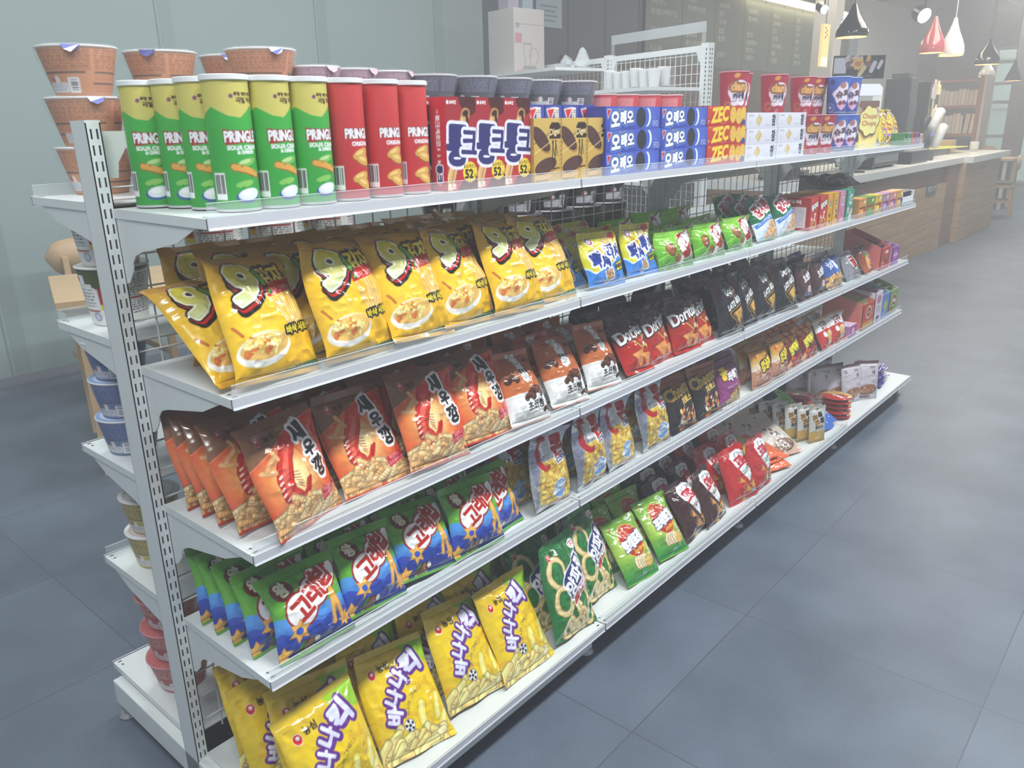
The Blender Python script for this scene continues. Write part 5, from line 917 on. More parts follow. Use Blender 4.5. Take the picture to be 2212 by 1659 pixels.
display('white_display_box', 3.255, -.21, z4, .10, .16, .145, .16, (.82, .78, .84), 'white display box between the red and blue ones, fourth shelf', 4, (.5, .18, .28), art=Art(1.45, 50, (.86, .82, .87), 123).ell(.5, 1.1, .3, .2, (.75, .45, .6)).lines(.2, .5, .8, .8, 3, (.4, .4, .45)).ell(.5, .2, .25, .12, (.3, .3, .5)))
display('blue_display_box', 3.375, -.215, z4, .12, .14, .115, .15, (.30, .47, .72), 'blue display box near the far end of fourth shelf', 4, (.22, .35, .6), art=Art(1., 50, (.33, .50, .75), 124).blob(.55, .5, .22, (.72, .72, .35), 8, .3).lines(.2, .15, .6, .25, 1, WH))
display('green_display_box', 3.505, -.22, z4, .12, .13, .115, .16, (.42, .55, .26), 'green display box at the very end of fourth shelf', 3, (.2, .33, .16), art=Art(1., 50, (.48, .60, .30), 125).ell(.55, .55, .3, .27, (.85, .8, .7)).ell(.55, .55, .26, .23, (.50, .22, .15)).t('Ace', .55, .55, .18, WH, bold=.06).ell(.3, .15, .2, .12, (.6, .25, .18)))
pb = carton('small_candy_carton', .09, .13, .05, Art(.55, 50, (.66, .36, .62), 126).ell(.5, .3, .2, .14, (.86, .7, .86)).lines(.3, .25, .7, .35, 1, WH), (.74, .55, .72), (.84, .72, .80), n=60); inst(pb, M(2.935, -.225, z4), 'low purple candy carton before the red rope box, fourth shelf', 'candy box', None)
# bottom shelf, far end pouches
z5 = ZF[4]
op = pillow('orange_snack_pouch', .13, .17, art_pouch('orange'), (.85, .4, .2), .008, seal=(.006, .012), nx=60, seed=20, amp=.5, waist=.0)
for i, (x, y, zz, a) in enumerate(((2.085, -.352, .0, 62), (2.12, -.335, .018, 70), (2.07, -.318, .036, 66))): inst(op, Matrix.Translation((x, y, z5+.012+zz)) @ Matrix.Rotation(R(a-80), 4, 'Z') @ Matrix.Rotation(R(-80), 4, 'X'), f'{("lowest", "middle", "topmost")[i]} orange and yellow pouch lying flat beside the red cone bags', 'snack pouch', 'orange pouches lying flat')
jp = pillow('dried_fish_pouch', .15, .23, art_pouch('jerky'), (.8, .72, .66), .009, seal=(.008, .03), nx=80, seed=22, amp=.6, waist=.0)
for i, (x, y, zz, a, l) in enumerate(((2.24, -.325, .0, -18, 66), (2.19, -.25, .022, -22, 62), (2.13, -.185, .03, -26, 58), (2.10, -.13, .03, -10, 50))): inst(jp, Matrix.Translation((x, y, z5+.010+zz*.3)) @ Matrix.Rotation(R(a), 4, 'Z') @ Matrix.Rotation(R(-l), 4, 'X'), f'{ORD[i]} cream dried fish pouch from the shelf front, leaning back, bottom shelf', 'snack pouch', 'cream dried fish pouches')
tp = pillow('taffy_pouch', .085, .15, art_pouch('taffy'), (.78, .76, .7), .014, seal=(.006, .016), nx=60, seed=24, amp=.7, waist=.02)
for i, (x, y, a) in enumerate(((2.455, -.348, 10), (2.44, -.305, 12), (2.425, -.262, 8), (2.41, -.215, 14), (2.395, -.165, 10), (2.38, -.115, 4))): inst(tp, M(x, y, z5, a-34, 6), f'{ORD[i]} grey and gold taffy pouch from the shelf front in the standing row', 'snack pouch', 'taffy pouches standing in a row')
bp = pillow('blue_stick_pouch', .09, .15, art_pouch('blue'), (.3, .45, .8), .012, seal=(.008, .012), nx=50, seed=26)
for i, (x, y, a) in enumerate(((2.60, -.345, 22), (2.64, -.335, 16), (2.57, -.29, 26))): inst(bp, Matrix.Translation((x, y, z5+.014+.012*i)) @ Matrix.Rotation(R(a-30), 4, 'Z') @ Matrix.Rotation(R(-74), 4, 'X'), f'{("lowest", "middle", "upper")[i]} blue stick snack pouch lying by the taffy pouches', 'snack pouch', 'blue stick pouches')
gp = pillow('green_stick_pouch', .09, .14, Art(1.55, 40, (.35, .62, .22), 128).vgrad((.3, .55, .2), (.55, .8, .3)).lines(.2, .4, .8, .7, 2, WH), (.3, .55, .2), .012, nx=50, seed=27); inst(gp, Matrix.Translation((2.60, -.21, z5+.05)) @ Matrix.Rotation(R(10), 4, 'Z') @ Matrix.Rotation(R(-50), 4, 'X'), 'bright green pouch between taffy pouches and round packets', 'snack pouch', None)
da = art_disc(); k = 72; nr = 20
def make_disc():
    rr = np.linspace(.0, 1, nr)[:, None]; a = np.linspace(0, 2*PI, k)[None]; r = .062*rr*(1+.02*np.cos(24*a)*np.clip(rr*4-3, 0, 1)); x, y = r*np.cos(a), r*np.sin(a); z = .0105*(1-rr**4)+0*a
    Vt = np.stack([x, y, .011+z*.8], -1).reshape(-1, 3); Vb = np.stack([x, y, .011-z], -1).reshape(-1, 3); C = da.sample((x/.062+1)/2, (y/.062+1)/2).reshape(-1, 4)
    return obj('round_snack_packet', nmesh('round_snack_packet', np.concatenate([Vt, Vb]), np.concatenate([grid_faces(k, nr, True), grid_faces(k, nr, False, k*nr)]), np.concatenate([C, flatcol(k*nr, (.7, .2, .15))]), FILM))
dp = make_disc()
for i in range(5): inst(dp, Matrix.Translation((2.79+(.004, -.003, .005, 0, -.004)[i], -.30, z5+.0215*i)) @ Matrix.Rotation(R(20+(0, 12, -8, 5, -3)[i]), 4, 'Z'), f'{("lowest", "second", "third", "fourth", "topmost")[i]} red and gold round packet in the front pile', 'snack packet', 'round packets in the front pile')
for i in range(5): inst(dp, Matrix.Translation((2.70+(.003, -.002, .004, 0, .002)[i], -.165, z5+.0215*i)) @ Matrix.Rotation(R(10+9*i), 4, 'Z'), f'{("lowest", "second", "third", "fourth", "topmost")[i]} red and gold round packet in the rear pile', 'snack packet', 'round packets in the rear pile')
npk = pillow('nut_pouch', .115, .180, art_pouch('nuts'), (.75, .72, .75), .016, seal=(.006, .018), nx=70, seed=30, amp=.6, waist=.02)
for i, (x, y, a) in enumerate(((3.10, -.325, -8), (3.01, -.29, 12), (2.97, -.225, 8), (2.90, -.19, 14), (3.02, -.15, 4), (2.86, -.10, 0))): inst(npk, M(x, y, z5, a-36, 7), f'{ORD[i]} white nut pouch from the shelf front, standing at the far end, bottom shelf', 'snack pouch', 'white nut pouches')
ip = pillow('indigo_snack_packet', .15, .12, art_pouch('indigo'), (.2, .17, .5), .010, seal=(.008, .010), nx=50, seed=31)
for i in range(5): inst(ip, Matrix.Translation((3.36+.006*(i % 2), -.33+.004*i, z5+.012+.019*i)) @ Matrix.Rotation(R((6, -4, 3, -6, 8)[i]), 4, 'Z') @ Matrix.Rotation(R(-84), 4, 'X'), f'{("lowest", "second", "third", "fourth", "topmost")[i]} indigo packet in the pile at the far end, bottom shelf', 'snack packet', 'indigo packets in a pile')

# ------------------------------------------------------------------ rear side: noodle cups
cupO = cup('orange_noodle_bowl', .049, .070, .088, art_bowl((.88, .60, .41), (.62, .36, .2), (.25, .20, .15), 140, .40), LIDF, RIMW, 2, 150, 60, True, TABB, -.5)
ro = ZR[0]
st = [(.122, .318, 3), (.195, .172, 2), (.290, .330, 3), (.425, .168, 3), (.462, .335, 3)]
nm_ = ['stack leftmost behind the end post', 'lower stack right behind the end post', 'second tall stack from the left', 'tall stack behind the front green cans', 'half hidden stack left of the pink cups']
for s_, (x, y, n) in enumerate(st):
    for k in range(n): inst(cupO, M(x+random.uniform(-.003, .003), y, ro+.0905*k, random.uniform(-25, 25)), f'orange noodle bowl, {("bottom", "middle", "top")[k]} of the {nm_[s_]}', 'noodle cup', 'orange noodle bowls on the rear top shelf')
cupP = cup('pink_noodle_cup', .045, .056, .078, art_bowl((.78, .64, .70), (.48, .34, .42), None, 141, .42, badge=False), LIDP, RIMW, 2, 110, 45, True, TABP, .1)
for i, (x, y) in enumerate(((.535, .145), (.655, .165), (.775, .18))):
    for k in range(3): inst(cupP, M(x, y, ro+.0805*k, 10*i), f'pink noodle cup, {("bottom", "middle", "top")[k]} of the {("left", "centre", "right")[i]} pink stack', 'noodle cup', 'pink noodle cups')
cupK = cup('black_noodle_bowl', .054, .070, .076, art_bowl((.20, .19, .24), (.55, .56, .68), None, 142, .36), mat('dark_lid', (.3, .26, .3), .4), mat('grey_rim', (.62, .58, .62), .4), 2, 150, 55, True)
for i, (x, y) in enumerate(((.895, .165), (1.04, .16), (1.19, .165), (1.345, .18), (1.50, .165))):
    for k in range(3): inst(cupK, M(x, y, ro+.0785*k, (-20, 0, 8, 25, 4)[i]), f'black noodle bowl, {("bottom", "middle", "top")[k]} of the {ORD[i]} black stack from the pink cups', 'noodle cup', 'black noodle bowls')
cupR = cup('red_noodle_cup', .036, .0465, .098, art_redcup(), LIDR, mat('red_rim', (.78, .45, .47), .4), 2, 100, 50, False)
for i, (x, y) in enumerate(((1.64, .155), (1.745, .14), (1.85, .12), (1.955, .098))):
    for k in range(2): inst(cupR, M(x, y, ro+.1005*k, 12), f'red noodle cup, {("lower", "upper")[k]} one of the {ORD[i]} red stack from the black bowls', 'noodle cup', 'red noodle cups')
cupW = cup('white_noodle_cup', .052, .066, .115, art_whitecup(), LIDF, RIMW, 2, 150, 80, False)
for i, (x, y) in enumerate(((.087, .25), (.255, .15), (.40, .15), (.54, .15))):
    for k in range(2): inst(cupW, M(x, y, ZR[1]+.117*k, (60, 20, 10, 0)[i]), f'white and olive noodle cup, {("lower", "upper")[k]} of the {ORD[i]} stack on the rear second shelf', 'noodle cup', 'white noodle cups on the rear second shelf')
dk = cup('dark_noodle_cup', .050, .066, .115, art_bowl((.24, .21, .24), (.66, .64, .45), None, 143, .6), mat('dark_lid'), RIMW, 2, 90, 40, False)
for i in range(6):
    for k in range(2): inst(dk, M(.90+.15*i, .14, ZR[1]+.117*k, 8*i), f'dark noodle cup seen through the mesh, {("lower", "upper")[k]} of the {ORD[i]} dark stack', 'noodle cup', 'dark noodle cups behind the mesh')
cupB = cup('blue_noodle_cup', .046, .060, .078, art_bowl((.36, .45, .66), (.18, .25, .5), (.2, .2, .3), 144, .42), LIDF, RIMW, 2, 120, 50, True, None, 0, art_lid_blue())
for i, (x, y) in enumerate(((.066, .25), (.27, .15), (.42, .15))):
    for k in range(3): inst(cupB, M(x, y, ZR[2]+.0805*k, 20*i), f'blue noodle cup, {("bottom", "middle", "top")[k]} of the {ORD[i]} stack on the rear third shelf', 'noodle cup', 'blue noodle cups')
cupY = cup('yellow_noodle_cup', .046, .060, .080, art_bowl((.80, .72, .30), (.4, .34, .12), (.3, .26, .12), 145, .42), LIDF, RIMW, 2, 120, 50, True, None, 0, art_lid_white())
for i, (x, y) in enumerate(((.080, .25), (.27, .15), (.42, .15))):
    for k in range(2 if i == 0 else 2): inst(cupY, M(x, y, ZR[3]+.0825*k, 25*i), f'yellow noodle cup, {("lower", "upper")[k]} of the {ORD[i]} stack on the rear fourth shelf', 'noodle cup', 'yellow noodle cups')
cupD = cup('red_noodle_bowl', .050, .068, .080, art_bowl((.74, .24, .22), (.93, .80, .74), None, 146, .40), LIDR, mat('red_rim2', (.72, .2, .2), .35), 2, 120, 50, True, None, 0, art_lid_red())
for i, (x, y) in enumerate(((.083, .25), (.275, .15), (.425, .15))):
    for k in range(3): inst(cupD, M(x, y, ZR[4]+.0825*k, -10+20*i), f'red noodle bowl, {("bottom", "middle", "top")[k]} of the {ORD[i]} stack on the rear bottom shelf', 'noodle cup', 'red noodle bowls')
# ------------------------------------------------------------------ the room
def tile_mat():
    m = bpy.data.materials.new('slate_floor_tile'); m.use_nodes = True; nt = m.node_tree; L = nt.links.new; b = nt.nodes['Principled BSDF']
    g = nt.nodes.new('ShaderNodeNewGeometry'); sp = nt.nodes.new('ShaderNodeSeparateXYZ'); L(g.outputs['Position'], sp.inputs[0])
    def mth(op, a, c=None):
        n = nt.nodes.new('ShaderNodeMath'); n.operation = op
        for i, v in enumerate((a, c)):
            if v is None: continue
            if isinstance(v, (int, float)): n.inputs[i].default_value = v
            else: L(v, n.inputs[i])
        return n.outputs[0]
    d, cell = [], []
    for ax, off in (('X', .125), ('Y', -.587)):
        q = mth('DIVIDE', mth('SUBTRACT', sp.outputs[ax], off), .6); cell.append(mth('FLOOR', q)); f = mth('FRACT', q); d.append(mth('MINIMUM', f, mth('SUBTRACT', 1., f)))
    gr = mth('LESS_THAN', mth('MINIMUM', d[0], d[1]), .0028)
    cv = nt.nodes.new('ShaderNodeCombineXYZ'); L(cell[0], cv.inputs[0]); L(cell[1], cv.inputs[1]); wn = nt.nodes.new('ShaderNodeTexWhiteNoise'); L(cv.outputs[0], wn.inputs[0])
    n1 = nt.nodes.new('ShaderNodeTexNoise'); n1.inputs['Scale'].default_value = 260; n1.inputs['Detail'].default_value = 3; L(g.outputs['Position'], n1.inputs['Vector'])
    n2 = nt.nodes.new('ShaderNodeTexNoise'); n2.inputs['Scale'].default_value = 3.2; n2.inputs['Detail'].default_value = 6; L(g.outputs['Position'], n2.inputs['Vector'])
    v = mth('ADD', mth('ADD', mth('MULTIPLY', n1.outputs['Fac'], .45), mth('MULTIPLY', n2.outputs['Fac'], .7)), mth('MULTIPLY', wn.outputs[0], .12))
    r = nt.nodes.new('ShaderNodeValToRGB'); r.color_ramp.elements[0].position = .35; r.color_ramp.elements[0].color = (.060, .082, .115, 1); r.color_ramp.elements[1].position = 1.05; r.color_ramp.elements[1].color = (.175, .215, .275, 1); L(v, r.inputs[0])
    mx = nt.nodes.new('ShaderNodeMix'); mx.data_type = 'RGBA'; mx.inputs[7].default_value = (.075, .09, .115, 1); L(gr, mx.inputs[0]); L(r.outputs[0], mx.inputs[6]); L(mx.outputs[2], b.inputs['Base Color'])
    L(mth('ADD', mth('MULTIPLY', n1.outputs['Fac'], .25), .30), b.inputs['Roughness'])
    bp = nt.nodes.new('ShaderNodeBump'); bp.inputs['Strength'].default_value = .05; bp.inputs['Distance'].default_value = .001; L(mth('SUBTRACT', n1.outputs['Fac'], mth('MULTIPLY', gr, 2.)), bp.inputs['Height']); L(bp.outputs[0], b.inputs['Normal'])
    return m
def plank_mat(name, c0, c1, w, ax, gap=.012):
    m = bpy.data.materials.new(name); m.use_nodes = True; nt = m.node_tree; L = nt.links.new; b = nt.nodes['Principled BSDF']; g = nt.nodes.new('ShaderNodeNewGeometry'); sp = nt.nodes.new('ShaderNodeSeparateXYZ'); L(g.outputs['Position'], sp.inputs[0])
    q = nt.nodes.new('ShaderNodeMath'); q.operation = 'DIVIDE'; L(sp.outputs[ax], q.inputs[0]); q.inputs[1].default_value = w
    f = nt.nodes.new('ShaderNodeMath'); f.operation = 'FRACT'; L(q.outputs[0], f.inputs[0]); lt = nt.nodes.new('ShaderNodeMath'); lt.operation = 'LESS_THAN'; L(f.outputs[0], lt.inputs[0]); lt.inputs[1].default_value = gap/w
    fl = nt.nodes.new('ShaderNodeMath'); fl.operation = 'FLOOR'; L(q.outputs[0], fl.inputs[0]); mp = nt.nodes.new('ShaderNodeMapping'); mp.inputs['Scale'].default_value = (2, 2, 2) if ax == 'Z' else (2, 2, 2)
    va = nt.nodes.new('ShaderNodeVectorMath'); va.operation = 'MULTIPLY'; L(g.outputs['Position'], va.inputs[0]); va.inputs[1].default_value = (2.2, 2.2, 26) if ax == 'Z' else (26, 26, 2.2)
    n = nt.nodes.new('ShaderNodeTexNoise'); n.inputs['Scale'].default_value = 1.; n.inputs['Detail'].default_value = 6; n.noise_dimensions = '4D'; L(va.outputs[0], n.inputs['Vector']); L(fl.outputs[0], n.inputs['W'])
    r = nt.nodes.new('ShaderNodeValToRGB'); r.color_ramp.elements[0].position = .3; r.color_ramp.elements[1].position = .72; r.color_ramp.elements[0].color = (*c0, 1); r.color_ramp.elements[1].color = (*c1, 1); L(n.outputs['Fac'], r.inputs[0])
    mx = nt.nodes.new('ShaderNodeMix'); mx.data_type = 'RGBA'; L(lt.outputs[0], mx.inputs[0]); L(r.outputs[0], mx.inputs[6]); mx.inputs[7].default_value = (*[v*.45 for v in c0], 1); L(mx.outputs[2], b.inputs['Base Color']); b.inputs['Roughness'].default_value = .5; MATS[name] = m; return m
FLOORM = tile_mat(); FROST = mat('frosted_glass_wall', (.36, .45, .44), .38, spec=.35, noise=(1.2, .04)); SEAM = mat('glass_seam', (.26, .34, .33), .5); ALU = mat('aluminium', (.72, .74, .76), .28, .8)
DKW = mat('dark_wall', (.085, .090, .105), .6, noise=(2, .12)); DKC = mat('dark_ceiling', (.070, .075, .085), .8, noise=(1.5, .25)); OAK = plank_mat('oak_planks', (.42, .26, .135), (.58, .40, .24), .155, 'Z', .004); OAKD = plank_mat('oak_planks_brown', (.22, .125, .07), (.33, .20, .12), .155, 'Z', .004)
WOOD = mat('beech_wood', (.58, .40, .22), .42, noise=(14, .10)); SEATM = mat('dark_leather', (.07, .06, .06), .4); WHT = mat('white_worktop', (.78, .80, .79), .3); BLK = mat('black_plastic', (.025, .026, .03), .28); GRY = mat('grey_metal', (.35, .36, .38), .35, .6); WHW = mat('pale_wall', (.62, .66, .70), .7); BLUW = mat('blue_wall', (.22, .34, .50), .7); PILM = mat('pillar_paint', (.55, .54, .53), .6)
def st(name, b, **k): return tag(b.build(name, **k), kind='structure')
st('floor', MB().box(-5, 20, -7, 3.66, -.06, 0, FLOORM)); st('ceiling', MB().box(4.2, 20, -7, 3.66, 3.25, 3.33, DKC).box(-5, 4.2, -7, 3.66, 3.25, 3.33, mat('grey_ceiling', (.45, .47, .5), .8)))
wl = MB(); wl.box(-5, 4.82, 3.6, 3.66, .05, 3.25, FROST)
for x in (-2.6, -1.45, -.35, .8, 1.95, 3.1, 4.25): wl.box(x-.004, x+.004, 3.5965, 3.6, .05, 3.25, SEAM); wl.box(x+.02, x+.10, 3.5985, 3.6, .05, 3.25, mat('glass_overlap', (.31, .39, .38), .4))
st('wall_left', wl); st('baseboard_left', MB().box(-5, 4.82, 3.585, 3.6, 0, .055, ALU))
dw = MB(); dw.box(4.82, 13.6, 3.6, 3.66, 0, 3.25, DKW)
for x in np.arange(5.4, 13.6, .62): dw.box(x-.004, x+.004, 3.596, 3.6, 0, 3.25, DARKP)
st('wall_back', dw); st('wall_far', MB().box(13.6, 18.6, 3.6, 3.66, 0, 3.25, WHW).box(13.6, 14.0, 3.595, 3.6, .9, 2.6, BLUW).box(17.6, 18.5, 3.59, 3.6, .5, 2.9, BLUW))
st('wall_shelf_band', MB().box(5.9, 13.5, 3.575, 3.6, 1.2, 1.98, mat('dark_timber', (.12, .085, .065), .5, noise=(5, .3))))
# far glazing
MUL = mat('white_mullion', (.70, .72, .70), .4); DCOL = mat('dark_column', (.10, .10, .105), .5)
st('wall_end', MB().box(18.5, 18.6, 2.45, 3.6, 0, 3.25, DKW).box(18.5, 18.6, -7, 3.6, 2.62, 3.25, DKW))
gl = MB().box(18.52, 18.53, -6.5, 2.45, .0, 2.62, GLASS)
w1 = st('window_1', gl); fm = MB()
for z in (.04, .95, 1.60, 1.95, 2.35, 2.6): fm.box(18.48, 18.56, -6.5, 2.45, z-.03, z+.03, MUL)
for y in (2.42, 1.80, .95, .2, -.8, -1.8, -2.8, -4, -5.2): fm.box(18.46, 18.58, y-.035, y+.035, 0, 2.62, MUL)
fm.build('window_frame', w1)
st('trim_1', MB().box(13.9, 14.15, 1.02, 1.25, 0, 3.25, DCOL))
out = MB(); out.box(22, 22.2, -9, 9, -.5, 5, mat('building_opposite', (.66, .78, .75), .8, noise=(.8, .1)))
for y in np.arange(-8, 8, 1.6): out.box(21.95, 22, y, y+.08, -.5, 5, MUL)
for z in (1.5, 2.6, 3.4): out.box(21.93, 22, -9, 9, z, z+.12, MUL)
tag(out.build('facade'), 'pale green glazed facade seen outside through the far windows', 'building')
tag(MB().box(20.3, 20.32, .96, 1.36, 1.50, 1.74, mat('notice_paper', (.85, .85, .82), .6)).build('window_notice'), 'white paper notice on the far window pane', 'notice').location = (-1.86, .45, .1)
# pillar and cove light
st('wall_pillar', MB().box(9.05, 9.29, 2.18, 2.42, 0, 3.25, PILM))
tag(MB().box(9.7, 13.2, 3.44, 3.52, 2.83, 2.90, mat('cove_glow', (.9, .85, .6), .5, emit=(1, .86, .52), estr=9)).box(9.6, 13.3, 3.40, 3.6, 2.90, 2.98, DKC).build('cove_light'), 'warm strip light in the cove above the menu board', 'ceiling light')
# menu board
CHALK = mat('menu_lettering', (.62, .64, .60), .7); MBM = mat('menu_panel', (.13, .155, .145), .55)
mb = empty('menu_board', (0, 3.59, 0)); tag(mb, 'dark menu board with rows of pale lettering on the back wall', 'menu board')
items = [['에스프레소', '아메리카노', '헤이즐넛아메리카노', '', '카푸치노', '', '시그니처'], ['카페모카', '카라멜마끼아또', '', '바닐라라떼', '돌체라떼', '콜드브루라떼', '연유라떼'], ['녹차라떼', '홍차', '고구마', '초코', '밀크티', '', '유자차'], ['자몽에이드', '레몬에이드', '', '청포도', '오렌지주스', '딸기주스', '키위주스'], ['바나나', '블루베리', '망고', '요거트', '허니브레드', '와플', '크로플'], ['치즈', '초코', '쿠키', '머핀', '스콘', '베이글', '샌드위치'], ['샌드', '토스트', '햄치즈', '핫도그', '라면', '우동', '김밥']]
for c in range(7):
    x0 = 7.35+.78*c; p = MB().box(x0, x0+.77, -.02, .005, 1.98, 2.80, MBM).build('menu_panel', mb)
    for r, s in enumerate(items[c]):
        if not s: continue
        V, T = glyphs(s); wd = (V[:, 0].max()-V[:, 0].min())*.062; text_mesh('lettering', s, .062, CHALK, p, Matrix.Translation((x0+.10+wd/2, -.021, 2.68-.092*r)), .001)
# cctv notice
cs = empty('security_notice', (5.72, 3.589, 2.48)); tag(cs, 'pale blue CCTV notice on the dark wall behind the carton', 'sign')
MB().box(-.19, .19, 0, .006, -.27, .27, mat('notice_blue', (.42, .56, .64), .5)).build('panel', cs)
text_mesh('lettering', 'CCTV', .09, mat('notice_ink', (.2, .28, .36), .6), cs, Matrix.Translation((0, -.001, .03)), .001); q = MB()
for i in range(4): q.box(-.13, .12-.03*(i % 2), -.002, 0, -.10-.04*i, -.085-.04*i, mat('notice_ink'))
q.build('small_print', cs)

# second rack behind, seen from its end
ux, uy = .26/.955, .92/.955
r2 = empty('mesh_shelving', (4.14, 1.12, 0), math.atan2(uy, ux)); tag(r2, 'tall white mesh-backed shelving behind the noodle cups', 'shelving rack')
W2 = mat('white_rack_paint', (.78, .80, .80), .4)
def post2(): 
    b = MB(); b.box(-.03, .03, -.025, .025, .0, 1.80, W2)
    z = 1.77
    while z > 1.2: b.box(-.031, -.0295, -.012, -.006, z-.014, z, DARKP).box(-.031, -.0295, .006, .012, z-.014, z, DARKP).box(-.018, -.010, .0245, .026, z-.014, z, DARKP); z -= .025
    return b.mesh('upright')
pm = post2()
for k in range(3): o = obj('upright', pm, r2); o.location = (.92*k, 0, 0); MB().box(-.02, .02, -.03, .46, .0, .08, W2).build('base_leg', r2).location = (.92*k, 0, 0)
for k in range(2):
    b = MB(); b.box(.03, .89, -.008, .008, 1.755, 1.79, W2)
    for x, s in ((.03, 1), (.89, -1)): b.prism([(x, 1.79), (x+s*.07, 1.79), (x+s*.05, 1.745), (x+s*.03, 1.70), (x, 1.68)], -.009, .009, W2, 'y')
    for i in range(1, 18): b.bar((.03+.86*i/18, 0, .2), (.03+.86*i/18, 0, 1.77), .0026, W2, 4)
    for i in range(26): b.bar((.03, .004, 1.74-.055*i), (.89, .004, 1.74-.055*i), .0026, W2, 4)
    b.build('mesh_panel', r2).location = (.92*k, 0, 0)
    for z in (.1, .55, 1.0, 1.55 if k == 0 else 1.72): MB().box(.03, .89, .01, .45, z-.02, z, W2).build('shelf', r2).location = (.92*k, 0, 0)
    if k == 0: MB().box(.02, .9, -.003, .003, 1.865, 1.925, clear_mat('sign_acrylic', (.9, .93, .95), .3, .2)).box(.02, .05, -.003, .003, 1.79, 1.865, CLEAR).box(.87, .9, -.003, .003, 1.79, 1.865, CLEAR).build('sign_frame', r2)
m2 = Matrix.Translation((4.14, 1.12, 0)) @ Matrix.Rotation(math.atan2(uy, ux), 4, 'Z')
FOAM = mat('foam_white', (.86, .87, .88), .5)
fp = empty('foam_cup_pack', (0, 0, 0)); q = [MB().lathe([(.030, 0), (.040, .105), (.041, .11), (.036, .11)], FOAM, 20).mesh('foam_cup', True) for _ in (0,)][0]
for i in range(6):
    for j in range(2): o = obj('foam_cup', q, fp); o.location = (-.2+.082*i, -.04+.082*j, 0 if (i+j) % 3 else .012)
b = MB(); b.box(-.255, .255, -.088, .088, 0, .118, WRAP); b.build('plastic_wrap', fp)
inst(fp, m2 @ Matrix.Translation((.36, .24, 1.551)), 'plastic wrapped pack of white foam cups on the mesh shelving', 'cup pack', None)
BAGM = clear_mat('plastic_bag', (.86, .9, .9), .5, .2)
def crumple(name, r, h, seed, m):
    bm = bmesh.new(); bmesh.ops.create_icosphere(bm, subdivisions=4, radius=1); rg = random.Random(seed); D = [(Vector((rg.uniform(-1, 1), rg.uniform(-1, 1), rg.uniform(-1, 1))).normalized(), rg.uniform(.5, .95)) for _ in range(26)]
    for v in bm.verts:
        d = v.co.normalized(); s = min([1.0]+[k/max(.15, d.dot(n)) for n, k in D if d.dot(n) > .2]); v.co = d*min(1, s); tz = (v.co.z+1)/2; f = 1-.55*tz**1.5; v.co = Vector((v.co.x*r*f, v.co.y*r*f, h*tz))
    me = bpy.data.meshes.new(name); bm.to_mesh(me); bm.free(); me.materials.append(m); return obj(name, me)
for i, (x, h, r, lab) in enumerate(((1.02, .15, .085, 'taller knotted clear plastic bag on the mesh shelving'), (1.20, .115, .085, 'shorter clear plastic bag of white pieces on the mesh shelving'))):
    o = crumple('plastic_bag', r, h, 3+i, BAGM); o.matrix_basis = m2 @ Matrix.Translation((x, .16, 1.721)); tag(o, lab, 'plastic bag', 'clear plastic bags')
    if i: 
        for k in range(5): MB().box(-.02, .02, -.012, .012, 0, .026, FOAM).build('white_piece', o).location = (-.03+.03*(k % 3), -.015+.03*(k//3), .006+.01*k)
CARDB = mat('carton_board', (.58, .53, .50), .75, noise=(6, .03)); CARDS = mat('carton_dark_line', (.30, .25, .23), .8); INKR = mat('carton_red', (.55, .26, .28), .7); INKG = mat('carton_ink', (.36, .34, .34), .8)  # dark brown lines along the carton's fold and corner seam
ct = empty('cup_carton', (0, 0, 0)); MB().box(-.15, .15, -.15, .15, 0, .445, CARDB).build('carton_body', ct, bevel=.003)
b = MB(); y = -.1512; b.box(-.14, -.075, y, -.15, .21, .275, INKR).box(-.13, -.10, y, -.15, .31, .345, INKG)
b.box(-.15, .15, y, -.15, .336, .338, CARDS)
for a0, c0 in (((-.06, .21), (-.045, .05)), ((.02, .21), (.005, .05)), ((-.06, .21), (.02, .21)), ((-.062, .20), (.022, .20))): b.bar((a0[0], y, a0[1]), (c0[0], y, c0[1]), .0018, INKG, 4)
for t in range(14): a0, a1 = t/14*PI*1.5-1.2, (t+1)/14*PI*1.5-1.2; b.bar((.04+.045*math.cos(a0), y, .12+.06*math.sin(a0)), (.04+.045*math.cos(a1), y, .12+.06*math.sin(a1)), .0018, INKG, 4)
for t in range(16): b.lathe([(.001, 0), (.009, .001), (.001, .002)], INKG, 8, M=Matrix.Translation((-.06+.008*t, y, .035+.012*((t*5) % 3)/2)) @ Matrix.Rotation(R(90), 4, 'X'), cap=False)
b.box(-.12, .15, y, -.15, .0, .022, INKR); b.build('printed_front', ct)
b = MB(); x = .1512
for i in range(13): b.box(.15, x, -.105, .105, .05+.018*i, .0515+.018*i, INKG)
for yy in (-.105, -.05, .105): b.box(.15, x, yy-.001, yy+.001, .02, .27, INKG)
for i in range(11): b.box(.15, x, -.09, -.06, .056+.018*i, .061+.018*i, INKG).box(.15, x, -.04, .0+.05*((i*3) % 4)/4, .056+.018*i, .061+.018*i, INKG)
b.box(.15, x, -.03, .02, .14, .29, CARDB); b.build('printed_side', ct); MB().box(.1495, .1515, -.152, -.149, .335, .445, CARDS).build('open_seam', ct)
inst(ct, m2 @ Matrix.Translation((1.73, .24, 1.721)) @ Matrix.Rotation(-math.atan2(uy, ux)+R(-42+41), 4, 'Z') @ Matrix.Rotation(R(-8), 4, 'Z'), 'brown carton printed with a cup drawing, standing high on the mesh shelving', 'carton', None)
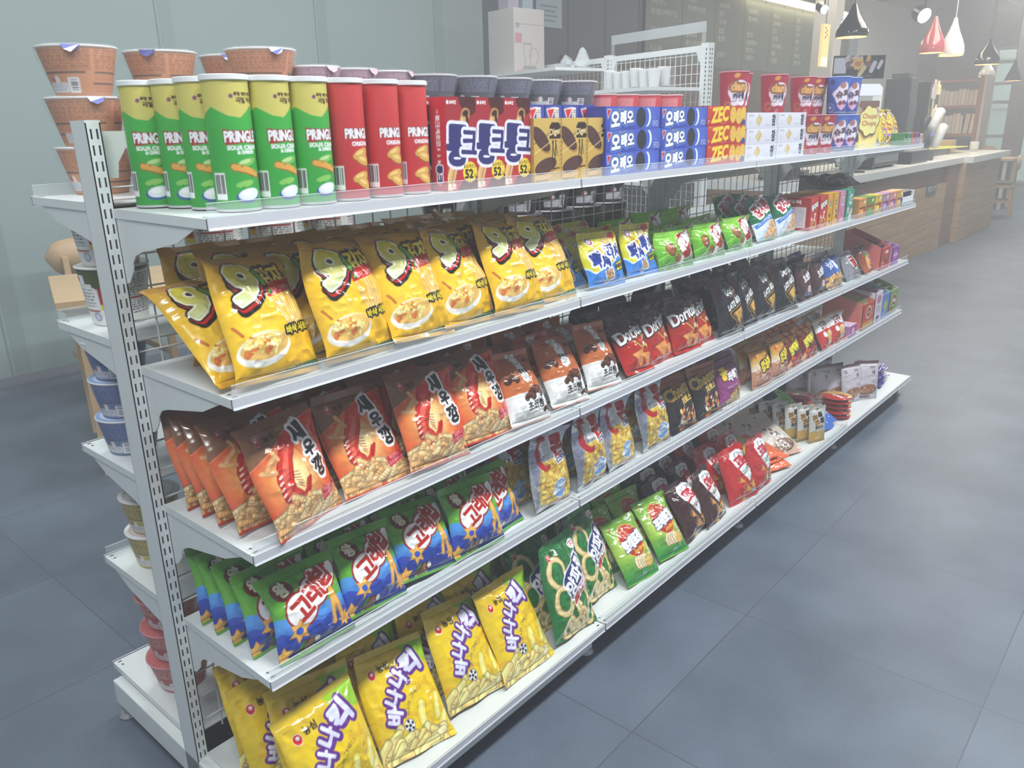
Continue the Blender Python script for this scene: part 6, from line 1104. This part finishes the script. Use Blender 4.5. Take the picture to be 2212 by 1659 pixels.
for i, c in enumerate(((.42, .36, .44), (.35, .42, .48))):
    o = MB().box(-.05, .05, -.06, .06, 0, .12, mat(f'packet_{("mauve","slate")[i]}', c, .5)).build('small_packet', bevel=.004); o.matrix_basis = ct.matrix_basis @ Matrix.Translation((-.07+.14*i, 0, .4465)); tag(o, ('mauve', 'slate blue')[i]+' packet on top of the tall cup carton', 'packet')

# counter
cn = empty('service_counter', (0, .8, 0)); tag(cn, 'long oak-clad service counter with white top', 'counter')
MB().box(5.05, 9.42, .04, .74, .0, .86, OAKD).box(5.05, 8.95, .0, .04, .0, .68, OAK).box(8.95, 9.42, .0, .04, 0, .86, OAKD).build('cabinet_front', cn); MB().box(9.42, 11.2, -.06, .74, 0, .86, OAK).build('end_cabinet', cn)
MB().box(5.05, 9.42, -.03, .78, .86, .925, WHT).build('worktop', cn, bevel=.003); MB().box(9.42, 11.4, -.12, .78, .86, .93, WHT).build('end_worktop', cn, bevel=.003)
pk = empty('pickup_sign', (8.35, .8, .66)); tag(pk, 'small dark PICK UP plate on the counter front', 'sign')
MB().box(-.17, .17, -.010, .0, -.055, .055, mat('sign_grey', (.10, .10, .10), .5)).build('plate', pk); text_mesh('lettering', 'PICK UP', .055, mat('sign_white', (.8, .8, .78), .5), pk, Matrix.Translation((0, -.0105, 0)), .001)
def block(name, lab, cat, x, y, z, parts, rz=0.):
    e = empty(name, (x, y, z), R(rz)); tag(e, lab, cat)
    for nm, bx, m in parts: MB().box(*bx, m).build(nm, e, bevel=.006)
    return e
CZ = .926
block('receipt_printer', 'black printer on the counter nearest the rack', 'printer', 5.35, 1.12, CZ, [('printer_body', (-.10, .10, -.12, .12, 0, .14), BLK), ('paper_cover', (-.08, .08, -.10, .04, .14, .165), GRY)])
block('payment_terminal', 'tilted black screen terminal on the counter', 'terminal', 5.95, 1.25, CZ, [('terminal_base', (-.12, .12, -.10, .10, 0, .03), BLK), ('stand', (-.03, .03, -.02, .02, .03, .14), GRY), ('screen', (-.16, .16, -.015, .015, .10, .33), BLK)], 12)
MBt = MB().lathe([(.14, 0), (.15, .012), (.145, .015), (.05, .014)], BLK, 36).build('round_tray', sm=True); MBt.location = (5.75, .97, CZ); tag(MBt, 'round black tray lying on the counter edge', 'tray')
block('display_case', 'low black glazed case on the counter', 'display case', 7.1, 1.05, CZ, [('case_body', (-.36, .36, -.16, .16, .02, .17), BLK), ('case_foot', (-.3, -.24, -.14, .14, 0, .02), BLK), ('case_foot', (.24, .3, -.14, .14, 0, .02), BLK), ('glass_front', (-.33, .33, -.165, -.16, .05, .15), GRY)])
block('storage_tray', 'dark lidded tray right of the low glazed case', 'tray', 8.0, 1.0, CZ, [('tray_body', (-.28, .28, -.15, .15, 0, .11), BLK), ('tray_lid', (-.29, .29, -.16, .16, .11, .125), GRY)])
block('napkin_box', 'small brown wooden holder leaning on the counter', 'holder', 8.62, .98, CZ, [('holder_base', (-.10, .10, -.09, .09, 0, .10), DCOL), ('holder_back', (-.10, .10, .03, .06, .10, .26), WOOD)], 15)
block('till_screen', 'flat black panel on the far counter end', 'screen', 9.6, 1.2, .931, [('panel', (-.45, .45, -.12, .12, 0, .06), BLK)])
block('yellow_sheet', 'bright yellow sheet lying on the far counter end', 'sheet', 10.1, 1.1, .931, [('sheet', (-.5, .5, -.05, .30, .0, .012), mat('yellow_paper', (.72, .74, .12), .6))], -6).location.z = .992
tag(MB().lathe([(.045, 0), (.05, .11), (.047, .115)], WHT, 24).build('paper_cup', sm=True), 'white paper cup on the far end of the counter', 'cup').location = (10.9, 1.0, .931)
block('wooden_dispenser', 'wooden holder beside the white cup on the counter end', 'holder', 10.75, 1.28, .931, [('holder_box', (-.12, .12, -.08, .08, 0, .14), WOOD)])
# back counter machines
bc = MB().box(6.2, 12.4, 2.5, 3.1, 0, .9, DKW).box(6.2, 12.4, 2.45, 3.12, .9, .94, GRY).build('back_counter'); tag(bc, 'dark back counter along the menu wall', 'counter')
e = block('coffee_machine', 'tall black coffee machine with bean hopper behind the counter', 'coffee machine', 9.06, 1.40, CZ, [('machine_body', (-.13, .13, -.13, .13, 0, .82), BLK), ('hopper', (-.09, .09, -.09, .09, .82, .87), DARKP), ('steam_panel', (-.132, .132, -.136, -.13, .42, .60), BLK)])
block('white_chart', 'pale notice sheet left of the coffee machine', 'notice', 8.35, 1.42, CZ, [('sheet', (-.14, .14, -.006, .006, .28, .72), mat('chart_paper', (.70, .80, .78), .5)), ('chart_stand', (-.02, .02, .006, .03, 0, .5), DCOL)], 0)
block('price_strip', 'narrow yellow price strip right of the coffee machine', 'sign', 9.25, 1.12, CZ, [('strip', (-.03, .03, -.006, .0, .22, .72), mat('strip_yellow', (.62, .62, .35), .5)), ('strip_head', (-.05, .05, -.008, -.002, .60, .80), mat('strip_pale', (.66, .58, .52), .5)), ('strip_stand', (-.01, .01, .0, .02, 0, .6), DCOL)])
dsp = empty('drink_fridge', (9.95, 1.45, .931)); tag(dsp, 'lit black drinks display right of the coffee machine', 'display case'); MB().box(-.20, .20, -.16, .16, 0, .80, BLK).build('fridge_body', dsp, bevel=.008)
b = MB(); 
for i, (x, z, c) in enumerate(((-.1, .62, (.75, .72, .85)), (.08, .66, (.8, .7, .4)), (-.1, .40, (.8, .72, .62)), (.08, .40, (.8, .72, .6)), (.05, .20, (.16, .18, .75)), (-.1, .12, (.35, .75, .8)))): b.lathe([(.028, 0), (.032, .09), (.012, .12), (.012, .15)], mat(f'drink_{("lilac", "gold", "cream", "peach", "blue", "aqua")[i]}', c, .3, emit=c, estr=.35), 14, (x, -.17), M=Matrix.Translation((0, 0, z)))
b.build('drinks_row', dsp)
for i, (z, x) in enumerate(((.30, 8.78), (.14, 8.98))):
    o = MB().lathe([(.048, 0), (.050, .30), (.053, .305), (.046, .306)], WHT, 28).build('cup_dispenser', sm=True); o.matrix_basis = Matrix.Translation((x, .98, CZ+z)) @ Matrix.Rotation(R(56), 4, 'Y') ; tag(o, f'{("upper", "lower")[i]} tilted stack of white paper cups by the coffee machine', 'cup stack', 'tilted paper cup stacks')
MB().box(8.68, 8.98, 1.03, 1.07, CZ, CZ+.42, BLK).build('cup_rack'); tag(bpy.data.objects['cup_rack'], 'black upright plate holding the tilted paper cup stacks', 'holder')
# ice bar advert
ad = empty('ice_bar_advert', (6.32, .95, CZ), R(-46)); tag(ad, 'black advert board of ice cream bars above the lollipop box', 'advert board')
MB().bar((0, .025, .012), (0, .025, .80), .012, BLK, 10).box(-.11, .11, -.07, .09, 0, .012, BLK).build('board_stand', ad)
A_ = Art(.42, 120, (.10, .09, .10), 150).rect(.0, .10, .24, .38, (.80, .80, .86)).chips(.25, .98, .2, .40, 30, .06, [(.80, .62, .28), (.5, .3, .4), (.75, .72, .75), (.16, .12, .12)]).blob(.47, .27, .11, (.86, .70, .36), 9, .1).ell(.47, .27, .07, .045, (.78, .45, .3)).line([(.52, .08), (.60, .2)], .085, (.86, .78, .56)).line([(.47, .03), (.51, .07)], .014, (.9, .88, .85)).line([(.74, .14), (.80, .28)], .085, (.80, .80, .80)).line([(.88, .2), (.93, .3)], .07, (.86, .8, .86))
A_.lines(.28, .03, .46, .07, 1, (.7, .65, .5)).lines(.6, .03, .75, .07, 1, (.7, .65, .5)); o = carton('advert_panel', .41, .02, .172, A_, (.08, .08, .08), n=130); o.parent = ad; o.location = (0, 0, .72)
# hanging orange sign
hs = empty('hanging_sign', (6.42, 1.28, 1.76)); tag(hs, 'glowing orange and white vertical sign hanging before the pillar', 'sign')
MB().box(-.07, .07, -.012, .012, 0, .32, mat('sign_lit', (.9, .72, .35), .5, emit=(1, .66, .22), estr=.7)).box(-.07, .07, -.0125, -.011, .0, .07, mat('sign_lit_pale', (.95, .9, .7), .5, emit=(1, .9, .62), estr=.8)).build('panel', hs); MB().bar((0, 0, .32), (.02, 0, 1.49), .004, GRY, 6).build('hanging_wire', hs)
b = MB()
for i in range(5): b.box(-.03+.03*(i % 2), -.012+.03*(i % 2), -.014, -.012, .285-.018*i, .298-.018*i, mat('sign_ink', (.5, .16, .08), .5))
b.build('lettering', hs)
# bookshelf
bs = empty('book_shelf', (11.5, 1.12, 0)); tag(bs, 'brown open bookcase beyond the counter, filled with pale books', 'bookcase'); BSM = mat('bookcase_wood', (.22, .10, .075), .5, noise=(5, .15)); BSE = mat('bookcase_end', (.42, .36, .31), .55)
MB().box(0, .32, -.03, .0, 0, 1.84, BSE).build('side_panel', bs); MB().box(0, .32, .88, .91, 0, 1.84, BSM).build('side_panel', bs)
for z in (.9, 1.13, 1.48, 1.80): MB().box(0, .32, 0, .88, z-.035, z, BSM).build('shelf_board', bs)
MB().box(-.004, .0, .0, .05, .0, 1.84, BSM).build('face_frame', bs); MB().box(.0, .3, .0, .88, 0, .86, BSM).build('plinth', bs)
rg = random.Random(5); bi = 0
for s_, z in enumerate((1.131, 1.481)):
    y = .03
    while y < .80:
        t = rg.uniform(.028, .055); h = rg.uniform(.17, .21) if s_ else rg.uniform(.2, .26); o = MB().box(-.0, .16, 0, t, 0, h, mat(('book_buff', 'book_tan', 'book_grey')[bi % 3], ((.50, .41, .34), (.44, .35, .29), (.42, .38, .37))[bi % 3], .7)).build('book')
        o.location = (11.52, 1.12+y+.03, z); o.rotation_euler = (R(rg.choice((0, 0, 4))), 0, 0); tag(o, f'{("lower", "upper")[s_]} bookcase row: {ORD[min(14, bi)] if bi < 15 else "last"} pale book from the end panel', 'book', f'books on the {("lower", "upper")[s_]} bookcase shelf'); y += t+.004+(.012 if o.rotation_euler.x else 0); bi += 1
    bi = 0
# furniture
def chair(x, y, rz, lab):
    e = empty('dining_chair', (x, y, 0), R(rz)); tag(e, lab, 'chair', 'wooden dining chairs')
    for sx in (-1, 1):
        MB().prism([(-.205, 0), (-.17, 0), (-.165, .45), (-.20, .45)], sx*.19-.018, sx*.19+.018, WOOD, 'x').build('front_leg', e, bevel=.004)
        P = [(.20, 0), (.235, 0), (.215, .25), (.20, .45), (.212, .74), (.190, .74), (.165, .45), (.18, .25)]; MB().prism(P, sx*.15-.016, sx*.15+.016, WOOD, 'x').build('rear_leg', e, bevel=.004)
        MB().box(sx*.19-.012, sx*.19+.012, -.18, .2, .20, .235, WOOD).build('stretcher', e)
    MB().box(-.2, .2, -.2, .2, .40, .445, WOOD).build('seat_frame', e, bevel=.004); MB().box(-.215, .215, -.215, .2, .445, .485, SEATM).build('seat', e, bevel=.015)
    n = 13; V = []
    for k in range(n):
        u = -1+2*k/(n-1); yy = .225-.05*(1-u*u)*-1-.05; hh = .105*(1-abs(u)**4)**.5*.9+.012
        V.append((u*.235, yy+.05*(u*u), .735-hh*(1.0 if abs(u) < .8 else .9), .735+hh*.9))
    b = MB(); F = [(x_, y_-.008, a_) for x_, y_, a_, c_ in V]+[(x_, y_-.008, c_) for x_, y_, a_, c_ in V]+[(x_, y_+.008, a_) for x_, y_, a_, c_ in V]+[(x_, y_+.008, c_) for x_, y_, a_, c_ in V]; fs = []
    for k in range(n-1): fs += [(k, k+1, n+k+1, n+k), (2*n+k, 3*n+k, 3*n+k+1, 2*n+k+1), (n+k, n+k+1, 3*n+k+1, 3*n+k), (k, 2*n+k, 2*n+k+1, k+1)]
    fs += [(0, n, 3*n, 2*n), (n-1, 3*n-1, 4*n-1, 2*n-1)]; b.add(F, fs, WOOD); b.build('backrest', e, sm=True); return e
def table(x, y, rz, w, d, lab):
    e = empty('dining_table', (x, y, 0), R(rz)); tag(e, lab, 'table', 'wooden dining tables')
    MB().box(-w/2, w/2, -d/2, d/2, .71, .745, WOOD).build('tabletop', e, bevel=.003)
    for sx in (-1, 1):
        for sy in (-1, 1): MB().box(sx*(w/2-.08)-.022, sx*(w/2-.08)+.022, sy*(d/2-.06)-.022, sy*(d/2-.06)+.022, 0, .71, WOOD if lab[0] == 'p' else MUL).build('leg', e)
table(1.19, 2.02, -18, 1.2, .7, 'pale wooden table behind the rack before the frosted wall')
chair(1.17, 2.95, -4, 'wooden chair behind the rack with its back to the frosted wall')
table(13.6, 1.72, 90, 1.5, .75, 'long light wooden table near the far windows')
chair(12.4, .96, 184, 'nearest wooden chair right of the counter end'); chair(12.9, 2.35, 60, 'wooden chair at the table behind the counter end'); chair(14.5, 2.15, -80, 'far wooden chair with curved back under the windows'); chair(16.2, 2.0, -90, 'farthest wooden chair at the table end by the windows')
# pendant lamps
def pendant(x, y, z, w, h, c, lab, bell=True, zc=3.25):
    e = empty('pendant_lamp', (x, y, z)); tag(e, lab, 'pendant lamp', 'pendant lamps over the cafe'); m = mat('lamp_'+lab.split()[0]+str(int(c[0]*100)), c, .12, coat=.5); r = w/2
    prof = [(r*.98, 0), (r*1.02, h*.10), (r*.95, h*.26), (r*.70, h*.46), (r*.42, h*.66), (r*.24, h*.84), (r*.12, h)] if bell else [(r, 0), (r*.82, h*.2), (r*.5, h*.5), (r*.22, h*.8), (r*.08, h)]
    MB().lathe(prof, m, 36, cap=False).lathe([(p[0]*.96, p[1]) for p in prof[:-1]], mat('lamp_inside', (.9, .7, .4), .4), 36, cap=False).build('lamp_shade', e, sm=True)
    MB().lathe([(.01, .02), (r*.45, .035), (r*.5, .07), (r*.3, .13), (.01, .15)], mat('bulb_glow', (1, .8, .5), .4, emit=(1, .74, .38), estr=14), 20, cap=False).build('bulb', e, sm=True)
    MB().bar((0, 0, h), (0, 0, zc-z), .004, BLK if lab[0] != 'w' else WHT, 6).build('cord', e)
pendant(7.15, 1.32, 2.03, .27, .27, (.02, .02, .022), 'black pendant lamp nearest, just right of the pillar'); pendant(9.33, 1.22, 2.0, .25, .36, (.45, .07, .08), 'red pendant lamp hanging beside the white one'); pendant(9.55, 1.08, 1.97, .25, .38, (.80, .80, .78), 'white bell pendant lamp in front of the red one'); pendant(10.89, 1.0, 1.93, .27, .28, (.02, .02, .022), 'black pendant lamp above the bookcase end'); pendant(12.05, 1.22, 1.84, .20, .20, (.70, .72, .70), 'small white pendant lamp under the black one'); pendant(12.88, 1.06, 1.80, .22, .28, (.02, .02, .022), 'small black cone pendant lamp farthest to the right', False)
# track spots
def spot(x, y, z, lab, e_=40, r=.05, d=(-.5, -.75, -.45)):
    e = empty('spot_lamp', (x, y, z)); tag(e, lab, 'spot lamp', 'ceiling spot lamps'); q = Vector(d).to_track_quat('Z', 'Y').to_matrix().to_4x4()
    MB().lathe([(r*.5, -.12), (r, -.1), (r*1.1, 0), (r, .002)], BLK, 24, M=q).build('lamp_housing', e); MB().lathe([(r*.95, .003), (r*.4, .012), (.001, .014)], mat('spot_glow', (1, 1, 1), .4, emit=(.86, .93, 1), estr=60), 24, M=q, cap=False).build('lens', e); MB().bar((0, 0, .02), (0, 0, 3.25-z), .008, BLK, 6).build('stem', e)
spot(8.78, 1.19, 2.32, 'dazzling white ceiling spot lamp left of the red pendant', r=.075); spot(8.13, 1.96, 2.40, 'small warm spot lamp beside the pillar', r=.045)
for i, (x, y) in enumerate(((11.6, 2.40), (12.3, 2.32))): o = MB().lathe([(.11, 0), (.12, .02)], mat('downlight_glow', (1, 1, 1), .4, emit=(.95, .97, 1), estr=6), 30).build('down_light'); o.location = (x, y, 3.228); tag(o, f'{("left", "right")[i]} of the two flush ceiling downlights beyond the pillar', 'ceiling light', 'flush downlights')
for i, y in enumerate((.2, 1.0, 1.9)): o = MB().box(9.5, 17, y-.015, y+.015, 3.20, 3.248, mat('track_grey', (.22, .23, .25), .4, .5)).build('ceiling_track'); tag(o, f'{ORD[i]} thin ceiling track from the windows side', 'lamp track', 'ceiling lamp tracks')
# ------------------------------------------------------------------ light
def area(name, loc, sx, sy, power, col, rot=(0, 0, 0), spread=180):
    d = bpy.data.lights.new(name, 'AREA'); d.shape = 'RECTANGLE'; d.size = sx; d.size_y = sy; d.energy = power; d.color = col; d.spread = R(spread); o = bpy.data.objects.new(name, d); o.location = loc; o.rotation_euler = [R(a) for a in rot]; return link(o)
for i, x in enumerate((-1.0, .9, 2.8, 4.7)): area('aisle_panel_light', (x, -1.35, 3.2), 1.2, .3, 62, (.93, .97, 1))
for i, x in enumerate((-.6, 1.4, 3.2)): area('rear_panel_light', (x, 1.7, 3.2), 1.2, .3, 34, (.93, .98, 1))
area('cafe_light', (8.5, .2, 3.15), 2.5, 1.2, 110, (1, .93, .82)); area('cafe_light', (13.5, .8, 3.15), 3, 1.5, 120, (1, .95, .86)); area('bar_light', (9.5, 2.2, 3.1), 4, .4, 60, (1, .9, .7))
w = bpy.data.worlds.new('daylight'); SC.world = w; w.use_nodes = True; bg = w.node_tree.nodes['Background']; bg.inputs[0].default_value = (.80, .90, .98, 1); bg.inputs[1].default_value = .55
d_ = area('facade_fill_light', (20.5, 0, 4.6), 6, 2, 420, (.9, 1, .97), (0, -70, 0))  # unseen lamp added to brighten the facade outside the far windows
# ------------------------------------------------------------------ camera
cd = bpy.data.cameras.new('camera'); co = link(bpy.data.objects.new('camera', cd)); SC.camera = co
cd.sensor_width = 36; cd.lens = 36*1711.27/2212; cd.clip_start = .02; cd.clip_end = 100
ya, pi_, ro_ = R(41.28), R(-18.03), R(-1.245)
fw = Vector((math.cos(ya)*math.cos(pi_), math.sin(ya)*math.cos(pi_), math.sin(pi_))); rt = fw.cross(Vector((0, 0, 1))).normalized(); up_ = rt.cross(fw)
r2_ = rt*math.cos(ro_)+up_*math.sin(ro_); u2_ = up_*math.cos(ro_)-rt*math.sin(ro_)
mm = Matrix((r2_, u2_, -fw)).transposed().to_4x4(); mm.translation = Vector((-.5748, -1.3801, 1.3461)); co.matrix_world = mm
vs = SC.view_settings; SC.display_settings.display_device = 'sRGB'; vs.view_transform = 'Standard'; vs.look = 'None'; vs.gamma = 1; vs.use_curve_mapping = False; vs.exposure = 0.0
SC.cycles.max_bounces = 8; SC.cycles.transparent_max_bounces = 24; SC.cycles.caustics_reflective = False; SC.cycles.caustics_refractive = False; SC.cycles.sample_clamp_indirect = 6
# ------------------------------------------------------------------ thin haze volume added through the whole shop, standing in for lens glare
hm = bpy.data.materials.new('lens_veil'); hm.use_nodes = True; nt = hm.node_tree
for n in list(nt.nodes): nt.nodes.remove(n)
ho = nt.nodes.new('ShaderNodeOutputMaterial'); hv = nt.nodes.new('ShaderNodeVolumeScatter'); hv.inputs['Density'].default_value = .040; hv.inputs['Color'].default_value = (.92, .94, 1, 1); nt.links.new(hv.outputs[0], ho.inputs['Volume'])
tag(MB().box(-6, 27, -8.5, 4.2, -.3, 3.9, hm).build('veil'), 'thin pale haze added through the whole shop to imitate lens glare', 'veil', None, 'stuff')
SC.cycles.volume_bounces = 0; SC.cycles.max_bounces = 6; SC.cycles.diffuse_bounces = 3; SC.cycles.glossy_bounces = 3; SC.cycles.transparent_max_bounces = 14; SC.cycles.adaptive_threshold = .02
